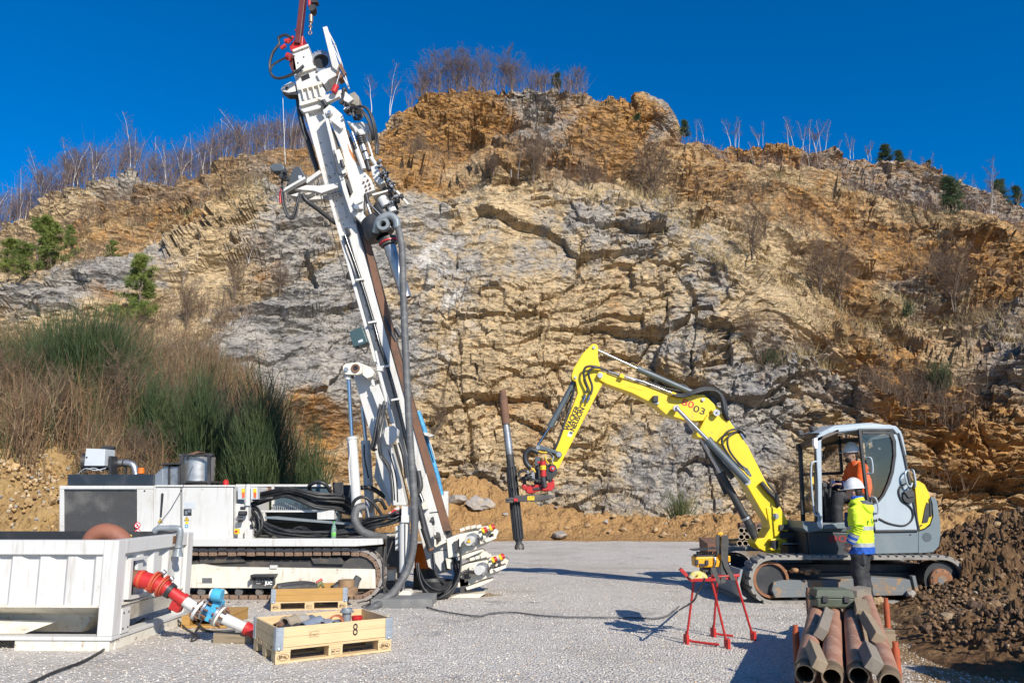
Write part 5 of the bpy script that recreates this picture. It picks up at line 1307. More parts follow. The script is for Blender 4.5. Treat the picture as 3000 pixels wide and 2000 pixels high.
p.bar((1052,396,YC+.02),(1066,432,YC+.02),9);p.bar((1064,430,YC),(1082,500,YC),8);build(p,'spring',M_BLACK,car)
p=PM();p.bar((1062,428,YC-.01),(1068,445,YC-.01),11);p.bar((1070,450,YC-.01),(1076,470,YC-.01),10);build(p,'coupling',M_STEEL,car)
p=PM();p.pxprism([(1038,268),(1052,284),(1053,316),(1036,306),(1005,298),(1018,278)],YC+.1,.4);build(p,'motor_cover',pmat('tan_grey_paint',(.22,.19,.15),(.3,.27,.22),.6),car,bev=.012)
p=PM();p.pxprism([(992,280),(1012,268),(1036,290),(1020,302),(1000,292)],YC+.05,.3);p.pxprism([(930,290),(950,280),(1000,262),(1000,280),(958,300)],YC+.1,.1);build(p,'crosshead',M_WHITE,car,bev=.008)
def junk(mb,cx0,cy0,cx1,cy1,Y,n,seed,s=5):
 q=random.Random(seed)
 for k in range(n):
  t=q.random();x=cx0+(cx1-cx0)*t+q.uniform(-s,s)*1.6;y=cy0+(cy1-cy0)*t+q.uniform(-s,s)*1.6;Yk=Y+q.uniform(-.12,.12)
  if q.random()<.6:mb.bar((x,y,Yk),(x+q.uniform(-s,s)*1.5,y+q.uniform(-s,s)*1.5,Yk+q.uniform(-.05,.05)),q.uniform(1.8,s*.8),n=8)
  else:mb.box(P(x,y,Yk),(px_r(q.uniform(3,s*2),Y),.08,px_r(q.uniform(3,s*2),Y)),(0,q.uniform(-.6,.6),0))
p=PM();junk(p,1006,305,1050,350,YC,26,1,7);junk(p,1105,470,1170,590,YC-.05,40,2,7);junk(p,1120,560,1150,620,YC,26,3,9);build(p,'motor_fittings',M_BLACK,car)
p=PM();junk(p,1015,310,1045,345,YC-.08,12,4,4);junk(p,1110,475,1165,580,YC-.14,30,5,4);junk(p,1115,560,1150,610,YC-.1,14,6,5);build(p,'fittings',M_STEEL,car)
p=PM();p.pxprism([(1090,568),(1150,552),(1152,556),(1092,573)],YC-.1,.3);p.bar((1162,560,YC-.1),(1196,600,YC-.1),4);build(p,'guard_rail',M_CREAM,car)
bundle('hose_bundle',[[(1020,322,YC),(1035,312,YC-.1),(1055,318,YC-.15),(1078,345,YC-.15),(1092,385,YC-.1),(1095,410,YC)],[(1040,322,YC),(1058,314,YC-.1),(1078,325,YC-.1),(1095,365,YC-.1),(1104,420,YC),(1106,455,YC)]],8,.017,4,3,.06,seed=9,parent=car)
# rotary head
p=PM();p.lathe(P(1088,640,YC+.1),P(1150,740,YC+.1)-P(1088,640,YC+.1),[(0,.12),(0,.2),(.22,.26),(.36,.26),(.38,.12)],20);p.bar((1072,570,YC),(1094,655,YC),7);p.bar((1110,600,YC),(1140,660,YC),22);build(p,'rotary_head',M_BLACK,car)
p=PM();p.bar((1076,600,YC-.06),(1096,655,YC-.06),5);p.hose([(1080,594,YC-.1),(1115,630,YC-.15),(1150,672,YC-.15)],.012,5);build(p,'head_rod',M_STEEL,car)
p=PM();p.bar((1118,580,YC-.1),(1132,604,YC-.1),15);p.bar((1144,605,YC-.05),(1152,622,YC-.05),13);build(p,'hydraulic_motor',M_WHITE,car)
p=PM();p.path([P(1100,680,YC-.1),P(1112,645,YC-.2),P(1140,632,YC-.2),P(1160,645,YC-.2),P(1164,668,YC-.2)],px_r(12,YC),12,4);p.ring(1122,655,YC-.25,10,20,.12);build(p,'swivel_elbow',M_GREYP,car)
p=PM();p.bar((1162,650,YC-.2),(1165,668,YC-.2),11.5);build(p,'hose_coupling',M_LGREY,car)
ax0,ax1=P(1135,700,YC+.05),P(1190,872,YC+.05)
p=PM();p.lathe(ax0,ax1-ax0,[(0,.1),(0,.165),(.05,.165),(.06,.15),(.12,.15),(.13,.1)],20);build(p,'flange',M_DARK,car)
p=PM();p.lathe(ax0,ax1-ax0,[(.055,.14),(.055,.172),(.08,.172),(.08,.14)],20);build(p,'seal_ring',M_RED,car)
p=PM();p.tube(ax0+(ax1-ax0)*.13,ax1,px_r(19,YC),px_r(17,YC),20,hollow=px_r(13,YC));build(p,'drill_casing',M_STEEL,car)
p=PM();p.hose([(1165,662,YC-.2),(1177,720,YC-.28),(1180,800,YC-.36),(1183,900,YC-.42),(1187,1000,YC-.5),(1194,1150,YC-.6),(1202,1300,YC-.68),(1212,1440,YC-.72),(1214,1550,YC-.75),(1203,1640,YC-.78),(1170,1712,YC-.9),(1120,1762,YC-1.15),(1070,1792,YC-1.38),(1030,1800,YC-1.45)],.058,14,5);build(p,'flushing_hose',M_BIGHOSE,RIG)
# mast head
YH=12.1
p=PM();p.pxprism([(854,147),(901,131),(908,150),(915,185),(926,215),(938,236),(953,268),(950,290),(938,318),(890,330),(876,318),(876,296),(868,252),(858,200)],YH,.5);head=build(p,'mast_head',M_WHITE,RIG,bev=.012)
p=PM();p.pxprism([(856,146),(902,129),(904,135),(858,152)],YH-.04,.55);p.pxprism([(866,212),(924,193),(926,198),(868,218)],YH-.05,.1);p.pxprism([(874,254),(940,238),(943,246),(876,264)],YH-.06,.1);p.pxprism([(878,300),(940,284),(943,292),(880,310)],YH-.06,.1)
for k in range(4):p.beampx((884+k*16,258-k*4,YH-.03),(893+k*16,296-k*4,YH-.03),4,.07)
build(p,'head_rib',M_CREAM,head,bev=.004)
p=PM();p.pxprism([(881,224),(904,215),(908,228),(885,238)],YH-.008,.03);p.bolts([(868,150),(885,146),(898,138),(890,168),(873,185),(922,205),(926,212)],YH,2.2,.012);build(p,'head_opening',M_INK,head)
p=PM();p.ring(940,180,YH+.1,25,37,.12);p.bolts([(940+31*math.cos(t),180+31*math.sin(t))for t in np.linspace(0,6.28,18)],YH+.1,1.6);build(p,'crown_flange',M_STEEL,head)
p=PM();p.disc(940,180,YH+.16,26,.05);p.rect(918,175,968,206,YH+.14,.1);build(p,'crown_bore',M_INK,head)
p=PM();p.pxprism([(926,216),(940,206),(975,195),(988,198),(990,208),(985,222),(962,234),(950,248),(936,236)],YH-.05,.3);p.pxprism([(945,80),(958,77),(976,140),(992,190),(986,206),(973,196)],YH-.1,.12);build(p,'crown_arm',M_WHITE,head,bev=.006)
p=PM()
for a,b_ in(((960,90),(982,132)),((982,132),(1004,195)),((976,138),(1000,190)),((978,136),(984,132)),((1000,190),(1012,218)),((1000,215),(1024,262)),((1010,216),(1022,258))):p.beampx((a[0],a[1],YH),(b_[0],b_[1],YH),3.4,.05)
build(p,'guard_frame',M_WHITE,head)
p=PM();p.pxprism([(990,190),(998,186),(1014,214),(1008,222)],YH-.06,.1);p.pxprism([(984,212),(994,206),(1004,224),(992,232)],YH-.06,.2);build(p,'hinge',M_RUST,head)
p=PM();p.hose([(996,212,YH-.15),(990,232,YH-.15),(985,250,YH-.15)],.012,5);p.hose([(988,250,YH-.15),(950,275,YH-.1)],.004,4,1);build(p,'chain',M_STEEL,head)
p=PM();p.bar((986,251,YH-.15),(977,270,YH-.15),9.5);build(p,'red_weight',M_RED,head)
p=PM();p.hose([(1003,300,YH-.1),(1007,262,YH-.15),(1014,270,YH-.1),(1018,300,YH-.05)],.03,8);p.bar((946,296,YH-.1),(956,312,YH-.1),8);build(p,'head_hose',M_RUBBER,head)
p=PM();p.rect(955,290,965,302,YH-.05,.1);build(p,'green_valve',pmat('turquoise_paint',(.05,.35,.3)),head)
p=PM();p.pxprism([(822,262),(828,252),(850,240),(862,240),(868,268),(845,272),(828,268)],YH+.05,.1);pb_=build(p,'pulley_arm',M_WHITE,head,bev=.006)
p=PM();p.pxprism([(826,268),(845,273),(872,271),(874,278),(842,278)],YH+.02,.16);p.disc(840,258,YH+.03,5,.16);build(p,'pulley',M_BLACK,head)
p=PM();p.hose([(828,270,YH+.1),(832,380,YH+.1),(836,480,YH+.1)],.006,4,1);build(p,'winch_wire',M_STEEL,head)
# red service crane on top
p=PM();p.beam(P(895,-60,YH),P(874,132,YH),px_r(17,YH),.14,up=(0,1,0));crane=build(p,'crane_jib',M_DKRED,RIG,bev=.006)
p=PM();p.pxprism([(852,150),(848,135),(862,118),(888,104),(886,132),(900,128),(902,133),(858,152)],YH-.02,.3);p.bar((842,126,YH-.1),(860,108,YH-.1),5);p.bar((834,122,YH-.1),(850,118,YH-.1),7);p.bar((823,143,YH-.1),(836,133,YH-.1),6);p.bar((866,92,YH),(872,84,YH),4);p.bar((840,165,YH-.1),(850,168,YH-.1),12);p.rect(902,-5,909,18,YH-.05,.2);build(p,'crane_base',M_RED,RIG,bev=.008)
p=PM();p.bar((845,165,YH),(860,172,YH),10);p.pxprism([(850,160),(862,168),(868,205),(856,210),(848,190)],YH,.3);build(p,'slew_motor',M_DKRED,RIG)
p=PM();p.disc(913,24,YH-.08,9.5,.16);p.rect(906,14,924,26,YH-.06,.12);p.rect(912,-3,930,7,YH-.06,.12);build(p,'jib_sheave',M_BLACK,RIG)
p=PM();p.hose([(911,30,YH),(911,46,YH)],.006,4,1);p.bar((911,45,YH),(911,66,YH),6.5);p.bar((911,66,YH),(910,74,YH),2.5);p.bar((905,78,YH),(914,80,YH),3.5);p.bar((910,80,YH),(909,90,YH),2)
c0=P(908.5,97,YH)
p.path([c0+Vector((.03*math.sin(t),0,.034*math.cos(t)))for t in np.linspace(0,2*math.pi,14)],.009,6,1);build(p,'hook_block',pmat('worn_hook',(.33,.22,.15),(.42,.36,.3),.4,metal=.5),RIG)
bundle('crane_hose',[[(855,112,YH-.1),(835,102,YH-.1),(815,112,YH-.1),(818,128,YH-.1),(800,152,YH-.1),(790,190,YH-.1),(796,220,YH-.1),(815,229,YH-.1),(845,222,YH-.1),(875,205,YH-.12),(888,192,YH-.12)],[(838,172,YH-.1),(815,182,YH-.1),(798,196,YH-.1),(792,210,YH-.1)]],7,.016,3,3,.04,seed=10)
# reel arm to the left of the mast
p=PM();p.pxprism([(862,554),(898,542),(935,544),(988,536),(990,549),(941,566),(919,559)],11.95,.1);p.beampx((898,536,12.1),(941,505,12.1),12,.1);p.beampx((834,560,11.9),(896,524,11.9),8,.12);p.pxprism([(849,572),(880,562),(886,568),(872,576)],11.9,.3);p.beampx((880,585,12.3),(968,580,12.3),11,.1);p.beampx((870,590,12.2),(930,556,12.2),8,.1);ra=build(p,'reel_arm',M_WHITE,RIG,bev=.005)
p=PM();p.pxprism([(835,555),(846,520),(862,490),(878,487),(897,522)],12.0,.35);build(p,'reel_panel',pmat('reel_grey',(.06,.068,.075),None,.4),ra,bev=.01)
p=PM();p.pxprism([(789,492),(793,481),(803,478),(822,478),(832,485),(833,495),(826,501),(800,502)],11.9,.2);build(p,'cable_reel',pmat('reel_cap_grey',(.075,.09,.1),None,.5),ra,bev=.02)
p=PM();p.rect(874,514,884,524,11.99,.006);build(p,'box_label',M_LGREY,ra)
p=PM();junk(p,826,510,850,525,11.85,26,12,6);p.hose([(826,530,11.9),(826,550,11.9),(824,570,11.9)],.02,6);build(p,'reel_motor',M_BLACK,ra)
p=PM();p.hose([(824,556,11.85),(821,575,11.85),(822,596,11.85)],.022,6);build(p,'red_cable',M_RED,ra)
bundle('hose_loop',[[(828,560,11.9),(832,600,11.9),(844,632,11.9),(856,640,11.9),(866,622,11.9),(872,590,11.9),(882,565,11.95)]],6,.017,4,4,.08,seed=13,parent=ra)
p=PM();p.hose([(886,570,11.9),(898,588,11.9),(930,612,12.0),(985,655,12.2)],.04,8);p.hose([(946,610,12.0),(970,606,12.0)],.012,5);build(p,'thick_hose',M_RUBBER,ra)
# --- clamps at the mast foot
YJ=11.95
def jaw(o,sgn,name):
 ox,oy=o
 J=lambda pts:[(x+ox,y+oy)for x,y in pts]
 p=PM();p.pxprism(J([(-25,2),(10,-12),(62,-22),(90,-18),(118,-26),(128,-20),(120,-2),(98,14),(70,28),(40,40),(6,54),(-20,58)]),YJ,.45);b=build(p,name,M_CREAM,RIG,bev=.01)
 p=PM();p.pxprism(J([(-28,4),(60,-30),(95,-36),(100,-28),(62,-20),(-24,14)]),YJ+.1,.25);p.pxprism(J([(12,-2),(28,-8),(30,4),(18,24),(12,26)]),YJ-.1,.12);p.pxprism(J([(68,-12),(78,-16),(84,2),(92,4),(90,12),(74,18)]),YJ-.1,.12);p.pxprism(J([(84,4),(118,-8),(122,0),(92,12)]),YJ-.14,.1)
 p.pxprism(J([(2,58),(40,44),(80,32),(84,36),(40,56),(6,66)]),YJ-.05,.3)
 for x,y in((22,-26),(38,-31),(54,-34),(70,-35)):p.box(P(x+ox,y+oy,YJ+.05),(.08,.12,.05),(0,-.3,0))
 build(p,'jaw_plate',M_CREAM,b,bev=.005)
 p=PM();c=(48+ox,6+oy);p.bar((c[0]+4,c[1]-2,YJ),(c[0]-8,c[1]+2,YJ-.22),13,n=22);build(p,'cover_cap',M_WHITE,b,bev=.006)
 p=PM();p.bar((c[0]+6,c[1]-3,YJ),(c[0]+1,c[1]-1,YJ-.1),19,n=16);p.bolts([(c[0]+5+16*math.cos(t),c[1]-2+16*math.sin(t))for t in np.linspace(0,6.28,9)[:-1]],YJ-.1,2,.03);build(p,'cap_flange',M_STEEL,b)
 for dx,dy in((84,-24),(106,-32)):
  p=PM();p.bar((dx+ox-4,dy+oy+3,YJ-.05),(dx+ox+2,dy+oy,YJ-.05),9,n=14);build(p,'knob_collar',M_YELL,b)
  p=PM();p.bar((dx+ox+2,dy+oy,YJ-.05),(dx+ox+10,dy+oy-3,YJ-.05),8.5,r1=7,n=14);build(p,'knob',M_RED,b,bev=.006)
 p=PM();junk(p,60+ox,oy,112+ox,-10+oy,YJ-.1,16,21+sgn,5);p.pxprism(J([(-4,10),(14,4),(16,30),(0,44)]),YJ-.06,.1);build(p,'jaw_fittings',M_DARK,b)
 return b
j1=jaw((1333,1576),0,'clamp_jaw')
j2=jaw((1362,1662),1,'clamp_jaw')
warn(1374,1583,8.5,YJ-.225,j1)
p=PM();p.pxprism([(1345,1690),(1372,1700),(1378,1730),(1362,1742),(1348,1735)],YJ,.35);p.pxprism([(1316,1600),(1345,1620),(1350,1690),(1332,1690)],YJ+.1,.3);p.rect(1300,1640,1345,1668,YJ+.05,.2);build(p,'clamp_frame',M_DARK,RIG,bev=.006)
p=PM();p.pxprism([(1312,1752),(1345,1740),(1420,1738),(1432,1732),(1400,1752),(1360,1750),(1330,1756)],YJ-.1,.4);p.pxprism([(1372,1622),(1412,1608),(1436,1625),(1400,1640),(1362,1640)],YJ+.1,.2);build(p,'guide_plate',M_CREAM,RIG,bev=.006)
bundle('clamp_hose',[[(1352,1600,YJ-.15),(1352,1650,YJ-.2),(1345,1690,YJ-.25),(1325,1730,YJ-.3),(1290,1752,YJ-.35),(1270,1750,YJ-.3)],[(1396,1676,YJ-.15),(1365,1672,YJ-.25),(1345,1690,YJ-.3),(1325,1735,YJ-.35),(1295,1754,YJ-.35)],[(1330,1640,YJ-.1),(1338,1680,YJ-.2),(1318,1725,YJ-.3),(1282,1752,YJ-.35)]],9,.02,4,4,.08,seed=14)
bundle('feed_hoses',[[(1222,1650,YJ-.4),(1230,1700,YJ-.45),(1248,1735,YJ-.5),(1270,1752,YJ-.45)],[(1226,1660,YJ-.4),(1240,1700,YJ-.5),(1268,1724,YJ-.5),(1300,1728,YJ-.4),(1320,1705,YJ-.3)],[(1268,1622,YJ-.3),(1276,1680,YJ-.35),(1300,1710,YJ-.3)]],9,.014,4,4,.06,seed=15)
p=PM();p.bar((1228,1480,YM-.35),(1246,1560,YM-.35),8);p.bar((1240,1545,YM-.35),(1260,1606,YM-.35),9,n=16);build(p,'tilt_cylinder',M_BLACK,RIG)
p=PM();p.bar((1260,1606,YM-.35),(1263,1612,YM-.35),9.5,n=16);build(p,'cylinder_end',M_RUST,RIG)
# --- outrigger jack
YK=11.3
p=PM();p.bar((1185,1528,YK),(1185,1676,YK),15.5,n=22);p.rect(1175,1508,1198,1530,YK-.1,.25);p.rect(1176,1482,1200,1510,YK-.05,.2);p.rect(1158,1540,1170,1612,YK+.02,.2);p.rect(1200,1565,1206,1612,YK+.02,.2);jk=build(p,'outrigger_leg',M_WHITE,RIG,bev=.006)
p=PM();p.bar((1180,1676,YK),(1180,1738,YK),7.5);build(p,'piston_rod',M_CHROME,jk)
p=PM();p.pxprism([(1168,1738),(1178,1730),(1198,1730),(1204,1740),(1204,1748),(1166,1748)],YK-.15,.3);build(p,'jack_foot',M_CREAM,jk,bev=.006)
p=PM();p.bolts([(1163,1555),(1164,1575),(1164,1594),(1164,1608)],YK+.01,3,.02);p.hose([(1187,1530,YK-.1),(1187,1600,YK-.1),(1187,1660,YK-.1)],.006,5,1);p.hose([(1128,1600,YK),(1122,1680,YK),(1128,1720,YK),(1160,1745,YK-.2)],.018,6);p.hose([(1150,1585,YK),(1126,1660,YK),(1122,1710,YK)],.01,5);build(p,'jack_pipes',M_DARK,jk)
p=PM();p.rect(1128,1575,1170,1660,YK+.3,.6);p.rect(1110,1600,1150,1650,YK+.5,.6);build(p,'jack_housing',M_BLACK,RIG,bev=.01)
p=PM();p.pxprism([(1130,1510),(1168,1480),(1176,1520),(1140,1522)],YK+.12,.02);sg=build(p,'logo_plate',M_WHITE,RIG)
p=PM()
cc=P(1157,1503,YK+.11)
p.loft([[cc+Vector((r_*math.cos(t),yy,r_*math.sin(t)))for r_,yy in((.038,-.004),(.062,-.004),(.062,.006),(.038,.006))]for t in np.linspace(R(-20),R(200),12)],False);p.pxprism([(1141,1503),(1152,1503),(1146,1512)],YK+.107,.006);build(p,'red_logo',M_RPRINT,RIG)
# things standing at the rig
p=PM();a=G(1085,1782);p.box2((a.x,a.y,0),(P(1265,1770,a.y/DS).x,a.y+.75,.13));o=solo(p,'base_pad',pmat('grey_pad',(.16,.16,.155),(.23,.225,.21),.85,scale=4,bmp=.4,bs=30),'grey slab under the outrigger jack of the drilling rig','pad',bev=.01)
crib=thing('support_stack','stack of stained blocks standing between track end and outrigger jack','block stack',G(1140,1752))
for(y0,y1,m_)in((1735,1755,pmat('blue_block',(.03,.12,.28),None,.6)),(1700,1735,M_DARK),(1668,1700,M_CREAM),(1632,1668,pmat('pinkish_block',(.42,.30,.22),(.5,.4,.3),.8))):
 p=PM();p.rect(1121+(1755-y1)*.03,y0,1155,y1-.3,crib.location.y/DS-.05,.3);build(p,'block',m_,crib,bev=.008)
p=PM();c=G(1247,1668);c=Vector((P(1247,1640,13.0).x,13.0*DS,0));zt=P(1247,1592,13.0).z
dr=thing('drum','orange plastic drum on a black base behind the foot of the drill mast','drum',c)
p.lathe((0,0,0),(0,0,1),[(zt*.45,.19),(zt*.8,.2),(zt,.2),(zt,.17),(zt-.03,.17)],20);build(p,'drum_body',M_ORANGE,dr,local=True);p=PM();p.lathe((0,0,0),(0,0,1),[(.0,.01),(0,.21),(zt*.45,.21),(zt*.45,.1)],20);build(p,'drum_base',M_BLACK,dr,local=True)
p=PM();t0=G(1240,1742);
p.lathe((P(1280,1740,11.9).x,11.9*DS,0),(0,0,1),[(0.02,.01),(.02,.22),(.26,.27),(.26,.25),(.05,.2)],22);solo(p,'rubber_tub',M_BLACK,'black rubber tub on the ground under the mast foot','tub')
bt=thing('bottle','clear plastic water bottle with green label and cap on the white deck edge','bottle',P(977,1577,11.24))
gl,nt_,b_=new_mat('green_clear_plastic');b_.inputs['Base Color'].default_value=(.55,.8,.68,1);b_.inputs['Transmission Weight'].default_value=.75;b_.inputs['Roughness'].default_value=.12
p=MB();p.lathe((0,0,0),(0,0,1),[(0,.001),(0,.033),(.01,.036),(.15,.036),(.19,.026),(.225,.013),(.24,.013)],16);build(p,'bottle_body',gl,bt,local=True)
p=MB();p.lathe((0,0,0),(0,0,1),[(.04,.0368),(.10,.0368)],16);build(p,'bottle_label',pmat('green_label',(.12,.42,.05),(.6,.62,.55),.5,scale=25),bt,local=True)
p=MB();p.lathe((0,0,0),(0,0,1),[(.238,.015),(.258,.015),(.258,0)],12);build(p,'bottle_cap',pmat('green_cap',(.05,.4,.04)),bt,local=True)
DS=1.0
# ====== excavator
M_EY=pmat('yellow_machine_paint',(0.80,0.56,0.012),(0.72,0.50,0.02),0.38,scale=2,c3=(.42,.30,.07),s3=9,lo3=.62,hi3=.78,coat=.1,streak=(.56,.40,.06))
M_EGREY=pmat('grey_machine_paint',(0.075,0.095,0.105),(0.10,0.12,0.13),0.42,scale=2,c3=(.19,.17,.14),s3=7,lo3=.6,hi3=.75)
M_CAB=pmat('light_grey_cab_paint',(0.36,0.42,0.46),(0.40,0.45,0.48),0.35,scale=1.5,coat=.15,streak=(.33,.33,.31))
M_SKIRT=pmat('mid_grey_body_paint',(0.15,0.185,0.20),(0.19,0.215,0.225),0.4,scale=2,c3=(.25,.22,.18),s3=8)
M_TRUB=pmat('dusty_track_rubber',(0.27,0.25,0.22),(0.17,0.155,0.135),0.9,scale=5,c3=(.36,.30,.24),s3=10,bmp=.3,bs=20)
M_FRAME=pmat('muddy_track_frame',(0.14,0.155,0.16),(0.24,0.15,0.08),0.7,scale=4,c3=(.34,.19,.08),s3=8,lo3=.52,hi3=.64)
M_HUB=pmat('rusty_hub',(0.25,0.11,0.05),(0.16,0.08,0.05),0.8,scale=9,c3=(.35,.2,.1),s3=15)
M_MUD=pmat('caked_mud',(0.34,0.19,0.09),(0.25,0.14,0.07),0.95,scale=6,bmp=.6,bs=20,bd=.02)
M_GLASS,ntg,bgl=new_mat('cab_glass')
for l in list(ntg.links):ntg.links.remove(l)
tr_=ntg.nodes.new('ShaderNodeBsdfTransparent');tr_.inputs[0].default_value=(.92,.95,.94,1)
gs_=ntg.nodes.new('ShaderNodeBsdfGlossy');gs_.inputs['Roughness'].default_value=.03
mx_=ntg.nodes.new('ShaderNodeMixShader');mx_.inputs[0].default_value=.05
fr_=ntg.nodes.new('ShaderNodeLayerWeight');fr_.inputs[0].default_value=.35
ntg.links.new(tr_.outputs[0],mx_.inputs[1]);ntg.links.new(gs_.outputs[0],mx_.inputs[2])
ntg.links.new(mx_.outputs[0],[n for n in ntg.nodes if n.type=='OUTPUT_MATERIAL'][0].inputs[0])
EXC=thing('excavator','yellow and grey crawler excavator with a three-piece arm holding a drill tool','excavator',(4.9,12.3,0))
q5=Z(1400,950,2.0906);q6=Z(2200,1200,1.96);s5=Z1(1400,950,2.0906);s6=Z1(2200,1200,1.96)
YB=12.0
DS=1.05
# --- arm
p=PM();p.pxprism(q5((700,119),(722,118),(737,130),(735,200),(748,250),(757,300),(763,365),(492,884),(475,888),(455,872),(440,845),(472,760),(545,590),(612,420),(600,352),(577,336),(574,312),(585,270),(640,180)),YB+.08,.24);dip=build(p,'dipper_arm',M_EY,EXC,bev=.012)
p=PM();p.pxprism(q5((742,282),(760,290),(960,350),(1180,425),(1290,432),(1385,428),(1440,480),(1488,515),(1492,548),(1462,568),(1385,590),(1330,592),(1255,583),(1150,550),(1085,492),(945,420),(792,366),(735,335),(728,308)),YB+.04,.32);bm2=build(p,'upper_boom',M_EY,EXC,bev=.012)
p=PM();p.pxprism(q5((1400,560),(1485,540),(1525,560),(1562,618),(1655,745))+[(2250,1421),(2287,1486),(2298,1528),(2270,1560),(2228,1491),(2184,1414)]+q5((1490,735),(1430,705),(1345,690),(1337,668),(1350,655)),YB+.0,.36);bm1=build(p,'main_boom',M_EY,EXC,bev=.012)
p=PM();p.pxprism(q6((88,560),(170,560),(212,640),(212,700),(165,690),(165,740),(205,745),(205,765),(165,770),(172,825),(100,822),(45,795),(22,765),(35,742),(75,735),(110,680)),YB-.02,.42);p.pxprism(q6((115,740),(175,738),(178,750),(112,752)),YB-.14,.6);p.pxprism(q6((112,792),(170,790),(172,806),(112,806)),YB-.14,.6);sw=build(p,'swing_post',M_EY,EXC,bev=.01)
p=PM();p.bar((2268,1582,YB-.1),(2268,1606,YB-.1),11);p.pxprism(q6((215,640),(330,650),(330,850),(215,830)),YB+.05,.5);p.pxprism(q6((165,660),(240,655),(300,690),(165,690)),YB-.05,.3);p.pxprism(q6((170,705),(260,700),(260,735),(170,735)),YB-.05,.3);build(p,'swing_bracket',M_BLACK,EXC)
p=PM();p.bar(s6(180,770)+(YB-.12,),s6(330,768)+(YB-.12,),4.5);build(p,'piston_rod',M_CHROME,EXC)
def rod_cyl(a,b,c,r0,r1,Yc,mat,parent,name='hydraulic_cylinder'):
 p=PM();p.bar(a+(Yc,),b+(Yc,),r0);build(p,'piston_rod',M_CHROME,parent)
 p=PM();p.bar(b+(Yc,),c+(Yc,),r1,n=18);d=(Vector(c)-Vector(b)).normalized()*5;p.bar((b[0]-d.x,b[1]-d.y,Yc),(b[0]+d.x*1.5,b[1]+d.y*1.5,Yc),r1*1.18,n=18);return build(p,name,mat,parent,bev=.003)
rod_cyl(s5(738,160),s5(985,275),s5(1320,420),4.2,8.8,YB+.2,M_EGREY,bm2)
rod_cyl(s5(362,750),s5(446,620),s5(592,350),4.0,8.6,YB+.2,M_EGREY,dip)
rod_cyl(s5(1217,513),s5(1412,712),s5(1650,962),6.0,11.0,YB-.1,M_EGREY,bm1)
rod_cyl(s5(1260,560),s5(1375,720),s5(1560,940),4.5,9.0,YB+.5,M_EGREY,bm1)
rod_cyl(s5(1352,672),s5(1490,915),s5(1620,1150),6.0,11.0,YB+.14,M_BLACK,bm1)
p=PM();p.bar(s5(1620,1150)+(YB+.14,),s5(1665,1225)+(YB+.14,),11.5,r1=12.5);p.bar(s5(1640,1170)+(YB+.12,),s5(1646,1185)+(YB+.12,),13);p.bar(s5(1665,1225)+(YB+.14,),s5(1700,1310)+(YB+.14,),15,r1=10);p.hose([s5(1385,720)+(YB+.3,),s5(1450,880)+(YB+.3,),s5(1520,1040)+(YB+.25,)],.035,8);build(p,'cylinder_base',M_BLACK,bm1)
p=PM();p.bar(s5(1638,1180)+(YB+.1,),s5(1645,1192)+(YB+.1,),13.2);build(p,'cylinder_band',M_STEEL,bm1)
p=PM()
for x,y,r in((1217,513,9.5),(1651,962,10),(749,312,8),(1463,540,10)):p.disc(*s5(x,y),YB-.1 if r>9 else YB+.0,r,.08)
build(p,'pin_cap',M_STEEL,EXC)
p=PM()
for x,y,r in((711,141,4.5),(597,324,4),(1380,460,5),(1463,540,5),(749,312,5)):p.disc(*s5(x,y),YB+.01 if x>700 and x!=711 else YB+.06,r,.04)
p.disc(2274,1511,YB-.06,8,.06);build(p,'pivot_pin',M_STEEL,EXC)
p=PM();p.disc(1217/2.0906+1400,513/2.0906+950,YB-.11,3.5,.03);p.disc(*s5(1651,962),YB-.11,3.5,.03);p.disc(*s5(1463,540),YB-.11,2.5,.03);build(p,'pin_hole',M_BLACK,EXC)
p=PM();p.pxprism(q5((1432,520),(1450,512),(1455,528),(1478,545),(1462,556),(1436,552)),YB-.02,.04);p.pxprism(q6((128,605),(152,598),(165,615),(142,635)),YB-.05,.04);build(p,'pin_retainer',M_EY,EXC,bev=.004)
p=PM();p.pxprism(q5((352,752),(355,740),(372,735),(400,742),(470,770),(508,780),(517,798),(505,818),(488,815),(470,790),(400,768),(365,768)),YB+.0,.09);lk=build(p,'bucket_link',M_EGREY,EXC,bev=.006)
p=PM();p.disc(*s5(368,752),YB-.02,6,.1);p.disc(*s5(496,797),YB-.02,7,.1);build(p,'pivot_pin',M_STEEL,lk)
# hoses on the arm
p=PM();p.hose([s5(660,420)+(YB+.0,),s5(672,390)+(YB+.0,),s5(648,310)+(YB-.02,),s5(662,262)+(YB-.02,),s5(720,258)+(YB,),s5(800,285)+(YB+.05,),s5(880,315)+(YB+.05,)],.020,8);p.hose([s5(690,430)+(YB+.0,),s5(700,380)+(YB+.0,),s5(678,310)+(YB-.02,),s5(690,275)+(YB-.02,),s5(740,265)+(YB,),s5(820,295)+(YB+.05,),s5(880,320)+(YB+.05,)],.020,8);build(p,'arm_hose',M_RUBBER,dip)
p=PM()
for dx in(0,26):p.bar(s5(642+dx,480)+(YB+.02,),s5(660+dx,430)+(YB+.02,),3.2,n=8);p.bar(s5(648+dx,462)+(YB+.02,),s5(654+dx,447)+(YB+.02,),5,n=6)
p.hose([s5(880,312)+(YB+.0,),s5(1010,350)+(YB,),s5(1200,425)+(YB,)],.016,7,2);p.hose([s5(800,288)+(YB+.0,),s5(960,340)+(YB,),s5(1190,418)+(YB+.05,)],.012,7,2);build(p,'steel_pipe',M_CHROME,bm2)
p=PM()
for x,y in((881,318),(1195,428)):p.box(P(*s5(x,y),YB),(.08,.1,.06),(0,.35,0))
build(p,'pipe_clip',M_EY,bm2,bev=.004)
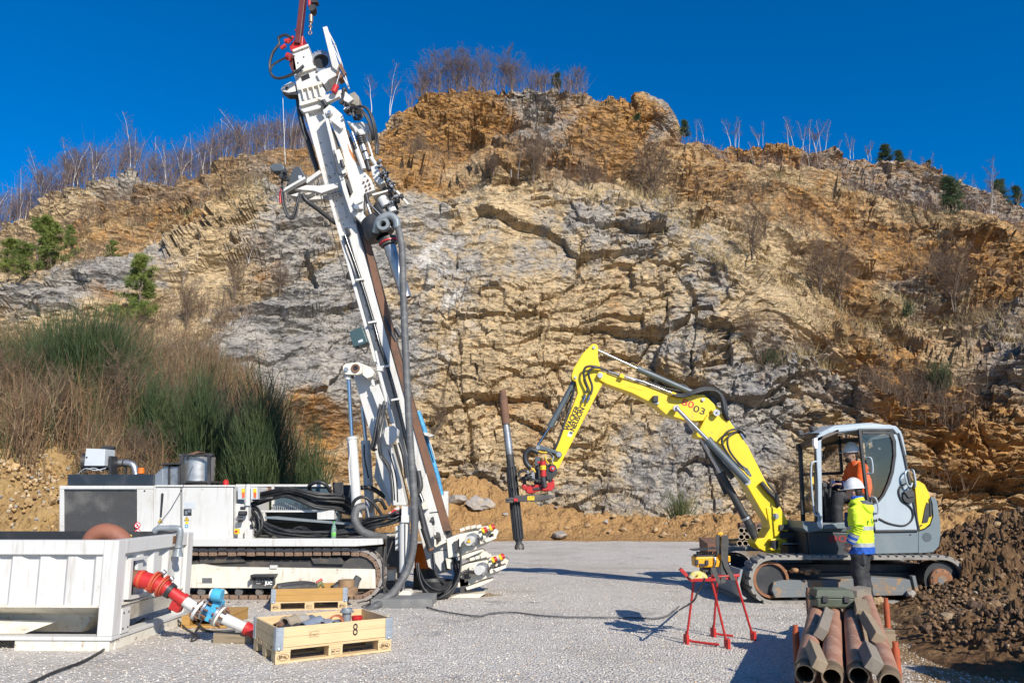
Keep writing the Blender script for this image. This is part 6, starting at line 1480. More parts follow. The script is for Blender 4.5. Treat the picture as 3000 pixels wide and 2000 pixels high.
bundle('arm_hose',[[s5(1195,428)+(YB,),s5(1260,440)+(YB,),s5(1330,415)+(YB-.02,),s5(1400,395)+(YB,),s5(1465,410)+(YB,),s5(1500,470)+(YB,),s5(1505,530)+(YB,),s5(1530,585)+(YB+.05,)],[s5(1290,425)+(YB+.2,),s5(1370,392)+(YB+.2,),s5(1440,392)+(YB+.2,),s5(1500,440)+(YB+.2,),s5(1520,510)+(YB+.2,),s5(1520,560)+(YB+.15,)]],9,.021,4,4,.08,seed=31,parent=bm2)
p=PM();p.hose([s5(1200,365)+(YB+.2,),s5(1260,370)+(YB+.2,),s5(1300,400)+(YB+.2,)],.014,6);p.hose([s5(1040,350)+(YB+.2,),s5(1150,390)+(YB+.2,),s5(1260,410)+(YB+.2,)],.014,6);build(p,'arm_hose',M_RUBBER,bm2)
p=PM();p.hose([s5(1640,690)+(YB+.05,),s5(1600,645)+(YB-.05,),s5(1540,650)+(YB-.1,),s5(1500,690)+(YB-.1,),s5(1500,740)+(YB-.1,),s5(1560,830)+(YB-.1,),s5(1630,890)+(YB-.1,)],.018,7);p.hose([s5(1620,660)+(YB+.05,),s5(1570,660)+(YB-.05,),s5(1530,700)+(YB-.1,),s5(1540,770)+(YB-.1,),s5(1600,850)+(YB-.1,),s5(1650,890)+(YB-.1,)],.018,7)
p.hose([s5(1640,650)+(YB+.1,),s5(1600,632)+(YB+.1,),s5(1540,645)+(YB+.05,)],.02,7);p.hose([s5(1540,590)+(YB+.1,),s5(1620,700)+(YB+.1,),s5(1700,880)+(YB+.1,),(2272,1442,YB+.05),(2282,1476,YB+.05)],.02,7)
p.hose([(2230,1412,YB-.05),(2252,1440,YB-.05),(2272,1460,YB-.05),(2280,1482,YB-.02)],.04,8);build(p,'arm_hose',M_RUBBER,bm1)
p=PM();p.hose([s5(1530,580)+(YB+.05,),s5(1610,680)+(YB+.05,),s5(1720,880)+(YB+.05,),(2240,1405,YB+.05)],.013,6,2);p.bar(s5(1625,880)+(YB-.1,),s5(1660,920)+(YB-.1,),3.5,n=8);p.bar(s5(1645,880)+(YB-.1,),s5(1672,930)+(YB-.1,),3.5,n=8);p.bar(s5(1610,670)+(YB,),s5(1630,700)+(YB,),4.5,n=8);build(p,'steel_pipe',M_CHROME,bm1)
p=PM();p.hose([s5(590,390)+(YB+.1,),s5(570,480)+(YB+.1,),s5(530,610)+(YB+.05,),s5(490,720)+(YB+.05,),s5(455,800)+(YB+.05,)],.02,7);p.hose([s5(580,420)+(YB+.2,),s5(545,500)+(YB+.2,),s5(480,620)+(YB+.15,)],.014,6);p.hose([s5(470,820)+(YB,),s5(440,790)+(YB,),s5(380,780)+(YB,),s5(330,765)+(YB,)],.02,7);build(p,'dipper_hose',M_RUBBER,dip)
p=PM();p.rect(*s5(1072,435),*s5(1106,475),YB-.08,.12);build(p,'work_light',M_BLACK,bm2,bev=.015)
p=PM();p.rect(*s5(1078,472),*s5(1110,486),YB-.02,.06);build(p,'light_bracket',M_STEEL,bm2)
p=PM();p.pxprism(q5((870,350),(930,385),(872,388)),YB+.036,.006);p.pxprism(q5((910,372),(1015,402),(1012,405),(912,376)),YB+.034,.01);build(p,'weld_plate',M_EY,bm2)
# lettering on the arm
o_=wl(bm2,P(*s5(1300,500),YB+.037));a2=-R(20)
lettering('80',.155,wl(bm2,P(*s5(1286,486),YB+.037)),bm2,M_RPRINT,rot=a2,bold=.001,sx=1.4)
lettering('03',.155,wl(bm2,P(*s5(1357,526),YB+.037)),bm2,M_INK,rot=a2,bold=.001,sx=1.4)
lettering('e',.085,wl(bm2,P(*s5(1404,560),YB+.037)),bm2,M_INK,rot=a2,bold=.002)
a1=R(64)
lettering('WACKER',.115,wl(dip,P(*s5(578,575),YB+.077)),dip,M_INK,rot=a1,bold=.0035,sx=.92)
lettering('NEUSON',.115,wl(dip,P(*s5(610,580),YB+.077)),dip,M_INK,rot=a1,bold=.0035,sx=.92)
p=PM();p.pxprism(q5((548,680),(560,652),(584,658),(572,690)),YB+.074,.01);build(p,'emblem',M_WPRINT,dip);p=PM();p.pxprism(q5((558,668),(564,654),(583,659),(577,674)),YB+.071,.01);build(p,'emblem',M_EGREY,dip)
# --- tiltrotator and grapple
k4=Z(1480,1260,4.0727);t4=Z1(1480,1260,4.0727)
YG=11.98
p=PM();p.pxprism(k4((500,420),(560,395),(600,415),(625,465),(615,520),(545,600),(500,600),(480,520)),YG,.3);p.pxprism(k4((360,440),(420,400),(500,400),(500,600),(440,650),(360,640)),YG+.1,.35);p.pxprism(k4((180,560),(300,520),(360,560),(350,600),(200,600)),YG+.05,.3);tilt=build(p,'tiltrotator',M_BLACK,EXC,bev=.01)
p=PM();p.pxprism(k4((360,320),(420,318),(415,400),(370,430),(352,410)),YG+.02,.2);build(p,'tilt_bracket',M_EGREY,tilt,bev=.006)
p=PM();p.disc(*t4(565,455),YG-.03,8,.06,12);build(p,'pin_guard',M_RED,tilt);p=PM();p.disc(*t4(570,453),YG-.05,3.5,.06,8);build(p,'pivot_pin',M_STEEL,tilt)
p=PM();p.bar(t4(447,365)+(YG-.1,),t4(455,550)+(YG-.1,),9);p.bar(t4(385,385)+(YG-.1,),t4(480,378)+(YG-.1,),4);tc=build(p,'tilt_cylinder',M_RED,tilt,bev=.004)
p=PM();p.bar(t4(449,420)+(YG-.1,),t4(452,470)+(YG-.1,),9.4);build(p,'sticker_band',M_YELL,tilt);p=PM();p.bar(t4(452,545)+(YG-.1,),t4(472,680)+(YG-.1,),7.5);p.bar(t4(232,600)+(YG,),t4(232,670)+(YG,),5);p.bar(t4(540,590)+(YG,),t4(540,640)+(YG,),5);build(p,'cylinder_rod',M_BLACK,tilt)
p=PM();p.rect(*t4(428,440),*t4(440,452),YG-.21,.01);p.rect(*t4(462,440),*t4(470,452),YG-.21,.01);build(p,'sticker_mark',M_INK,tilt)
p=PM();p.pxprism(k4((195,650),(215,635),(250,655),(480,640),(560,610),(560,580),(580,585),(592,640),(595,670),(560,715),(490,730),(430,720),(310,750),(270,755),(240,715),(210,705)),YG-.04,.4);gb=build(p,'rotator_base',M_RED,tilt,bev=.01)
p=PM();p.disc(*t4(290,708),YG-.08,9,.08);p.bar(t4(450,705)+(YG-.08,),t4(520,700)+(YG-.08,),6);build(p,'lock_cylinder',M_RED,tilt)
p=PM();p.pxprism(k4((330,690),(370,680),(440,688),(430,705),(370,712),(330,712)),YG-.06,.05);build(p,'base_slot',M_BLACK,tilt)
p=PM();p.hose([t4(400,270)+(YG,),t4(350,240)+(YG,),t4(290,230)+(YG,),t4(245,280)+(YG,),t4(240,350)+(YG,),t4(265,410)+(YG,),t4(310,450)+(YG,)],.045,9);p.hose([t4(170,560)+(YG,),t4(165,510)+(YG,),t4(210,485)+(YG,),t4(290,490)+(YG,)],.022,7);build(p,'hose_loop',M_RUBBER,tilt)
p=PM();p.hose([t4(400,250)+(YG-.05,),t4(440,262)+(YG-.05,),t4(500,265)+(YG-.05,)],.012,6);p.hose([t4(480,300)+(YG-.05,),t4(490,360)+(YG-.05,),t4(520,395)+(YG-.05,)],.01,6);p.hose([t4(310,450)+(YG-.1,),t4(345,470)+(YG-.1,),t4(355,500)+(YG-.1,)],.012,6);build(p,'yellow_hose',M_YELL,tilt)
p=PM();junk(p,*t4(200,580),*t4(350,520),YG-.05,24,41,5);junk(p,*t4(340,600),*t4(440,620),YG-.05,12,42,4);build(p,'valve_fittings',M_BLACK,tilt)
p=PM();p.bar(t4(318,500)+(YG-.12,),t4(330,570)+(YG-.12,),2.2,n=8);p.bar(t4(335,495)+(YG-.12,),t4(345,575)+(YG-.12,),2.2,n=8);p.bar(t4(560,390)+(YG-.08,),t4(575,310)+(YG-.02,),2.4,n=8);junk(p,*t4(260,500),*t4(320,560),YG-.12,7,43,3);build(p,'couplings',M_STEEL,tilt)
p=PM();p.pxprism(k4((5,812),(50,800),(100,800),(110,775),(200,775),(360,765),(470,755),(560,770),(600,790),(560,815),(480,830),(380,845),(200,850),(100,858),(10,862)),YG-.02,.35);p.pxprism(k4((0,808),(45,804),(50,830),(0,832)),YG-.14,.1);p.pxprism(k4((0,842),(100,838),(100,862),(5,866)),YG-.16,.12);gr=build(p,'grapple',M_DARK,EXC,bev=.01)
p=PM();p.pxprism(k4((100,815),(118,806),(130,812),(150,810),(150,850),(125,842),(110,850),(105,832)),YG-.18,.12);build(p,'grip_pad',M_RED,gr)
p=PM();p.rect(*t4(265,785),*t4(348,832),YG-.03,.01);build(p,'warning_label',M_YELL,gr);p=PM();p.rect(*t4(275,800),*t4(300,803),YG-.033,.004);p.rect(*t4(310,795),*t4(340,798),YG-.033,.004);p.rect(*t4(280,812),*t4(335,815),YG-.033,.004);build(p,'label_print',M_INK,gr)
# the drill tool held in the grapple
DT=thing('drill_tool','long black fluted drill tool with rusty neck hanging upright in the excavator grapple','drill tool',P(1521,1606,12.12))
Yd=12.12
def dp(x,y):return P(*s5(x,y),Yd)
p=PM();p.tube(dp(150,404),dp(153,440),px_r(9.5,Yd),None,18,hollow=px_r(6,Yd));p.tube(dp(153,440),dp(172,610),px_r(13,Yd),px_r(12,Yd),18);build(p,'tool_neck',M_RUST,DT)
p=PM();p.tube(dp(172,610),dp(174,628),px_r(8.5,Yd),None,16);p.tube(dp(174,628),dp(195,795),px_r(11,Yd),None,18);build(p,'tool_shank',M_STEEL,DT)
p=PM();p.tube(dp(195,795),dp(203,870),px_r(11.5,Yd),None,18);p.tube(dp(203,870),dp(250,1325),px_r(11.5,Yd),None,18)
ax_=(dp(250,1325)-dp(203,870));A_,B_,D_=frame(ax_)
for k in range(12):
 t=2*math.pi*k/12;off=(A_*math.cos(t)+B_*math.sin(t))*px_r(13,Yd)
 p.beam(dp(203,870)+off,dp(249,1315)+off,.028,.03,up=off)
build(p,'fluted_body',M_BLACK,DT,bev=.003)
p=PM();p.tube(dp(249,1318),dp(252,1345),px_r(9,Yd),None,16);p.tube(dp(252,1345),dp(255,1368),px_r(12,Yd),px_r(15,Yd),18)
for k in range(8):
 t=2*math.pi*k/8;p.ball(dp(255.5,1372)+Vector((math.cos(t),math.sin(t),0))*px_r(11,Yd),.016,6)
build(p,'drill_bit',M_DARK,DT)
# --- undercarriage
def exc_track(Y0,w,near=True):
 t=bpy.data.objects.new('track',None);COL.objects.link(t);t.parent=EXC
 W0=Y0*DS;xl,xr=P(2262,1700,11.3).x,P(2762,1700,11.3).x
 zc,r=.345,.335
 rr=.305
 def oval(rad,n=14):
  pts=[]
  for k in range(n+1):
   a=math.pi/2-math.pi*k/n;pts.append(Vector((xr+rad*math.cos(a),0,zc+rad*math.sin(a))))
  for k in range(n+1):
   a=-math.pi/2-math.pi*k/n;pts.append(Vector((xl+rad*math.cos(a),0,zc+rad*math.sin(a))))
  return pts
  # the top run sags a little, and its front end is lifted over the sprocket
 outer,inner=oval(r),oval(r-.035)
 m=MB();n=len(outer)
 for i in range(n):
  j=(i+1)%n;a,b_,c,d_=outer[i],outer[j],inner[j],inner[i]
  y0,y1=Vector((0,W0,0)),Vector((0,W0+w,0))
  m.add([a+y0,b_+y0,c+y0,d_+y0,a+y1,b_+y1,c+y1,d_+y1],[(0,1,2,3),(7,6,5,4),(4,5,1,0),(3,2,6,7)])
 build(m,'track_belt',M_TRUB,t)
 per=2*(xr-xl)+2*math.pi*r;nl=58;Ls=per/nl;L0=world_loc(EXC)
 lm=MB();lm.prism([(-.052,0,.0),(-.035,0,.028),(.035,0,.028),(.052,0,0)],(0,w*.52,0));lm.prism([(-.022,w*.46,.0),(-.005,w*.46,.028),(.05,w*.46,.028),(.066,w*.46,0)],(0,w*.54,0))
 me=bpy.data.meshes.new('track_lug');me.from_pydata(lm.v,[],lm.f);me.materials.append(M_TRUB);me.update()
 for k in range(nl):
  s_=(k+.5)*Ls;a=xr-xl
  if s_<a:px_,pz_,th_=xl+s_,zc+r,0
  elif s_<a+math.pi*r:u=(s_-a)/r;px_,pz_,th_=xr+r*math.sin(u),zc+r*math.cos(u),u
  elif s_<2*a+math.pi*r:px_,pz_,th_=xr-(s_-a-math.pi*r),zc-r,math.pi
  else:u=(s_-2*a-math.pi*r)/r;px_,pz_,th_=xl-r*math.sin(u),zc-r*math.cos(u),math.pi+u
  o=bpy.data.objects.new('track_lug',me);COL.objects.link(o);o.parent=t
  o.location=Vector((px_,W0+random.uniform(-.004,.004),pz_-.0))-L0;o.rotation_euler=(0,th_,0)
 f=PM();f.pxprism(q6((130,990),(180,978),(480,975),(700,960),(930,975),(965,1035),(965,1065),(140,1072),(120,1040)),Y0+.05,w-.1);f.pxprism(q6((125,1040),(960,1035),(968,1062),(140,1078)),Y0+.02,.06);f.pxprism(q6((925,955),(945,950),(970,1060),(950,1065)),Y0+.01,.1);build(f,'track_frame',M_FRAME,t,bev=.008)
 f=MB();f.tube((xl,W0+.14,zc),(xl,W0+w-.06,zc),rr-.08,None,24);build(f,'idler_wheel',M_BLACK,t);f=MB();f.tube((xl,W0+.09,zc),(xl,W0+.2,zc),rr-.035,None,26,hollow=rr-.075);build(f,'idler_rim',M_HUB,t)
 f=MB();f.tube((xr,W0+.08,zc),(xr,W0+w-.06,zc),rr-.04,None,24)
 build(f,'sprocket',M_BLACK,t)
 f=MB();f.lathe((xr-.03,W0+.1,zc),(0,-1,0),[(0,.17),(.08,.17),(.09,.15),(.1,.13),(.1,0)],22);hb=build(f,'final_drive',M_HUB,t)
 f=MB()
 for k in range(9):a_=2*math.pi*k/9;f.tube((xr-.03+.145*math.cos(a_),W0+.012,zc+.145*math.sin(a_)),(xr-.03+.145*math.cos(a_),W0-.006,zc+.145*math.sin(a_)),.012,None,6)
 f.tube((xr-.03,W0+.002,zc),(xr-.03,W0-.004,zc),.07,None,16);build(f,'hub_bolts',M_FRAME,t)
 f=MB()
 for k in range(5):x_=xl+(xr-xl)*(k+.8)/6;f.tube((x_,W0+.08,.12),(x_,W0+w-.08,.12),.07,None,14)
 build(f,'rollers',M_DARK,t)
 if near:
  f=MB();qd=random.Random(3)
  for k in range(26):f.ball((xl+.2+qd.uniform(0,.55),W0+.05+qd.uniform(0,.15),zc+.10+qd.uniform(0,.05)),qd.uniform(.02,.05),6,(1.2,1,.7))
  for k in range(14):f.ball((xr-.45+qd.uniform(0,.5),W0+.02+qd.uniform(0,.15),.05+qd.uniform(0,.06)),qd.uniform(.02,.06),6,(1.2,1,.7))
  build(f,'mud',M_MUD,t)
 return t
exc_track(11.25,.45)
exc_track(13.0,.45,False)
p=PM();p.box2((4.1,12.34,.24),(6.4,13.6,.54));p.tube((5.25,12.97,.52),(5.25,12.97,.82),.58,None,28);p.box2((3.9,12.27,.32),(6.3,13.63,.42));build(p,'undercarriage',M_BLACK,EXC,bev=.01)
# dozer blade and its arms
bx_=P(2168,1660,11.5).x
p=MB()
prof=[(bx_-.02,.06),(bx_-.10,.12),(bx_-.13,.28),(bx_-.06,.50),(bx_-.02,.50),(bx_-.08,.28),(bx_-.05,.13),(bx_+.02,.08)]
p.prism([(x,11.85,z)for x,z in prof],(0,2.25,0));bl=build(p,'dozer_blade',pmat('worn_grey_blade',(.20,.225,.235),(.33,.31,.27),.55,scale=3,c3=(.38,.3,.2),s3=7),EXC,bev=.006)
p=PM();p.beam(Vector((bx_,12.55,.3)),Vector((4.15,12.55,.3)),.16,.2);p.beam(Vector((bx_,13.4,.3)),Vector((4.15,13.4,.3)),.16,.2);p.pxprism([(2180,1666),(2225,1642),(2245,1652),(2245,1682),(2190,1682)],11.9,.05);p.pxprism([(2180,1666),(2225,1642),(2245,1652),(2245,1682),(2190,1682)],12.1,.05);build(p,'blade_arm',M_EGREY,EXC,bev=.006)
p=PM();p.bar((2226,1658,11.88),(2226,1658,11.86),5);build(p,'pivot_pin',M_STEEL,EXC)
p=PM();p.bar((2238,1652,12.05),(2275,1648,12.05),11,n=18);p.bar((2275,1648,12.05),(2470,1640,12.1),14,n=18);build(p,'blade_cylinder',M_EGREY,EXC,bev=.004);p=PM();p.bar((2270,1648,12.05),(2276,1648,12.05),13.5,n=18);build(p,'cylinder_band',M_STEEL,EXC)
# --- house
YH0=11.42
p=PM();p.pxprism(q6((300,640),(330,850),(380,850),(540,850),(560,700),(720,690),(720,830),(960,830),(960,690)),YH0+.1,1.7);p.box2(P(2370,1640,YH0+.2),P(2690,1610,YH0+.2)+Vector((0,1.6,0)));house=build(p,'slew_platform',M_BLACK,EXC,bev=.01)
p=PM();p.pxprism(q6((330,700),(545,705),(700,700),(700,830),(560,850),(345,850)),YH0+.03,.06);build(p,'front_skirt',pmat('shaded_body_paint',(.03,.038,.042),(.05,.055,.055),.45),EXC,bev=.008)  # dark skirt with the shade below the cab painted into its colour
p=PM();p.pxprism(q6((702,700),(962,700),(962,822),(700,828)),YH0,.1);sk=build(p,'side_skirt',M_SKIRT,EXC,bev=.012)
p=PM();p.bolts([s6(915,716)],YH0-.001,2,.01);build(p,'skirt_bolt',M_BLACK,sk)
lettering('80',.14,wl(EXC,P(*s6(498,742),YH0+.027)),EXC,pmat('shaded_red_print',(.22,.015,.02)),bold=.002,sx=2.1)  # red darkened to sit in the skirt's painted shade
# rear body: yellow cover and counterweight, wrapping round the tail
def tail(poly,Y0,Y1,name,mat,bulge=.12,bev=.03):
 """side outline swept across the machine, fuller in the middle"""
 n=9;rings=[]
 cx=P(*poly[0],Y0).x
 pts=[P(x,y,Y0)for x,y in poly];xm=min(q.x for q in pts)
 for k in range(n):
  t=k/(n-1);y=(Y0+(Y1-Y0)*t)*DS;e=math.sin(math.pi*t)*bulge
  edge=.94+.06*min(1,math.sin(math.pi*min(max(t,.0),1))*2.2)
  rings.append([Vector((xm+(q.x-xm)*(edge+e*.9*((q.x-xm)/.7)),y,q.z))for q in pts])
 m=PM();m.loft(rings,False);return build(m,name,mat,EXC,bev=.015)
tail(q6((965,690),(940,405),(965,408),(1000,428),(1028,480),(1045,560),(1045,610),(1030,655),(1000,678)),YH0+.02,13.3,'rear_cover',M_EY)
tail(q6((963,700),(1000,690),(1035,665),(1055,610),(1050,540),(1038,498),(1068,505),(1080,540),(1096,650),(1097,720),(1085,785),(1050,815),(963,822)),YH0,13.32,'counterweight',M_SKIRT)
p=PM();p.pxprism(q6((985,648),(1002,560),(1012,530),(1022,540),(1024,610),(1015,645)),YH0+.005,.05);p.pxprism(q6((1024,510),(1032,508),(1040,570),(1038,612),(1030,614),(1028,560)),YH0+.005,.05);build(p,'air_vent',M_BLACK,EXC)
p=PM();p.disc(*s6(1012,730),YH0-.005,13,.05);build(p,'tail_recess',M_EGREY,EXC);p=PM();p.bolts([s6(978,662)],YH0+.01,2,.02);build(p,'bolts',M_BLACK,EXC)
# --- cab
YCB=11.40;YCF=12.38
cab=bpy.data.objects.new('cab',None);COL.objects.link(cab);cab.parent=EXC;cab.location=Vector((5.25,12.5,.95))-world_loc(EXC)
def both(f,name,mat,bev=0.004):
 p=PM();f(p,YCB);build(p,name,mat,cab,bev=bev)
 # near side: front post, roof rail, black middle post, rear body panel with a curved window edge
p=PM();p.pxprism(q6((372,170),(385,148),(412,128),(450,112),(640,92),(800,86),(838,96),(862,122),(876,160),(895,262),(872,262),(858,180),(842,140),(815,112),(640,112),(450,134),(420,150),(405,180),(408,420),(412,650),(386,655),(384,420)),YCB,.09);build(p,'cab_frame',M_CAB,cab,bev=.012)
p=PM();p.pxprism(q6((690,500),(700,540),(735,530),(768,490),(800,425),(820,360),(834,260),(832,180),(818,142),(836,140),(860,190),(880,270),(966,688),(716,690),(700,600)),YCB+.01,.07);pn=build(p,'rear_side_panel',M_CAB,cab,bev=.008)
p=PM();p.pxprism(q6((618,108),(634,108),(664,380),(694,640),(682,640),(650,380)),YCB-.012,.06);p.pxprism(q6((634,108),(815,108),(830,120),(634,120)),YCB-.008,.05);p.pxprism(q6((846,130),(856,136),(890,262),(972,688),(964,690),(880,272)),YCB-.012,.05);p.pxprism(q6((714,690),(966,688),(966,698),(712,702)),YCB-.01,.06);build(p,'door_seal',M_BLACK,cab,bev=.003)
p=PM();p.pxprism(q6((636,122),(810,122),(828,170),(830,260),(816,360),(796,425),(764,490),(735,528),(692,545),(664,380)),YCB+.03,.006);build(p,'side_window',M_GLASS,cab)
p=PM();p.pxprism(q6((640,124),(810,124),(828,170),(832,262),(818,360),(798,428),(766,494),(735,532),(700,545),(698,536),(732,520),(758,482),(786,420),(806,355),(820,262),(815,180),(796,140),(642,136)),YCB+.005,.02);build(p,'window_rubber',M_BLACK,cab)
# roof, floor, far side, back
p=PM()
a0,a1=P(*s6(412,128),YCB),P(*s6(800,86),YCB)
p.loft([[Vector((x_,(YCB+.0+(YCF-YCB)*t)*DS,z_+.04*math.sin(math.pi*t)))for x_,z_ in((a0 .x-.05,a0 .z-.02),(a0 .x+.2,a0 .z+.10),(a1 .x-.3,a1 .z+.03),(a1 .x+.1,a1 .z-.02),(a1 .x+.15,a1 .z-.14),(a1 .x-.3,a1 .z-.06),(a0 .x+.2,a0 .z-.03))]for t in(0.03,.15,.5,.85,1)],False);build(p,'cab_roof',M_CAB,cab,bev=.01)
p=PM();rz=P(*s6(300,190),12.2)
f0,f1=P(*s6(380,160),YCB),P(*s6(276,200),YCF)
p.prism([f0+Vector((0,0,.0)),f0+Vector((.35,0,.14)),f1+Vector((.62,0,.10)),f1+Vector((0,0,-.02))],(0,0,-.06));build(p,'roof_visor',pmat('brown_visor',(.10,.075,.055),(.05,.04,.035),.4),cab,bev=.006)
p=PM();xF=P(*s6(285,200),YCF).x
p.beam(P(*s6(282,205),YCF),P(*s6(300,650),YCF),.06,.06);p.beam(P(*s6(505,150),YCF),P(*s6(522,360),YCF),.04,.05);p.beam(P(*s6(660,150),YCF),P(*s6(690,470),YCF),.05,.05);p.beam(P(*s6(820,150),YCF-.05),P(*s6(850,560),YCF-.05),.07,.07)
p.beam(P(*s6(290,205),YCF),P(*s6(830,150),YCF),.05,.08);p.beam(P(*s6(300,372),YCF),P(*s6(525,362),YCF),.03,.05);p.beam(P(*s6(386,652),YCB+.05),P(*s6(300,650),YCF),.08,.07);p.beam(P(*s6(384,158),YCB+.05),P(*s6(278,208),YCF),.05,.07);p.beam(P(*s6(372,190),YCB+.05),P(*s6(372,640),YCB+.05),.03,.05)
build(p,'cab_inner_frame',M_BLACK,cab,bev=.005)
p=PM();A0,A1,B1,B0=P(*s6(380,180),YCB+.06),P(*s6(284,212),YCF-.02),P(*s6(302,640),YCF-.02),P(*s6(384,645),YCB+.06);p.prism([A0,A1,B1,B0],(.006,0,0));build(p,'windscreen',M_GLASS,cab)
p=PM();p.prism([P(*s6(664,150),YCF),P(*s6(815,150),YCF),P(*s6(845,480),YCF),P(*s6(690,480),YCF)],(0,.006,0));build(p,'far_window',M_GLASS,cab)
p=PM();p.pxprism(q6((300,645),(400,650),(545,650),(720,640),(720,700),(330,700)),YCB+.05,.95);build(p,'cab_floor',M_EGREY,cab,bev=.01)
p=PM();p.pxprism(q6((296,640),(415,648),(415,690),(330,705),(300,680)),YCB-.01,.9);p.pxprism(q6((420,660),(545,645),(545,680),(420,685)),YCB-.02,.2);build(p,'cab_step',M_SKIRT,cab,bev=.008)
p=PM();p.pxprism(q6((690,480),(850,420),(880,690),(700,690)),YCF-.1,.06);p.pxprism(q6((840,150),(870,200),(960,690),(900,690),(850,400)),YCB+.12,.85);build(p,'cab_rear_wall',M_BLACK,cab)
p=PM();p.pxprism(q6((380,640),(400,640),(412,665),(400,680),(386,668)),YCB-.03,.02);p.pxprism(q6((362,165),(382,158),(384,220),(372,222),(362,200)),YCB-.01,.08);build(p,'hinge_plate',M_WPRINT,cab)
# handles, work lights, mirror, lamp cap, body line
def handle(pts,Y,r=.014,name='handle'):
 p=PM();p.hose([s6(x,y)+(Y-d,)for x,y,d in pts],r,8,4);build(p,name,M_CAB,cab)
handle([(380,297,0),(362,298,.06),(347,318,.07),(347,420,.07),(362,580,.07),(376,606,.07),(404,614,0)],YCB)
handle([(656,276,0),(682,274,.06),(694,290,.07),(700,345,.07),(694,364,.06),(668,366,0)],YCB)
handle([(686,502,0),(712,504,.06),(728,540,.07),(732,580,.07),(722,594,.06),(704,596,0)],YCB)
handle([(905,352,0),(892,352,.05),(886,380,.07),(900,430,.07),(918,440,.06),(926,420,0)],YCB)
handle([(918,345,0),(932,348,.05),(940,380,.07),(946,430,.07),(938,446,.04)],YCB+.05)
p=PM();p.pxprism(q6((270,118),(296,112),(306,128),(304,150),(278,150)),YCF-.35,.14);p.pxprism(q6((346,100),(374,90),(388,106),(384,128),(354,126)),YCB+.35,.14);build(p,'work_light',M_BLACK,cab,bev=.02)
p=PM();p.bar(s6(302,146)+(YCF-.3,),s6(325,138)+(YCF-.3,),4);p.bar(s6(384,120)+(YCB+.4,),s6(412,112)+(YCB+.4,),4);build(p,'light_bracket',M_STEEL,cab)
p=PM();p.pxprism(q6((398,245),(412,235),(414,262),(402,300)),YCB+.2,.15);p.pxprism(q6((268,195),(292,190),(294,222),(280,242),(270,230)),YCF-.1,.1);build(p,'mirror',M_BLACK,cab,bev=.008)
p=PM();p.disc(*s6(908,502),YCB-.03,17,.06,22);p.pxprism(q6((880,470),(920,455),(940,470),(940,500),(905,505)),YCB-.05,.05);build(p,'fuel_cap',M_BLACK,cab,bev=.008)
p=PM();p.hose([s6(905,415)+(YCB,),s6(862,438)+(YCB,),s6(848,470)+(YCB,),s6(866,520)+(YCB,),s6(905,548)+(YCB,),s6(928,580)+(YCB,),s6(928,622)+(YCB,),s6(900,655)+(YCB,),s6(860,664)+(YCB,),s6(790,650)+(YCB,),s6(735,624)+(YCB,)],.014,6,5);build(p,'body_line',M_BLACK,cab)
p=PM();p.pxprism(q6((866,400),(900,375),(918,400),(880,440),(868,520),(850,490),(850,440)),YCB+.004,.02);build(p,'panel_recess',M_SKIRT,cab)
# seat and controls
p=PM();p.pxprism(q6((715,290),(770,270),(785,300),(790,480),(740,520),(700,520)),11.7,.45);p.pxprism(q6((560,500),(740,500),(740,545),(560,540)),11.7,.45);seat=build(p,'seat',M_BLACK,cab,bev=.04,bseg=3)
p=PM();p.pxprism(q6((700,232),(715,215),(765,215),(785,240),(782,275),(760,285),(712,282)),11.78,.28);build(p,'headrest',M_BLACK,cab,bev=.03,bseg=3)
p=PM();p.bar(s6(430,560)+(11.9,),s6(426,425)+(11.9,),4);p.bar(s6(452,500)+(11.7,),s6(460,400)+(11.7,),3);p.pxprism(q6((412,418),(436,415),(440,440),(414,445)),11.85,.1);p.pxprism(q6((405,470),(450,420),(500,440),(500,480),(450,640),(410,640)),12.1,.2);build(p,'control_levers',M_BLACK,cab,bev=.008)
p=PM();p.pxprism(q6((348,388),(360,384),(362,424),(350,428)),12.0,.05);build(p,'yellow_tag',M_YELL,cab)
# ====== people
M_SKIN=pmat('skin',(0.40,0.24,0.17),(0.36,0.20,0.14),0.5,scale=10)
M_HAIR=pmat('dark_hair',(0.03,0.02,0.015),None,0.6)
M_HELM=pmat('white_helmet',(0.74,0.74,0.72),(0.66,0.65,0.62),0.3,scale=6)
M_TROUS=pmat('black_trousers',(0.022,0.022,0.024),(0.05,0.05,0.052),0.75,scale=6,bmp=.6,bs=9,bd=.03)
M_BOOT=pmat('boots',(0.05,0.04,0.03),(.12,.1,.08),0.7,scale=9)
M_NAVYC=pmat('navy_cloth',(0.012,0.03,0.11),None,.8)
M_HOOD=pmat('grey_cloth',(0.085,0.09,0.10),(.11,.115,.12),.85,scale=8,bmp=.5,bs=14,bd=.02)
M_HIVIS=pmat('yellow_jacket',(0.60,0.76,0.025),(0.55,0.70,0.03),.7,scale=6,bmp=.7,bs=7,bd=.04)
M_REFL=pmat('reflective_band',(0.36,0.38,0.39),(.42,.43,.43),.45,scale=10)
M_BLUEC=pmat('blue_cloth',(0.015,0.09,0.42),(.02,.11,.48),.75,scale=7,bmp=.6,bs=8,bd=.03)
M_ORJ=pmat('orange_jacket',(0.86,0.12,0.015),(0.80,0.11,0.015),.7,scale=6,bmp=.7,bs=7,bd=.04)
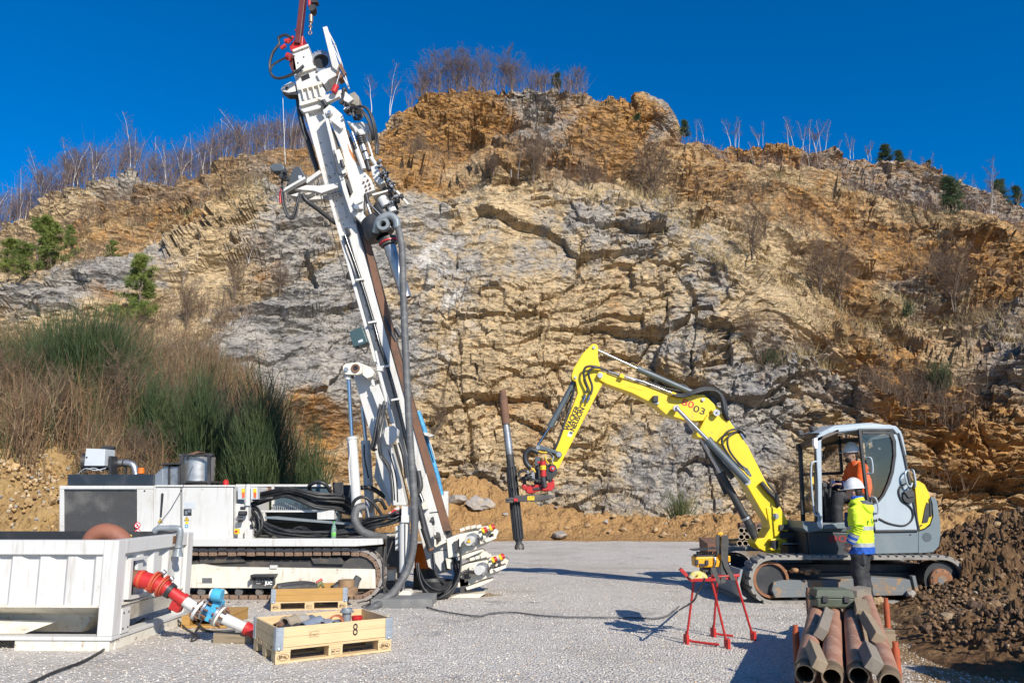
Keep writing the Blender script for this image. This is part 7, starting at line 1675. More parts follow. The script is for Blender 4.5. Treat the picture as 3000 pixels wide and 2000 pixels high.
def skin_mesh(verts,edges,radii,sub=2):
 me=bpy.data.meshes.new('skin');me.from_pydata(verts,edges,[]);o=bpy.data.objects.new('skin',me);COL.objects.link(o)
 s=o.modifiers.new('s','SKIN');s.use_smooth_shade=True
 sv=me.skin_vertices[0].data
 for i,r in enumerate(radii):
  sv[i].radius=(r,r)if not isinstance(r,tuple)else r
  sv[i].use_root=i==0
 m=o.modifiers.new('u','SUBSURF');m.levels=sub;m.render_levels=sub
 dg=bpy.context.evaluated_depsgraph_get();dg.update()
 out=bpy.data.meshes.new_from_object(o.evaluated_get(dg));bpy.data.objects.remove(o)
 return out
def fig_obj(name,me,mat,parent):
 o=bpy.data.objects.new(name,me);COL.objects.link(o);me.materials.clear();me.materials.append(mat);o.parent=parent
 for p_ in me.polygons:p_.use_smooth=True
 return o
def ell(c,ax,ay,nx=(1,0,0),ny=(0,1,0),n=20,sq=1.0):
 c=Vector(c);nx=Vector(nx);ny=Vector(ny);out=[]
 for k in range(n):
  t=2*math.pi*k/n;ct,st=math.cos(t),math.sin(t)
  out.append(c+nx*ax*math.copysign(abs(ct)**sq,ct)+ny*ay*math.copysign(abs(st)**sq,st))
 return out
def limb(name,pts,mat,parent,n=14,wr=.006,seed=0):
 """tapered sleeve or trouser leg; pts: (point, radius)"""
 q=random.Random(seed);m=MB();rings=[]
 P_=[Vector(a)for a,r in pts]
 fine=[]
 for i in range(len(pts)-1):
  for k in range(5):
   t=k/5;fine.append((P_[i].lerp(P_[i+1],t),pts[i][1]+(pts[i+1][1]-pts[i][1])*t))
 fine.append((P_[-1],pts[-1][1]))
 for i,(c,r)in enumerate(fine):
  d=fine[min(i+1,len(fine)-1)][0]-fine[max(i-1,0)][0];a,b,_=frame(d)
  w=1+wr/max(r,.02)*math.sin(i*2.1+seed)
  rings.append([c+a*r*w*math.cos(2*math.pi*k/n)*(1+.04*math.sin(3*k+i))+b*r*w*math.sin(2*math.pi*k/n)for k in range(n)])
 m.loft(rings);return build(m,name,mat,parent,local=True)
def helmet(parent,c,rz=0,tilt=0):
 c=Vector(c);m=MB();M=Euler((0,tilt,0)).to_matrix()
 T=lambda v:c+M@Vector(v)
 rings=[]
 for t in np.linspace(0,1,8):
  a=t*math.pi/2;z=.150*math.sin(a);k=max(math.cos(a),.02)
  rings.append([T(((.138*math.cos(u))*k,.112*math.sin(u)*k,z))for u in np.linspace(0,2*math.pi,22,endpoint=False)])
 m.loft(rings,True,False)
 brim=[[T((x*1.0,y,-.006*abs(s)))for x,y in[((.138+e+pk*max(0,math.cos(u))**2)*math.cos(u),(.112+e)*math.sin(u))for u in np.linspace(0,2*math.pi,22,endpoint=False)]]for s,e,pk in((0,0,0),(1,.012,.075),(2,.012,.075),(0,-.004,0))]
 m.loft(brim,True,False)
 for y in(-.03,0,.03):
  m.path([T((.10*math.cos(a)*1.2-.0,y,.152*math.sin(a)*(1-abs(y)*1.2)))for a in np.linspace(.7,2.4,8)],.008,6,1)
 return build(m,'helmet',M_HELM,parent,local=True)
def head_mesh(c,s=1.0):
 """head facing +X: skull, brow, nose, lips, chin, ears, eyes; c is the middle of the head"""
 c=Vector(c);m=MB();rings=[]
 for z,xf,xb,w in((-.125,.030,-.05,.045),(-.115,.072,-.055,.052),(-.095,.085,-.07,.060),(-.07,.090,-.085,.068),(-.045,.088,-.095,.072),(-.01,.090,-.105,.076),(.03,.094,-.108,.079),(.07,.088,-.105,.078),(.10,.070,-.09,.066),(.122,.035,-.055,.04)):
  cx=(xf+xb)/2;rings.append(ell(c+Vector((cx,0,z))*s,(xf-xb)/2*s,w*s,n=20,sq=.9))
 m.loft(rings)
 m.loft([ell(c+Vector((x,0,z))*s,a*s,b*s,n=8)for x,z,a,b in((.082,-.045,.024,.019),(.094,-.030,.020,.015),(.096,-.008,.012,.010),(.090,.018,.006,.008))])
 m.ball(c+Vector((.086,0,-.072))*s,.013*s,8,(.8,1.7,.5));m.ball(c+Vector((.083,0,-.083))*s,.013*s,8,(.8,1.5,.55))
 for sy in(-1,1):
  m.ball(c+Vector((-.012,sy*.078,-.02))*s,.03*s,8,(.55,.3,1.0))
  m.ball(c+Vector((.084,sy*.031,.026))*s,.018*s,8,(.5,1.2,.35))
 return m
def eyes(c,parent,s=1.0):
 m=MB()
 for sy in(-1,1):m.ball(Vector(c)+Vector((.083,sy*.031,.006))*s,.0115*s,8,(.8,1.2,.75))
 return build(m,'eyes',pmat('eye_white',(.5,.48,.45),None,.3),parent,local=True)
def hand(wrist,dirv,palmn,size=1.0,curl=.5,side=1):
 """palm, four unequal bent fingers and a thumb from the palm's side, as one skinned mesh"""
 w=Vector(wrist);d=Vector(dirv).normalized();nrm=Vector(palmn).normalized();nrm=(nrm-d*nrm.dot(d)).normalized();s=d.cross(nrm)*side
 m=MB()
 m.loft([[w+d*t*size+(s*a*math.cos(u)+nrm*b*math.sin(u))*size for u in np.linspace(0,2*math.pi,12,endpoint=False)]for t,a,b in((-.02,.026,.02),(.02,.034,.018),(.06,.041,.016),(.092,.040,.013),(.1,.03,.008))])
 for k,(off,L)in enumerate(((-.030,.070),(-.010,.080),(.010,.075),(.030,.058))):
  p=w+(d*.088+s*off)*size;dd=d.copy();pts=[p]
  for seg in(.45,.32,.25):
   dd=(dd*math.cos(curl)+nrm*math.sin(curl)).normalized();p=p+dd*L*seg*size;pts.append(p)
  m.path(pts,.0095*size,8,2,r1=.007*size)
 p=w+(d*.03-s*.036)*size;dd=(d*.6-s*.7+nrm*.35).normalized()
 m.path([p,p+dd*.032*size,p+(dd+d*.6).normalized()*.062*size],.012*size,8,2,r1=.008*size)
 return m
def standing_worker():
 """faces local +X; stands in muddy boots, left hand in the pocket side, right arm hanging"""
 w=thing('person','standing worker in white helmet and yellow and blue high-visibility jacket beside the cab','person',(0,0,0))
 # body: one continuous figure under the clothes
 V=[(0,0,.98),(0.0,0,1.15),(0.0,0,1.33),(-.005,0,1.46),(.005,0,1.53),(.02,0,1.60),(0,.095,.93),(.02,.105,.50),(-.02,.11,.09),(.10,.13,.05),(0,-.095,.93),(.01,-.105,.50),(-.03,-.11,.09),(.09,-.13,.05),(-.005,.19,1.42),(-.03,.25,1.16),(.06,.25,.95),(-.005,-.19,1.42),(-.03,-.25,1.16),(.05,-.25,.94)]
 E=[(0,1),(1,2),(2,3),(3,4),(4,5),(0,6),(6,7),(7,8),(8,9),(0,10),(10,11),(11,12),(12,13),(3,14),(14,15),(15,16),(3,17),(17,18),(18,19)]
 Rr=[.12,.12,.13,.10,.055,.05,.085,.06,.045,.035,.085,.06,.045,.035,.06,.045,.03,.06,.045,.03]
 body=fig_obj('body',skin_mesh(V,E,Rr),M_SKIN,w)
 hc=(.045,0,1.655)
 build(head_mesh(hc),'head',M_SKIN,w,local=True);eyes(hc,w)
 m=MB();rings=[]
 for z,xf,xb,wd in((-.06,-.045,-.095,.068),(-.03,-.02,-.108,.079),(.0,-.005,-.114,.082),(.05,.01,-.115,.084),(.09,.04,-.1,.072)):
  rings.append(ell(Vector(hc)+Vector(((xf+xb)/2,0,z)),(xf-xb)/2,wd,n=16))
 m.loft(rings);build(m,'hair',M_HAIR,w,local=True)
 helmet(w,(.038,0,1.70),tilt=.10)
 # trousers
 for sy in(-1,1):
  limb('trouser_leg',[((0,sy*.085,.95),.125),((.01,sy*.10,.75),.112),((.03,sy*.105,.52),.095),((.0,sy*.11,.30),.09),((-.01,sy*.115,.10),.092),((-.01,sy*.115,.07),.09)],M_TROUS,w,wr=.006,seed=3+sy)
  m=MB();m.loft([ell((-.01+.0,sy*.115,.11),.06,.05),ell((.0,sy*.115,.07),.07,.052),ell((.05,sy*.12,.04),.13,.052,sq=.8),ell((.05,sy*.12,.0),.135,.055,sq=.8)][::-1]);build(m,'boot',M_BOOT,w,local=True)
 m=MB();m.box((-.05,-.175,.78),(.14,.05,.2),(0,.05,0));m.box((-.02,.175,.72),(.15,.05,.2));build(m,'cargo_pocket',M_TROUS,w,local=True,bev=.02)
 # jacket body: rings by height, with colour bands as separate rings of cloth
 prof=[(.80,.165,.215,.0),(.86,.170,.22,.0),(.95,.168,.218,.0),(1.05,.165,.215,-.005),(1.15,.165,.215,-.01),(1.25,.165,.222,-.015),(1.34,.155,.225,-.02),(1.42,.135,.205,-.02),(1.48,.105,.15,-.01),(1.53,.08,.095,.0)]
 def ring_at(z,grow=0):
  zs=[p_[0]for p_ in prof];ax=np.interp(z,zs,[p_[1]for p_ in prof])+grow;ay=np.interp(z,zs,[p_[2]for p_ in prof])+grow;cx=np.interp(z,zs,[p_[3]for p_ in prof])
  pts=ell((cx,0,z),ax,ay,n=32,sq=.88)
  return[p_+Vector(((.010*math.sin(i*1.7+z*31)+.006*math.sin(i*3.1-z*57)),.008*math.sin(i*2.3+z*41),0))for i,p_ in enumerate(pts)]
 def cloth(z0,z1,name,mat,grow=0):
  m=MB();n=max(2,int((z1-z0)/.02));m.loft([ring_at(z,grow)for z in np.linspace(z0,z1,n+1)],True,False);return build(m,name,mat,w,local=True)
 cloth(.78,.875,'jacket_hem',M_BLUEC);cloth(.875,.93,'reflective_band',M_REFL,.002);cloth(.93,1.11,'jacket',M_HIVIS);cloth(1.11,1.165,'reflective_band',M_REFL,.002);cloth(1.165,1.53,'jacket',M_HIVIS)
 m=MB();m.loft([ell((-.0,0,1.49),.105,.12),ell((.0,0,1.535),.095,.10),ell((.01,0,1.575),.09,.09)],True,False);build(m,'collar',M_HIVIS,w,local=True)
 m=MB();m.loft([ell((.005,0,1.545),.093,.097),ell((.012,0,1.585),.089,.089),ell((.012,0,1.59),.08,.08)],True,False);build(m,'collar_lining',M_BLUEC,w,local=True)
 m=MB();m.loft([ell((-.075,0,1.50),.06,.13,n=18),ell((-.11,0,1.46),.085,.165,n=18),ell((-.14,0,1.40),.07,.15,n=18),ell((-.15,0,1.34),.035,.10,n=18),ell((-.15,0,1.31),.01,.03,n=18)]);build(m,'hood',M_HIVIS,w,local=True)
 m=MB();m.loft([ell((-.05,0,1.53),.065,.115,n=18),ell((-.10,0,1.495),.08,.15,n=18),ell((-.135,0,1.45),.06,.13,n=18),ell((-.16,0,1.42),.02,.06,n=18)]);build(m,'shoulder_yoke',M_HOOD,w,local=True)
 m=MB();m.box((.14,.10,1.25),(.06,.10,.22),(0,0,.5));m.box((.14,-.10,1.25),(.06,.10,.22),(0,0,-.5));build(m,'chest_panel',M_NAVYC,w,local=True,bev=.03)
 for sy in(-1,1):
  sh,el,wr_=Vector((-.01,sy*.20,1.44)),Vector((-.05,sy*.275,1.17)),Vector((.05,sy*.265,.93))
  if sy>0:wr_=Vector((.07,sy*.26,.94))
  limb('sleeve',[(sh+Vector((0,-sy*.06,.02)),.085),(sh,.092),(sh.lerp(el,.5),.085),(el,.078)],M_HIVIS,w,seed=7,wr=.007)
  limb('sleeve',[(el,.079),(el.lerp(wr_,.2),.076),(el.lerp(wr_,.45),.072)],M_HIVIS,w,seed=8)
  limb('sleeve_band',[(el.lerp(wr_,.45),.074),(el.lerp(wr_,.6),.072)],M_REFL,w,seed=9,wr=.002)
  limb('sleeve_blue',[(el.lerp(wr_,.6),.072),(el.lerp(wr_,.75),.071)],M_BLUEC,w,seed=9,wr=.002)
  limb('sleeve_band',[(el.lerp(wr_,.75),.072),(el.lerp(wr_,.88),.070)],M_REFL,w,seed=9,wr=.002)
  limb('cuff',[(el.lerp(wr_,.88),.07),(wr_,.062)],M_BLUEC,w,seed=10,wr=.002)
  build(hand(wr_+Vector((.01,0,-.01)),(wr_-el),(.3,-sy,0),1.0,.45,sy),'hand',M_SKIN,w,local=True)
 return w
wk=standing_worker()
yaw=R(142)
lettering('Fournié',.075,Vector((-.215,-.015,1.245)),wk,M_INK,yaw=R(-90),bold=.0012)
m=MB();m.box((-.205,.165,1.25),(.003,.022,.055));m.box((-.205,.145,1.262),(.003,.012,.03));build(m,'logo',pmat('green_logo',(.02,.28,.14)),wk,local=True)
wk.rotation_euler=(0,0,yaw)
wk.location=Vector((P(2522,1600,10.75).x,10.75*DS,0));wk.scale=(1.0,1.0,1.0)
def operator():
 """faces local +X, sits; origin under the seat on the cab floor"""
 w=thing('person','operator in orange jacket and white helmet sitting in the excavator cab','person',(0,0,0))
 V=[(0,0,.50),(.03,0,.68),(.06,0,.88),(.09,0,1.00),(.11,0,1.06),(.13,0,1.12),(.04,.09,.48),(.44,.12,.52),(.48,.13,.12),(.58,.14,.05),(.04,-.09,.48),(.44,-.12,.52),(.50,-.13,.12),(.60,-.14,.05),(.08,.19,.95),(.16,.24,.68),(.42,.20,.70),(.08,-.19,.95),(.20,-.25,.70),(.47,-.21,.74)]
 E=[(0,1),(1,2),(2,3),(3,4),(4,5),(0,6),(6,7),(7,8),(8,9),(0,10),(10,11),(11,12),(12,13),(3,14),(14,15),(15,16),(3,17),(17,18),(18,19)]
 Rr=[.12,.12,.13,.10,.055,.05,.085,.065,.045,.035,.085,.065,.045,.035,.06,.045,.03,.06,.045,.03]
 fig_obj('body',skin_mesh(V,E,Rr),M_SKIN,w)
 hc=(.155,0,1.185);build(head_mesh(hc),'head',M_SKIN,w,local=True);eyes(hc,w)
 m=MB();rings=[]
 for z,xf,xb,wd in((-.10,-.035,-.085,.06),(-.06,-.03,-.10,.072),(-.03,-.01,-.110,.080),(.0,.0,-.115,.083),(.05,.01,-.115,.084),(.09,.04,-.1,.072)):
  rings.append(ell(Vector(hc)+Vector(((xf+xb)/2,0,z)),(xf-xb)/2,wd,n=16))
 m.loft(rings);build(m,'hair',M_HAIR,w,local=True)
 m=MB();m.loft([ell(Vector(hc)+Vector((.045,0,z)),a,b,n=14)for z,a,b in((-.128,.035,.04),(-.11,.052,.058),(-.085,.050,.066),(-.06,.044,.068))]);build(m,'beard',M_HAIR,w,local=True)
 helmet(w,(.145,0,1.235),tilt=.06)
 m=MB();prof=[(.44,.15,.19,.0),(.55,.165,.205,.02),(.68,.165,.215,.035),(.80,.16,.225,.055),(.90,.145,.22,.07),(.97,.115,.18,.085),(1.03,.085,.11,.10),(1.08,.075,.085,.11)]
 m.loft([[p_+Vector((.008*math.sin(i*1.7+z*40),.007*math.sin(i*2.3+z*31),0))for i,p_ in enumerate(ell((cx,0,z),ax,ay,n=26,sq=.9))]for z,ax,ay,cx in[(z,np.interp(z,[a[0]for a in prof],[a[1]for a in prof]),np.interp(z,[a[0]for a in prof],[a[2]for a in prof]),np.interp(z,[a[0]for a in prof],[a[3]for a in prof]))for z in np.linspace(.44,1.08,26)]]);build(m,'jacket',M_ORJ,w,local=True)
 for sy in(-1,1):
  sh,el,wr_=Vector((.08,sy*.20,.965)),Vector((.17,sy*.265,.69)),Vector((.43 if sy>0 else.47,sy*.21,.71 if sy>0 else.745))
  limb('sleeve',[(sh+Vector((-.01,-sy*.06,.02)),.085),(sh,.09),(sh.lerp(el,.5),.082),(el,.074),(el.lerp(wr_,.2),.07)],M_ORJ,w,seed=17)
  limb('sleeve_cuff',[(el.lerp(wr_,.2),.068),(el.lerp(wr_,.6),.062),(el.lerp(wr_,.95),.05)],M_NAVYC,w,seed=18)
  limb('sleeve_band',[(el.lerp(wr_,.3),.069),(el.lerp(wr_,.42),.067)],M_REFL,w,seed=19,wr=.002)
  build(hand(wr_,(wr_-el),(0,0,-1),1.05,.5,sy),'hand',M_SKIN,w,local=True)
  limb('trouser_leg',[((.02,sy*.09,.50),.125),((.25,sy*.11,.53),.105),((.45,sy*.125,.52),.09),((.49,sy*.13,.32),.085),((.49,sy*.135,.10),.085)],M_TROUS,w,seed=20+sy)
  m=MB();m.loft([ell((.49,sy*.135,.11),.06,.05),ell((.50,sy*.135,.07),.07,.052),ell((.55,sy*.14,.04),.13,.052,sq=.8),ell((.55,sy*.14,.0),.135,.055,sq=.8)][::-1]);build(m,'boot',M_BOOT,w,local=True)
 return w
op=operator()
fl=P(2560,1546,11.85);op.rotation_euler=(0,0,R(180))
hp=P(2492,1318,11.85)
op.location=Vector((hp.x+.155,11.85*DS,hp.z-1.26))
DS=1.0
# ====== mud tank at the left
TANK=thing('mud_tank','white corrugated steel tank on skids with a sloping bottom, at the left edge','tank',(G(322,1908).x,G(322,1908).y,0),R(-1.5))
# local frame: x along the long side to the left is negative, y away from the camera, near right corner post at the origin
tw,tl=1.8,3.4
TZ=1.13
def tbox(p,a,b):p.box2(a,b);return p
p=MB();p.box((-.07,.07,.64),(.16,.16,.98));build(p,'corner_post',M_WHITE,TANK,local=True,bev=.008)
p=MB();p.box((-.07,tw-.07,.64),(.16,.16,.98));build(p,'corner_post',M_WHITE,TANK,local=True,bev=.008)
p=MB();p.box((-tl/2-.153,.06,TZ-.075),(tl,.13,.15));build(p,'top_rail',M_WHITE,TANK,local=True,bev=.008)
p=MB();p.box((-.06,tw/2,TZ-.076),(.13,tw-.31,.15));build(p,'top_rail',M_WHITE,TANK,local=True,bev=.008)
p=MB();p.box((-tl/2-.153,tw-.06,TZ-.075),(tl,.13,.15));build(p,'top_rail',M_WHITE,TANK,local=True,bev=.008)
def corrugated(p,L,z0,z1,axis,base,depth=.045,pitch=.30):
 """trapezoidal steel sheet from 0 to -L (long side) or along y"""
 xs=[];x=0
 while x<L:
  for dx,o in((0,0),(pitch*.30,0),(pitch*.45,1),(pitch*.82,1),(pitch*1.0,0)):
   xs.append((min(x+dx,L),o))
  x+=pitch
 pts0=[]
 for x,o in xs:pts0 .append((x,o*depth))
 for(x0,d0),(x1,d1)in zip(pts0[:-1],pts0[1:]):
  if x1-x0<1e-4:continue
  if axis=='x':q=[(-.15-x0,base+d0),(-.15-x1,base+d1)]
  else:q=[(base-d0,.15+x0),(base-d1,.15+x1)]
  a,b_=q
  p.add([(a[0],a[1],z0),(b_[0],b_[1],z0),(b_[0],b_[1],z1),(a[0],a[1],z1)],[(0,1,2,3)])
p=MB();corrugated(p,tl,.455,TZ-.15,'x',.03);build(p,'side_wall',M_WHITE,TANK,local=True)
p=MB();corrugated(p,tw-.3,.455,TZ-.15,'y',-.03,pitch=.36);build(p,'end_wall',M_WHITE,TANK,local=True)
p=MB();p.box((-tl/2-.15,.035,.45),(tl,.06,.02));p.box((-.04,tw/2,.45),(.06,tw-.3,.02));build(p,'wall_lip',M_CREAM,TANK,local=True)
p=MB()
p.add([(-.16,.05,.445),(-tl-.1,.05,.445),(-tl-.1,.38,.31),(-.26,.38,.31)],[(0,1,2,3)])
p.add([(-.16,.05,.445),(-.26,.38,.31),(-.60,.50,.11)],[(0,1,2)])
p.add([(-.26,.38,.31),(-tl-.1,.38,.31),(-tl-.1,.50,.13),(-.60,.50,.11)],[(0,1,2,3)])
p.add([(-.16,.05,.445),(-.60,.50,.11),(-.60,tw-.3,.11),(-.16,tw-.05,.445)],[(0,1,2,3)])
build(p,'hopper',M_CREAM,TANK,local=True)
p=MB();p.box((-.10,tw/2,.34),(.05,tw-.3,.22),(0,.5,0));build(p,'end_apron',M_CREAM,TANK,local=True)
p=MB();p.box((-tl/2-.0,.07,.13),(tl+.02,.16,.04));build(p,'bottom_rail',M_WHITE,TANK,local=True,bev=.004)
p=MB();p.box((-.07,tw/2+.0,.13),(.15,tw-.14,.04));build(p,'bottom_rail',M_WHITE,TANK,local=True,bev=.004)
for a,b_ in((-.02,-1.02),(-1.28,-3.4)):
 p=MB();p.box(((a+b_)/2,.06,.055),(a-b_,.10,.11));build(p,'skid',M_CREAM,TANK,local=True,bev=.004)
p=MB();p.box((-.055,tw/2+.06,.055),(.09,tw-.1,.11));build(p,'skid',M_CREAM,TANK,local=True,bev=.004)
p=MB();p.box((.003,.24,.28),(.03,.17,.26));gp=build(p,'gusset_plate',M_WHITE,TANK,local=True,bev=.003)
p=MB()
for y in(.19,.29):
 for z in(.2,.36):p.tube((.017,y,z),(.021,y,z),.012,None,8)
build(p,'bolt_hole',M_INK,TANK,local=True)
p=MB();p.box((-1.52,.03,.26),(.06,.05,.22));p.box((-1.49,.07,.26),(.02,.1,.22));build(p,'leg_bracket',M_WHITE,TANK,local=True)
p=MB();p.add([(-1.0,.12,.155),(-2.2,.12,.155),(-1.6,.25,.28),(-.75,.3,.26)],[(0,1,2,3)]);build(p,'drain_chute',M_CREAM,TANK,local=True)
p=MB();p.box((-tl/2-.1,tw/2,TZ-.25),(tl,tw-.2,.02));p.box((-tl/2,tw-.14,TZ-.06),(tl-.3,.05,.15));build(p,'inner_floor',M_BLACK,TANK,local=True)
# recess with the outlet, upper plate round it
p=MB();yy=.42
p.box((-.005,yy-.14,.70),(.05,.05,.42));p.box((-.005,yy+.13,.50),(.05,.5,.035));p.box((-.02,yy+.06,.905),(.05,.36,.03),(0,0,0));build(p,'outlet_frame',M_WHITE,TANK,local=True)
p=MB();p.box((-.06,yy+.06,.70),(.02,.35,.38));build(p,'outlet_recess',M_DARK,TANK,local=True)
# galvanised vent pipe hanging over the end rail
M_GALV=pmat('grey_galvanised',(.24,.26,.27),(.32,.34,.35),.5,metal=.3,scale=6)
def tloc(px,py,Y):return TANK.matrix_basis.inverted()@P(px,py,Y)
TANK.matrix_basis
Yv=9.6
p=MB();p.path([tloc(452,1558,Yv),tloc(462,1549,Yv),tloc(480,1547,Yv),tloc(518,1547,Yv),tloc(528,1556,Yv),tloc(523,1600,Yv)],.038,14,5);p.tube(tloc(523,1596,Yv),tloc(523,1604,Yv),.05,None,16);vp=build(p,'vent_pipe',M_GALV,TANK,local=True)
p=MB();p.tube(tloc(523,1604,Yv),tloc(520,1628,Yv),.035,.07,14,cap=True);build(p,'vent_nozzle',M_GREYP,TANK,local=True)
p=MB();p.box(tloc(506,1580,Yv),(.06,.1,.09));build(p,'pipe_holder',M_RUST,TANK,local=True)
# rust-brown pipe bend lying in the tank
pb=thing('pipe_bend','thick rust-brown pipe elbow lying in the top of the white tank','pipe bend',P(310,1590,8.9))
p=PM();p.hose([(262,1618,8.9),(272,1578,8.9),(300,1560,8.9),(335,1566,8.9),(362,1590,8.9),(372,1622,8.9)],.105,18,5);build(p,'bend',pmat('brown_pipe',(.27,.105,.06),(.2,.08,.05),.6,scale=4),pb)
p=PM();p.bar((262,1612,8.9),(261,1622,8.9),30,n=20);p.bar((371,1612,8.9),(373,1624,8.9),30,n=20);build(p,'collar',pmat('brown_pipe_end',(.2,.08,.05),None,.6),pb)
pk=thing('bucket','white bucket with a yellow sponge standing in the tank beside the brown pipe elbow','bucket',P(378,1590,9.0))
p=MB();p.lathe((0,0,-.12),(0,0,1),[(0,.001),(0,.085),(.17,.12),(.17,.11),(.02,.08)],18);build(p,'bucket_body',M_WHITE,pk,local=True)
p=MB();p.box((-.03,-.03,.06),(.12,.09,.07),(.3,.2,.4));build(p,'sponge',pmat('yellow_foam',(.7,.55,.1),None,.9),pk,local=True,bev=.01)
# --- pipe string from the tank outlet: red couplings, white pipes and a blue flow meter
PS=thing('pipe_string','sloping pipe of red couplings, white sections and a blue flow meter leading from the tank','pipe',G(700,1862))
PS.location.z=0
y0s,y1s=8.62,8.9
def ps(px,py,t):return P(px,py,y0s+(y1s-y0s)*t)
q2=Z1(0,1530,3.647);q3=Z1(560,1680,3.7935)
A=[q2(1440,590),q2(1530,610),q2(1640,640),q2(1760,690),q2(1830,735),q2(1950,820),q2(1985,850)]
def L(a,b,r0,r1=None,n=20,t=.3):m=MB();m.tube(ps(*a,t),ps(*b,t),px_r(r0,8.45),None if r1 is None else px_r(r1,8.45),n);return m
build(L(q2(1420,590),q2(1480,598),24,24),'outlet_stub',M_RUST,PS)
build(L(q2(1475,597),q2(1640,640),25,24),'red_pipe',M_RED,PS,bev=.004)
build(L(q2(1640,640),q2(1790,705),24,21),'red_pipe',M_RED,PS,bev=.004)
M_ORED=pmat('orange_red_clamp',(.50,.075,.03),(.4,.07,.04),.5,scale=6)
for(a,b_,r)in((q2(1500,602),q2(1530,609),27),(q2(1640,632),q2(1662,640),32),(q2(1665,643),q2(1680,650),30),(q2(1730,672),q2(1748,682),33),(q2(1752,685),q2(1765,692),29)):
 build(L(a,b_,r),'coupling_ring',M_ORED,PS,bev=.01)
m=MB();m.tube(ps(*q2(1735,520),.3),ps(*q2(1765,545),.3),.028,None,12);m.tube(ps(*q2(1825,585),.3),ps(*q2(1845,612),.3),.024,None,12);build(m,'clamp_lever',M_STEEL,PS)
m=MB();m.tube(ps(*q2(1590,690),.1),ps(*q2(1560,715),.1),.02,None,10);m.tube(ps(*q2(1700,680),.05),ps(*q2(1670,712),.05),.02,None,10);build(m,'clamp_latch',M_ORED,PS)
build(L(q2(1785,703),q2(1830,735),21,19),'red_reducer',M_RED,PS)
m=L(q2(1800,715),q2(1840,742),23,22);m.path([ps(*q2(1860,670),.2),ps(*q2(1890,680),.2),ps(*q2(1880,700),.2)],.01,6,3);build(m,'black_clamp',M_BLACK,PS,bev=.008)
build(L(q2(1835,738),q2(1955,825),17,17),'red_pipe',M_RED,PS)
build(L(q2(1945,812),q2(1978,838),19.5),'coupling_ring',M_RED,PS,bev=.006)
build(L(q2(1975,838),q2(2110,925),15.5),'white_pipe',M_WHITE,PS)
def flange(a,b_,r,name,mat):
 m=L(a,b_,r,n=26);d=(ps(*b_,.3)-ps(*a,.3)).normalized();A_,B_,_=frame(d)
 build(m,name,mat,PS,bev=.004)
 m=MB();c=ps(*a,.3)
 for k in range(8):
  t=2*math.pi*k/8+.2;o_=(A_*math.cos(t)+B_*math.sin(t))*px_r(r*.8,8.45);m.tube(c+o_-d*.03,c+o_+d*.07,.011,None,6)
 build(m,'flange_bolts',M_RUST,PS)
flange(q2(2110,925),q2(2135,942),31,'flange',M_WHITE)
flange(q3(150,385),q3(170,395),32,'flange',M_STEEL)
m=L(q3(165,392),q3(285,452),17,n=8);build(m,'flow_tube',M_BLUETARP,PS)
M_BLUEP=pmat('bright_blue_paint',(.06,.36,.56),(.09,.42,.6),.4,scale=5)
m=MB();m.prism([ps(*q3(x,y),.1)for x,y in((225,330),(250,290),(310,320),(300,400),(235,520),(200,545),(135,520),(190,420))],(0,.20,0));build(m,'meter_body',M_BLUEP,PS,bev=.015)
m=MB();m.tube(ps(*q3(270,300),.2),ps(*q3(278,265),.2),.055,None,14);build(m,'meter_neck',M_BLUEP,PS)
m=MB();m.tube(ps(*q3(250,225),.0),ps(*q3(345,240),.0),px_r(18,8.4),px_r(18,8.4),16);m.tube(ps(*q3(235,222),.0),ps(*q3(255,226),.0),px_r(15,8.4),None,16);build(m,'meter_head',M_BLUEP,PS,bev=.012)
m=MB();m.tube(ps(*q3(218,218),.0),ps(*q3(236,222),.0),px_r(14,8.4),None,16);build(m,'meter_window',M_WHITE,PS)
flange(q3(285,455),q3(310,468),32,'flange',M_STEEL);flange(q3(312,470),q3(330,480),31,'flange',M_CREAM)
build(L(q3(330,480),q3(610,605),16.5,15),'white_pipe',M_WHITE,PS)
build(L(q3(600,600),q3(640,618),19),'coupling_ring',M_RED,PS,bev=.006);build(L(q3(640,618),q3(720,645),17,18.5),'red_pipe',M_RED,PS)
m=L(q3(715,628),q3(745,632),20);m.path([ps(*q3(740,560),.3),ps(*q3(700,590),.25),ps(*q3(720,690),.25),ps(*q3(770,690),.3),ps(*q3(775,600),.3),ps(*q3(740,560),.3)],.012,6,3);build(m,'black_clamp',M_BLACK,PS)
build(L(q3(745,632),q3(822,620),13),'pipe_end',M_GALV,PS)
m=MB();m.box(ps(*q2(1890,890),.4),(.12,.12,.10),(0,.4,0));m.tube(ps(*q2(1950,850),.4),ps(*q2(1880,900),.4),.03,None,10);build(m,'drain_valve',M_RED,PS,bev=.01)
# blocks under the pipe
M_WOODD=pmat('weathered_wood',(.26,.20,.13),(.18,.14,.09),.85,scale=3,stretch=(1,8,8),bmp=.4,bs=12)
M_WOODL=pmat('pine_wood',(.60,.44,.24),(.52,.36,.18),.7,scale=2.2,stretch=(1,6,9),c3=(.40,.24,.10),s3=2.6,lo3=.62,hi3=.72)
M_WOODO=pmat('orange_plywood',(.42,.235,.065),(.34,.19,.055),.65,scale=2.2,stretch=(1,6,9),c3=(.25,.13,.04),s3=3)
M_GALVP=pmat('galvanised_hinge',(.42,.46,.50),(.32,.36,.40),.4,metal=.6,scale=14)
a=G(690,1882)
p=MB();p.box((0,0,.05),(.46,.16,.10));o=build(p,'wood_block',M_WOODD,local=True,bev=.012);o.location=(a.x,a.y,0);o.rotation_euler=(0,0,R(-8));tag(o,'weathered wooden block under the lower end of the white pipe','block')
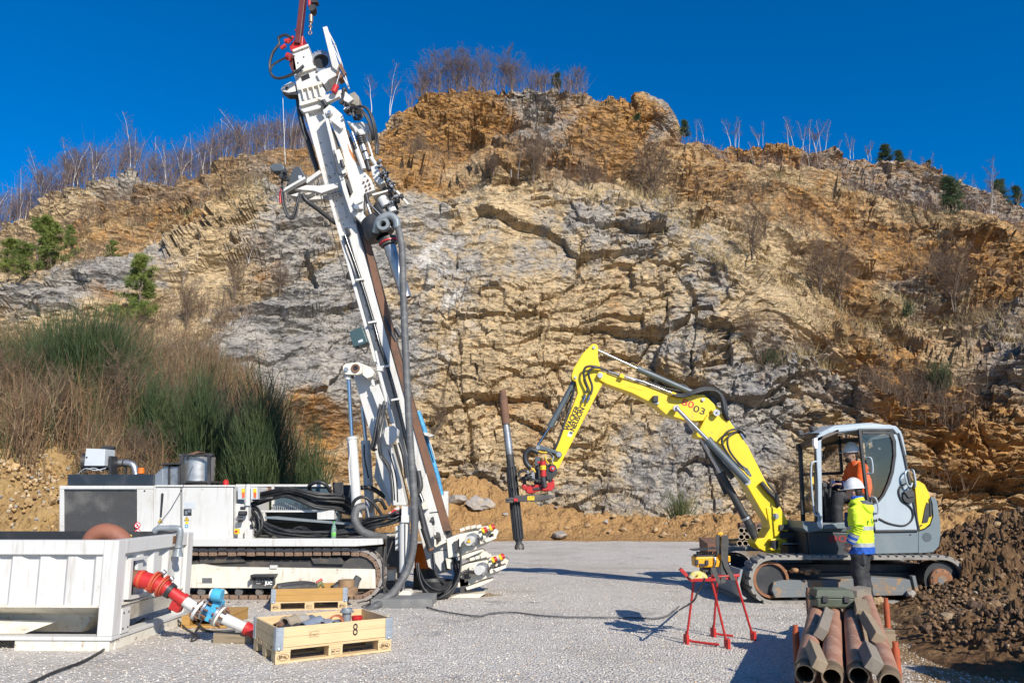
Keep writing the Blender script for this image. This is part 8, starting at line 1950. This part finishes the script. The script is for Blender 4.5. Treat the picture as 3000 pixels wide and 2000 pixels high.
pal=thing('pallet_end','end of an orange wooden pallet behind the flow meter','pallet',G(600,1838)+Vector((0,.35,0)))
for z,h in((.02,.03),(.13,.03)):
 p=MB();p.box((0,0,z),(.55,.8,h));build(p,'board',M_WOODO,pal,local=True,bev=.004)
for x in(-.22,.22):
 p=MB();p.box((x,0,.075),(.10,.8,.078));build(p,'bearer',M_WOODO,pal,local=True,bev=.004)
p=MB();p.box((.2,-.34,.19),(.12,.1,.09));build(p,'red_block',M_RED,pal,local=True,bev=.01)
# --- pallets with collars
def pallet_crate(loc,yaw,wood,collar,label,first_text,coll_h=.19,sx=1.2,sy=.8):
 """EUR pallet: origin at the near left ground corner, x along the long side"""
 t=thing('pallet',label[0],'pallet',loc,yaw)
 def b(name,c,s,mat,**k):m=MB();m.box(c,s);return build(m,name,mat,t,local=True,bev=.003,**k)
 for y in(.05,sy/2,sy-.05):b('board',(sx/2,y,.011),(sx,.1,.022),wood)
 for y,w_ in((.0725,.145),(sy/2,.145),(sy-.0725,.145)):
  for x,l in((.0725,.145),(sx/2,.145),(sx-.0725,.145)):b('block',(x,y+(0.003 if y<.1 else 0),.0615),(l,w_-.006,.078),wood)
 for x in(.0725,sx/2,sx-.0725):b('board',(x,sy/2,.1115),(.145,sy,.021),wood)
 for y,w_ in((.0725,.145),(.24,.1),(.4,.145),(.56,.1),(sy-.0725,.145)):b('board',(sx/2,y,.133),(sx,w_,.021),wood)
 for x in(.0725,sx-.0725):
  m=MB();c=Vector((x,-.0025,.062))
  m.loft([[c+Vector((.058*r_*math.cos(u),0-yy,.030*r_*math.sin(u)))for r_,yy in((1,0),(1,.002),(.94,.002),(.94,0))]for u in np.linspace(0,2*math.pi,25)],False,False);build(m,'stamp',M_BROWNI,t,local=True)
  lettering('EPAL',.038,(x,-.004,.062),t,M_BROWNI,bold=.0006)
 m=MB();
 for x0,x1,z0,z1 in((-.045,.045,.085,.087),(-.045,.045,.037,.039),(-.045,-.043,.037,.087),(.043,.045,.037,.087),(-.012,-.010,.037,.087),(-.038,-.02,.055,.07),(0,.035,.06,.066)):m.box((sx/2+(x0+x1)/2,-.003,(z0+z1)/2),(x1-x0,.002,z1-z0))
 build(m,'stamp',M_BROWNI,t,local=True)
 # collar: four boards, hinged corners
 c=thing('pallet_collar',label[1],'pallet collar',loc,yaw)
 z=.146+coll_h/2;th=.02
 def cb(name,cc,s,mat=collar):m=MB();m.box(cc,s);return build(m,name,mat,c,local=True,bev=.003)
 hh=coll_h/2
 for kk in(0,1):
  zz=.146+hh*(kk+.5)
  cb('board',(sx/2,th/2+.004,zz),(sx-.03,th,hh-.002));cb('board',(sx/2,sy-th/2,zz),(sx-.03,th,hh-.002));cb('board',(th/2+.002,sy/2,zz),(th,sy-.05,hh-.002));cb('board',(sx-th/2-.002,sy/2,zz),(th,sy-.05,hh-.002))
 for(x,y)in((.0,.0),(sx,.0),(0,sy),(sx,sy)):
  m=MB();sgx=1 if x==0 else-1;sgy=1 if y==0 else-1
  m.box((x+sgx*.035,y-sgy*.001,z-.008),(.07,.006,coll_h+.02));m.box((x-sgx*.003,y+sgy*.035,z-.008),(.006,.07,coll_h+.02));m.tube((x-sgx*.001,y-sgy*.001,z-coll_h/2-.015),(x-sgx*.001,y-sgy*.001,z+coll_h/2),.008,None,8)
  for kz in range(4):m.box((x+sgx*.035,y-sgy*.005,z-coll_h/2+.03+kz*.045),(.06,.004,.02))
  m.ball((x+sgx*.03,y-sgy*.006,z-coll_h/2-.012),.018,8,(1,.4,1));build(m,'corner_hinge',M_GALVP,c,local=True)
 return t,c
M_BROWNI=pmat('brown_stamp_ink',(.11,.06,.03),None,.8)
g0=G(806,1946);g1=G(1146,1906)
ang=math.atan2(g1 .y-g0 .y,g1 .x-g0 .x);ln=(g1-g0).length
pl1,cl1=pallet_crate(g0,ang,M_WOODL,M_WOODL,('pale wooden pallet nearest the camera, under the crate marked 8','pale wooden collar marked 8 with pipe fittings inside, nearest the camera'),True,coll_h=.19,sx=1.2,sy=.8)
for o_ in(pl1,cl1):o_.scale=(ln/1.2,)*3
lettering('8',.17,(.80,.0025,.245),cl1,M_INK,sx=.7)
m=MB()
for x0,x1,z0,z1 in((-.05,.05,.1,.103),(-.05,.05,.05,.053),(-.05,-.048,.05,.103),(.048,.05,.05,.103),(-.026,-.024,.05,.103),(-.04,-.034,.06,.09),(-.015,.04,.075,.079),(-.015,.03,.062,.065)):m.box((.37+(x0+x1)/2,.0035,.17+(z0+z1)/2),(x1-x0,.002,z1-z0))
build(m,'stamp',M_BROWNI,cl1,local=True)
h0=G(793,1790);h1=G(1016,1784)
ang2=math.atan2(h1 .y-h0 .y,h1 .x-h0 .x);ln2=(h1-h0).length
pl2,cl2=pallet_crate(h0,ang2,M_WOODL,M_WOODO,('wooden pallet under the orange-brown crate beside the rig track','orange-brown plywood collar beside the rig track, holding dark tools'),True,coll_h=.20)
for o_ in(pl2,cl2):o_.scale=(ln2/1.2,)*3
def at1(px,py,dy=.4,crate=cl1):
 """world point above the crate's floor seen at a photograph pixel"""
 return P(px,py,g0 .y+dy)
items=[]
def item(name,m,mat,label,cat,group=None):o=recentre(build(m,name,mat));return tag(o,label,cat,group)
def q3p(x,y,dy):
 qx_,qy_=q3(x,y);return P(qx_,qy_+2,g0 .y+.02+dy*.8+(g1 .y-g0 .y)*(qx_-806)/340)
m=MB();m.tube(q3p(1040,545,.30),q3p(1150,520,.42),.062,None,18,hollow=.050);m.tube(q3p(1036,547,.296),q3p(1060,541,.32),.07,None,18,hollow=.05);m.tube(q3p(1140,523,.41),q3p(1160,518,.43),.07,None,18,hollow=.05);item('pipe_fitting',m,pmat('tan_cast_fitting',(.34,.27,.19),(.28,.24,.19),.6,scale=8),'tan ribbed pipe fitting lying at the left in the crate marked 8','pipe fitting')
m=MB();m.tube(q3p(1170,520,.45),q3p(1270,505,.55),.06,None,18,hollow=.05)
for k in range(4):m.tube(q3p(1185+k*22,518-k*3,.47+k*.02),q3p(1195+k*22,516-k*3,.48+k*.02),.067,None,18,hollow=.055)
item('pipe_fitting',m,pmat('grey_ribbed_fitting',(.36,.33,.29),(.3,.27,.23),.6,scale=8),'grey ribbed sleeve behind the tan fitting in the crate marked 8','pipe fitting')
m=MB();m.tube(q3p(1235,590,.22),q3p(1430,510,.40),.055,.052,18,hollow=.045);item('pipe_fitting',m,M_GALVP,'slanted galvanised tube in the middle of the crate marked 8','pipe fitting')
m=MB();m.tube(q3p(1320,530,.5),q3p(1345,480,.55),.05,.045,16,hollow=.038);m.tube(q3p(1420,520,.48),q3p(1500,545,.4),.05,.04,16,hollow=.035);item('pipe_fitting',m,M_STEEL,'bent steel elbow behind the slanted tube in the crate marked 8','pipe fitting')
m=MB();m.tube(q3p(1455,570,.28),q3p(1530,545,.4),.055,None,16,hollow=.042);item('pipe_fitting',m,M_GALVP,'short grey pipe end right of the slanted tube in the crate marked 8','pipe fitting')
m=MB();m.tube(q3p(1600,545,.34),q3p(1620,535,.44),.085,None,22,hollow=.070);item('pipe_ring',m,pmat('orange_rubber_ring',(.40,.12,.05),None,.6),'orange ring leaning in the crate marked 8, left of the upright pipe','ring')
m=MB();m.tube(q3p(1590,565,.3),q3p(1640,550,.42),.055,.05,16,hollow=.04);item('pipe_fitting',m,pmat('blue_grey_fitting',(.22,.28,.34),None,.4,metal=.5),'blue-grey fitting inside the orange ring in the crate marked 8','pipe fitting')
b0=q3p(1726,560,.38);tp=q3p(1726,375,.38)
m=MB();hgt=tp.z-b0 .z;m.lathe((b0 .x,b0 .y,b0 .z-.12),(0,0,1),[(0,.001),(0,.047),(hgt*.72+.12,.047),(hgt*.76+.12,.072),(hgt*.83+.12,.072),(hgt*.88+.12,.058),(hgt*1.0+.12,.055),(hgt+.12,.045),(hgt*.8+.12,.04)],22);item('upright_pipe',m,M_GALV,'grey flanged pipe piece standing upright in the crate marked 8','pipe fitting')
m=MB();c=q3p(1842,530,.38);m.lathe((c.x,c.y,c.z-.1),(0,0,1),[(0,.001),(0,.055),(.13,.052),(.135,.058),(.165,.058),(.165,.045),(.1,.045)],20);m.tube((c.x+.04,c.y,c.z),(c.x+.12,c.y,c.z-.005),.022,None,12);item('red_coupling',m,M_RED,'red coupling standing in the right part of the crate marked 8','coupling')
m=MB();m.path([q3p(1000,610,.2),q3p(1080,560,.25),q3p(1110,590,.22),q3p(1180,560,.25),q3p(1230,585,.22),q3p(1260,545,.26)],.02,7,4);item('cable_bundle',m,M_RUBBER,'short black hose lying over the fittings at the left of the crate marked 8','hose')
m=MB();m.tube(q3p(940,590,.3),q3p(985,570,.38),.045,None,14,hollow=.035);m.tube(q3p(985,600,.24),q3p(1000,555,.3),.035,None,14);item('pipe_fitting',m,M_RUST,'rusty pipe piece in the left corner of the crate marked 8','pipe fitting')
# tools in the rear crate
h2=lambda x,y,dy:P(*q3(x,y),h0 .y+dy)
m=MB();c=h2(1722,160,.45);m.lathe((c.x,c.y,c.z-.1),(0,0,1),[(0,.001),(0,.17),(.12,.17),(.125,.12),(.22,.12),(.222,.0)],22);item('drum_core',m,pmat('rusty_drum',(.33,.21,.11),(.22,.13,.08),.7,scale=8,metal=.3),'rusty round cap standing in the orange-brown crate','cap')
m=MB();m.path([h2(1815,150,.5),h2(1835,80,.5),h2(1862,35,.5)],.055,10,4);item('hose_end',m,M_BIGHOSE,'grey hose end sticking out of the orange-brown crate','hose')
m=MB();m.tube(h2(1570,165,.35),h2(1660,130,.45),.05,None,14);m.tube(h2(1600,150,.5),h2(1640,115,.55),.05,None,14);item('pipe_fitting',m,M_DARK,'dark pipe pieces left of the rusty cap in the orange-brown crate','pipe fitting')
m=MB();m.tube(h2(1360,165,.4),h2(1450,95,.5),.035,None,10);m.tube(h2(1450,100,.5),h2(1470,150,.45),.02,None,8);o=item('clamp_tool',m,pmat('olive_tool',(.16,.15,.06),None,.6),'olive clamp with red handle in the orange-brown crate','clamp')
m=MB();m.tube(h2(1395,100,.48),h2(1455,60,.52),.022,None,10);o2=build(m,'red_handle',M_RED,o)
m=MB();m.path([h2(960,160,.5),h2(1100,140,.55),h2(1250,130,.55),h2(1360,145,.5)],.07,10,4);m.path([h2(1000,170,.35),h2(1200,150,.4),h2(1400,150,.4)],.05,8,4);item('dark_sheet',m,M_DARK,'dark greasy hoses lying in the left half of the orange-brown crate','hose')
# --- red trestle with the remote control
TR=thing('trestle','red steel trestle with splayed legs carrying the yellow remote control','trestle',G(2100,1880))
z7=Z1(1980,1530,3.92)
DS=1.05
Ysf,Ysb=8.12,8.62
def tp_(x,y,Y):return P(*z7(x,y),Y)
def leg_to(top,gpx,bent=None):
 m=MB();g=G(*gpx);m.path([top,g+Vector((0,0,.02))],.013,8,1);return m,g
tops=[tp_(208,670,8.25),tp_(475,670,8.6),tp_(412,665,8.1),tp_(680,625,8.45)]
feet=[(2011,1882),(2090,1862),(2131,1895),(2207,1872)]
for tpt,ft in zip(tops,feet):
 m,g=leg_to(tpt,ft);build(m,'leg',M_RED,TR)
 m=MB();m.box(g+Vector((0,0,.035)),(.035,.07,.11),(0,0,.4));build(m,'foot_plate',M_RED,TR,bev=.004)
ga,gb_,gc,gd=[G(*f)for f in feet]
m=MB();m.path([ga+Vector((0,0,.12)),ga+Vector((.03,.0,.03)),ga.lerp(gc,.4)+Vector((0,0,.02)),ga.lerp(gc,.8)+Vector((0,0,.02))],.013,8,3);m.path([gb_+Vector((0,0,.12)),gb_+Vector((.03,0,.03)),gb_.lerp(gd,.5)+Vector((0,0,.02))],.013,8,3);build(m,'floor_bar',M_RED,TR)
m=MB();m.beam(tp_(165,662,8.3),tp_(720,605,8.35),.05,.03);m.beam(tp_(410,615,8.6),tp_(730,602,8.45),.05,.03);m.beam(tp_(165,660,8.15),tp_(460,655,8.08),.05,.03);m.beam(tp_(50,530,8.2),tp_(175,662,8.2),.06,.035);m.beam(tp_(50,532,8.45),tp_(180,655,8.5),.05,.03);build(m,'top_bar',M_RED,TR,bev=.004)
m=MB();m.beam(tp_(300,640,8.35),tp_(680,615,8.4),.05,.02);m.beam(tp_(480,645,8.2),tp_(660,630,8.2),.09,.02);build(m,'cross_bar',M_RED,TR,bev=.003)
RC=thing('remote_control','yellow remote control box with a row of black levers on the red trestle','remote control',tp_(330,520,8.3))
m=PM();YR=8.2
m.pxprism([z7(*q)for q in((225,395),(440,390),(440,515),(235,515))],YR,.22);rc=build(m,'housing',pmat('orange_yellow_plastic',(.78,.36,.01),(.72,.33,.01),.4),RC,bev=.015)
m=PM();m.pxprism([z7(*q)for q in((222,425),(262,425),(262,490),(222,490))],YR-.02,.03);m.pxprism([z7(*q)for q in((342,430),(378,430),(378,490),(342,490))],YR-.02,.03);m.pxprism([z7(*q)for q in((270,470),(340,470),(340,505),(270,505))],YR-.01,.03);build(m,'side_grip',M_BLACK,RC,bev=.005)
m=PM()
for k in range(9):
 x=255+k*26;m.tube(tp_(x,392,YR+.1),tp_(x-4+(k%3)*3,345,YR+.1),.009,None,8);m.ball(tp_(x-4+(k%3)*3,342,YR+.1),.014,8)
m.pxprism([z7(*q)for q in((238,372),(470,366),(470,392),(240,394))],YR+.02,.16);build(m,'levers',M_BLACK,RC)
m=PM()
for k in range(8):x=262+k*26;m.tube(tp_(x,352,YR+.085),tp_(x+8,338,YR+.085),.007,None,6)
build(m,'lever_marks',pmat('salmon_mark',(.6,.25,.15)),RC)
m=PM();m.pxprism([z7(*q)for q in((200,315),(480,292),(482,302),(205,325))],YR+.0,.2);m.tube(tp_(238,330,YR),tp_(243,390,YR),.006,None,6);m.tube(tp_(470,300,YR),tp_(472,380,YR),.006,None,6);build(m,'guard_bar',M_NAVY,RC)
m=PM();m.pxprism([z7(*q)for q in((440,395),(470,395),(525,470),(525,505),(440,515))],YR+.02,.2);m.pxprism([z7(*q)for q in((470,160),(488,118),(515,105),(548,120),(530,180),(520,260),(528,470),(480,470),(484,300))],YR+.06,.05);m.pxprism([z7(*q)for q in((600,380),(628,385),(630,450),(600,460))],YR+.1,.1);build(m,'carrying_frame',pmat('orange_yellow_plastic2',(.78,.36,.01),None,.4),RC,bev=.008)
def strap(pts,w,name='strap'):
 m=MB();P_=[Vector(a)for a in pts]
 vs=[];
 for i,a in enumerate(P_):
  vs+=[a+Vector((-w/2,0,0)),a+Vector((w/2,.004,0)),a+Vector((w/2,.012,0)),a+Vector((-w/2,.008,0))]
 fs=[(4*i+k,4*i+(k+1)%4,4*i+4+(k+1)%4,4*i+4+k)for i in range(len(P_)-1)for k in range(4)]
 m.add(vs,fs);return build(m,name,pmat('grey_strap',(.05,.048,.042),(.08,.075,.065),.8,scale=20),RC)
strap([tp_(560,145,YR+.03),tp_(570,220,YR+.02),tp_(562,330,YR+.02),tp_(560,440,YR),tp_(555,520,YR-.02),tp_(560,600,YR-.04)],.075)
strap([tp_(490,140,YR+.05),tp_(485,240,YR+.05),tp_(498,360,YR+.05)],.05)
strap([tp_(560,430,YR-.01),tp_(590,520,YR-.04),tp_(640,610,YR-.06),tp_(670,660,YR-.08)],.055)
strap([tp_(430,520,YR-.02),tp_(455,590,YR-.05),tp_(485,660,YR-.08),tp_(515,705,YR-.09),tp_(545,685,YR-.09),tp_(550,620,YR-.07)],.05)
m=PM();m.hose([z7(445,400)+(YR-.01,),z7(455,450)+(YR-.02,),z7(440,510)+(YR-.01,)],.012,6);m.hose([z7(590,450)+(YR+.05,),z7(615,470)+(YR,),z7(622,500)+(YR,)],.012,6);build(m,'snap_hook',M_CHROME,RC)
m=PM();m.rect(*z7(310,515),*z7(420,600),YR+.05,.15);build(m,'stand_block',M_BLACK,RC)
gv=MB()
for k,(x0,y0,x1,y1,r)in enumerate(((170,640,260,590,.035),(180,655,300,640,.03),(220,600,320,630,.04),(260,610,350,645,.035),(190,620,280,620,.035))):gv.path([tp_(x0,y0,8.15+.03*k),tp_((x0+x1)/2,min(y0,y1)-8,8.15+.03*k),tp_(x1,y1,8.15+.03*k)],r,8,4,r1=r*.8)
o=item('glove',gv,pmat('yellow_grey_glove',(.62,.52,.10),(.42,.38,.26),.85,scale=14,lo=.4,hi=.6),'yellow and grey work glove lying on the left of the red trestle','glove')
bb=MB();bb.beam(tp_(350,250,9.3),tp_(455,330,8.6),.17,.17,up=(0,.1,1));item('steel_profile',bb,M_RUST,'rusty rectangular steel profile behind the remote control','steel profile')
DS=1.0
# --- casing pipes on the rack at the lower right
dirp=Vector((1.46,3.5,0)).normalized()
M_CASE=pmat('rusty_casing',(.36,.19,.12),(.27,.125,.075),.6,scale=3,stretch=(1,1,1),c3=(.45,.30,.22),s3=5,lo3=.55,hi3=.72,bmp=.15,bs=30)
M_THR=pmat('threaded_end',(.26,.19,.12),(.17,.12,.08),.55,scale=8,metal=.4)
specs=((1.905,5.24,3.75,'leftmost brown casing pipe of the stack at lower right'),(2.04,5.14,3.6,'second brown casing pipe from the left, under the green case'),(2.23,5.18,4.4,'third brown casing pipe from the left, with timber offcuts on it'),(2.345,5.0,4.7,'rightmost brown casing pipe, longest at the far end'))
for k,(x,y,Ln,lab)in enumerate(specs):
 t=thing('casing_pipe',lab,'pipe',(x,y,.45),0,'casing pipes on the rack');d=dirp
 p=MB();p.tube(d*.16,d*(Ln-.02),.071,None,28,hollow=.06);build(p,'tube',M_CASE,t,local=True)
 p=MB()
 p.tube(d*.0,d*.165,.063,None,28,hollow=.054)
 for j in range(7):p.tube(d*(.015+j*.02),d*(.025+j*.02),.066,None,28,hollow=.06)
 p.tube(d*.155,d*.185,.074,None,28,hollow=.065);build(p,'thread',M_THR,t,local=True)
for k in range(3):
 t=thing('casing_pipe','rusty casing pipe in the lower layer of the stack at the lower right','pipe',(1.97+k*.17,5.3,.31),0,'casing pipes in the lower layer')
 p=MB();p.tube(Vector((0,0,0)),dirp*3.6,.071,None,22,hollow=.06);build(p,'tube',M_CASE,t,local=True)
 # supports and posts
M_POST=pmat('orange_red_post',(.40,.085,.03),(.28,.07,.035),.6,scale=6,c3=(.2,.08,.05),s3=12)
for k,(yy,x0,x1)in enumerate(((6.0,2.2,2.85),(8.3,3.15,3.95))):
 p=MB();p.box(((x0+x1)/2,yy,.115),(x1-x0,.14,.23));solo(p,'support_beam',M_WOODD,('near' if k==0 else 'far')+' timber beam under the casing pipe stack','beam',bev=.008)
for x,y,z,mm,lab in((2.435,6.86,.5,M_POST,'orange-red post left of the casing pipes, nearest the camera'),(2.895,6.05,.51,M_POST,'orange-red post right of the casing pipes, nearest the camera'),(3.947,8.38,.53,M_POST,'orange-red post right of the far end of the casing pipes'),(3.38,9.05,.56,M_RUST,'dark rusty post left of the far end of the casing pipes')):
 t=thing('rack_post',lab,'post',(x,y,0));p=MB();p.tube((0,0,0),(0,0,z-.05),.029,None,18);build(p,'post',mm,t,local=True);p=MB();p.tube((0,0,z-.05),(0,0,z),.021,None,16,hollow=.012);build(p,'spigot',mm,t,local=True)
M_TIMB=pmat('sawn_timber',(.29,.22,.14),(.22,.165,.10),.8,scale=2.5,stretch=(1,7,7),bmp=.3,bs=14,c3=(.35,.19,.08),s3=2.2,lo3=.6,hi3=.7)
M_TIMB2=pmat('grey_timber',(.23,.195,.15),(.16,.135,.105),.85,scale=2.5,stretch=(1,7,7),bmp=.3,bs=14)
def timber(px,py,Y,L_,w_,h_,yaw,tilt,roll,mat,lab,zz=None):
 p=MB();p.box((0,0,0),(L_,w_,h_));o=build(p,'timber_block',mat,bev=.004);c=P(px,py,Y);o.location=c;o.rotation_euler=(roll,tilt,yaw);return tag(o,lab,'timber','timber offcuts on the pipes')
yw=math.atan2(3.6,1.47)
timber(2415,1822,6.74,1.15,.08,.09,yw-.04,0,R(32),M_TIMB2,'grey timber lying between the two left pipes, nearest the green case')
timber(2390,1918,5.39,.66,.075,.075,yw+.09,0,R(28),M_TIMB,'brown-striped timber between the two left pipes, nearest the camera')
timber(2524,1782,7.47,.85,.12,.09,yw-.0,0,R(8),M_TIMB,'upper brown timber on the right-hand pipes')
timber(2553,1835,6.5,1.15,.08,.08,yw+.04,0,R(30),M_TIMB,'long brown-striped timber between the two right pipes')
timber(2550,1922,5.35,.6,.085,.09,yw+.03,0,R(34),M_TIMB2,'grey timber chunk between the two right pipes, nearest the camera')
timber(2513,1735,8.7,.4,.14,.10,yw-.4,0,R(5),M_TIMB2,'small pale timber at the far end of the pipes, behind the green case')
# green case
GC=thing('equipment_case','olive green plastic equipment case lying on the casing pipes','case',P(2437,1772,7.8),R(-6))
M_OLIVE=pmat('olive_plastic',(.07,.085,.055),(.09,.10,.07),.5,scale=6)
cc=GC.location;cc.z=.525
p=MB();p.box((0,0,.05),(.35,.26,.10),taper=1.03);build(p,'case_base',M_OLIVE,GC,local=True,bev=.02,bseg=3)
p=MB();p.box((0,0,.135),(.36,.27,.06),taper=.93);
for y in(-.08,0,.08):p.box((0,y,.165),(.30,.045,.012))
build(p,'case_lid',M_OLIVE,GC,local=True,bev=.012,bseg=3)
p=MB();p.box((0,0,.102),(.375,.285,.012));p.box((-.195,.0,.08),(.05,.12,.03));build(p,'rim',M_OLIVE,GC,local=True,bev=.004)
p=MB()
for x in(-.1,.1):p.box((x,-.145,.085),(.05,.02,.06))
build(p,'latch',M_BLACK,GC,local=True,bev=.004)
m=MB();c0=P(2452,1735,8.5);c0 .z=.535;m.path([c0+Vector(((.05-.003*t)*math.cos(t),(.05-.003*t)*math.sin(t),.004*t))for t in np.linspace(0,12.0,30)],.010,7,1);item('rope_coil',m,pmat('red_rope',(.45,.06,.03)),'small red cable coil behind the green case','coil')
# --- bundle of dark pipes behind the swing post
q=0
for r_,(y_,xs_p)in enumerate(((1591,(2167,2184,2201)),(1572,(2172,2189,2206)),(1553,(2172,2188,2225)))):
 for x_ in xs_p:
  Yq=23.2;c=P(x_,y_,Yq)
  t=thing('drill_rod','dark drill rod in the low stack behind the yellow swing post','pipe',c,0,'stacked drill rods behind the boom foot')
  p=MB();dd=Vector((.32,1,0)).normalized();p.tube(dd*.06,dd*3.0,.083,None,18,hollow=.066);build(p,'tube',M_DARK,t,local=True);p=MB();p.tube((0,0,0),dd*.07,.087,None,18,hollow=.066);build(p,'pipe_end',pmat('pale_pipe_end',(.42,.34,.24),None,.6),t,local=True)
p=MB();p.beam(P(2165,1540,26.5),P(2330,1534,27),.2,.2);solo(p,'rusty_beam',M_RUST,'rusty steel beam lying behind the boom foot','beam')
# --- cables on the ground
def ground_cable(pts,r,name,mat,label):
 m=MB();m.path([G(x,y,0)+Vector((0,0,r+.01+h))for x,y,h in pts],r,7,6);return item(name,m,mat,label,'cable')
ground_cable([(1110,1768,.05),(1190,1762,.02),(1260,1785,0),(1330,1800,0),(1400,1808,0),(1440,1800,0),(1500,1797,0),(1580,1806,0),(1660,1811,0),(1760,1812,0),(1850,1813,0),(1920,1815,0),(1960,1805,0),(1990,1790,.05)],.011,'ground_cable',M_BIGHOSE,'long thin grey cable lying across the gravel from the rig to the trestle')
m=MB();m.path([G(1990,1790)+Vector((0,0,.02)),tp_(190,910,8.4),tp_(250,800,8.35),tp_(310,700,8.3),tp_(330,640,8.28)],.011,6,5);item('control_cable',m,M_RUBBER,'black control cable rising from the gravel to the remote control','cable')
ground_cable([(85,2010,0),(160,1975,0),(250,1940,0),(330,1890,0),(385,1855,.05),(420,1842,.1)],.014,'ground_cable',M_RUBBER,'black cable running along the gravel in front of the white tank')
ground_cable([(440,1850,.25),(455,1815,.3),(500,1822,.12),(560,1830,.05),(600,1850,.0),(640,1855,0),(690,1852,0)],.014,'ground_cable',M_RUBBER,'black cable hanging under the red end of the pipe string')
ground_cable([(505,1828,.1),(545,1845,.0),(580,1868,0),(560,1880,0),(590,1845,.1)],.010,'ground_cable',M_RUBBER,'thin black cable end behind the corner of the tank')
ground_cable([(1048,1768,0),(1080,1762,0),(1095,1772,0),(1060,1780,0),(1105,1760,0)],.010,'ground_cable',M_BIGHOSE,'short looped cable behind the orange-brown crate')
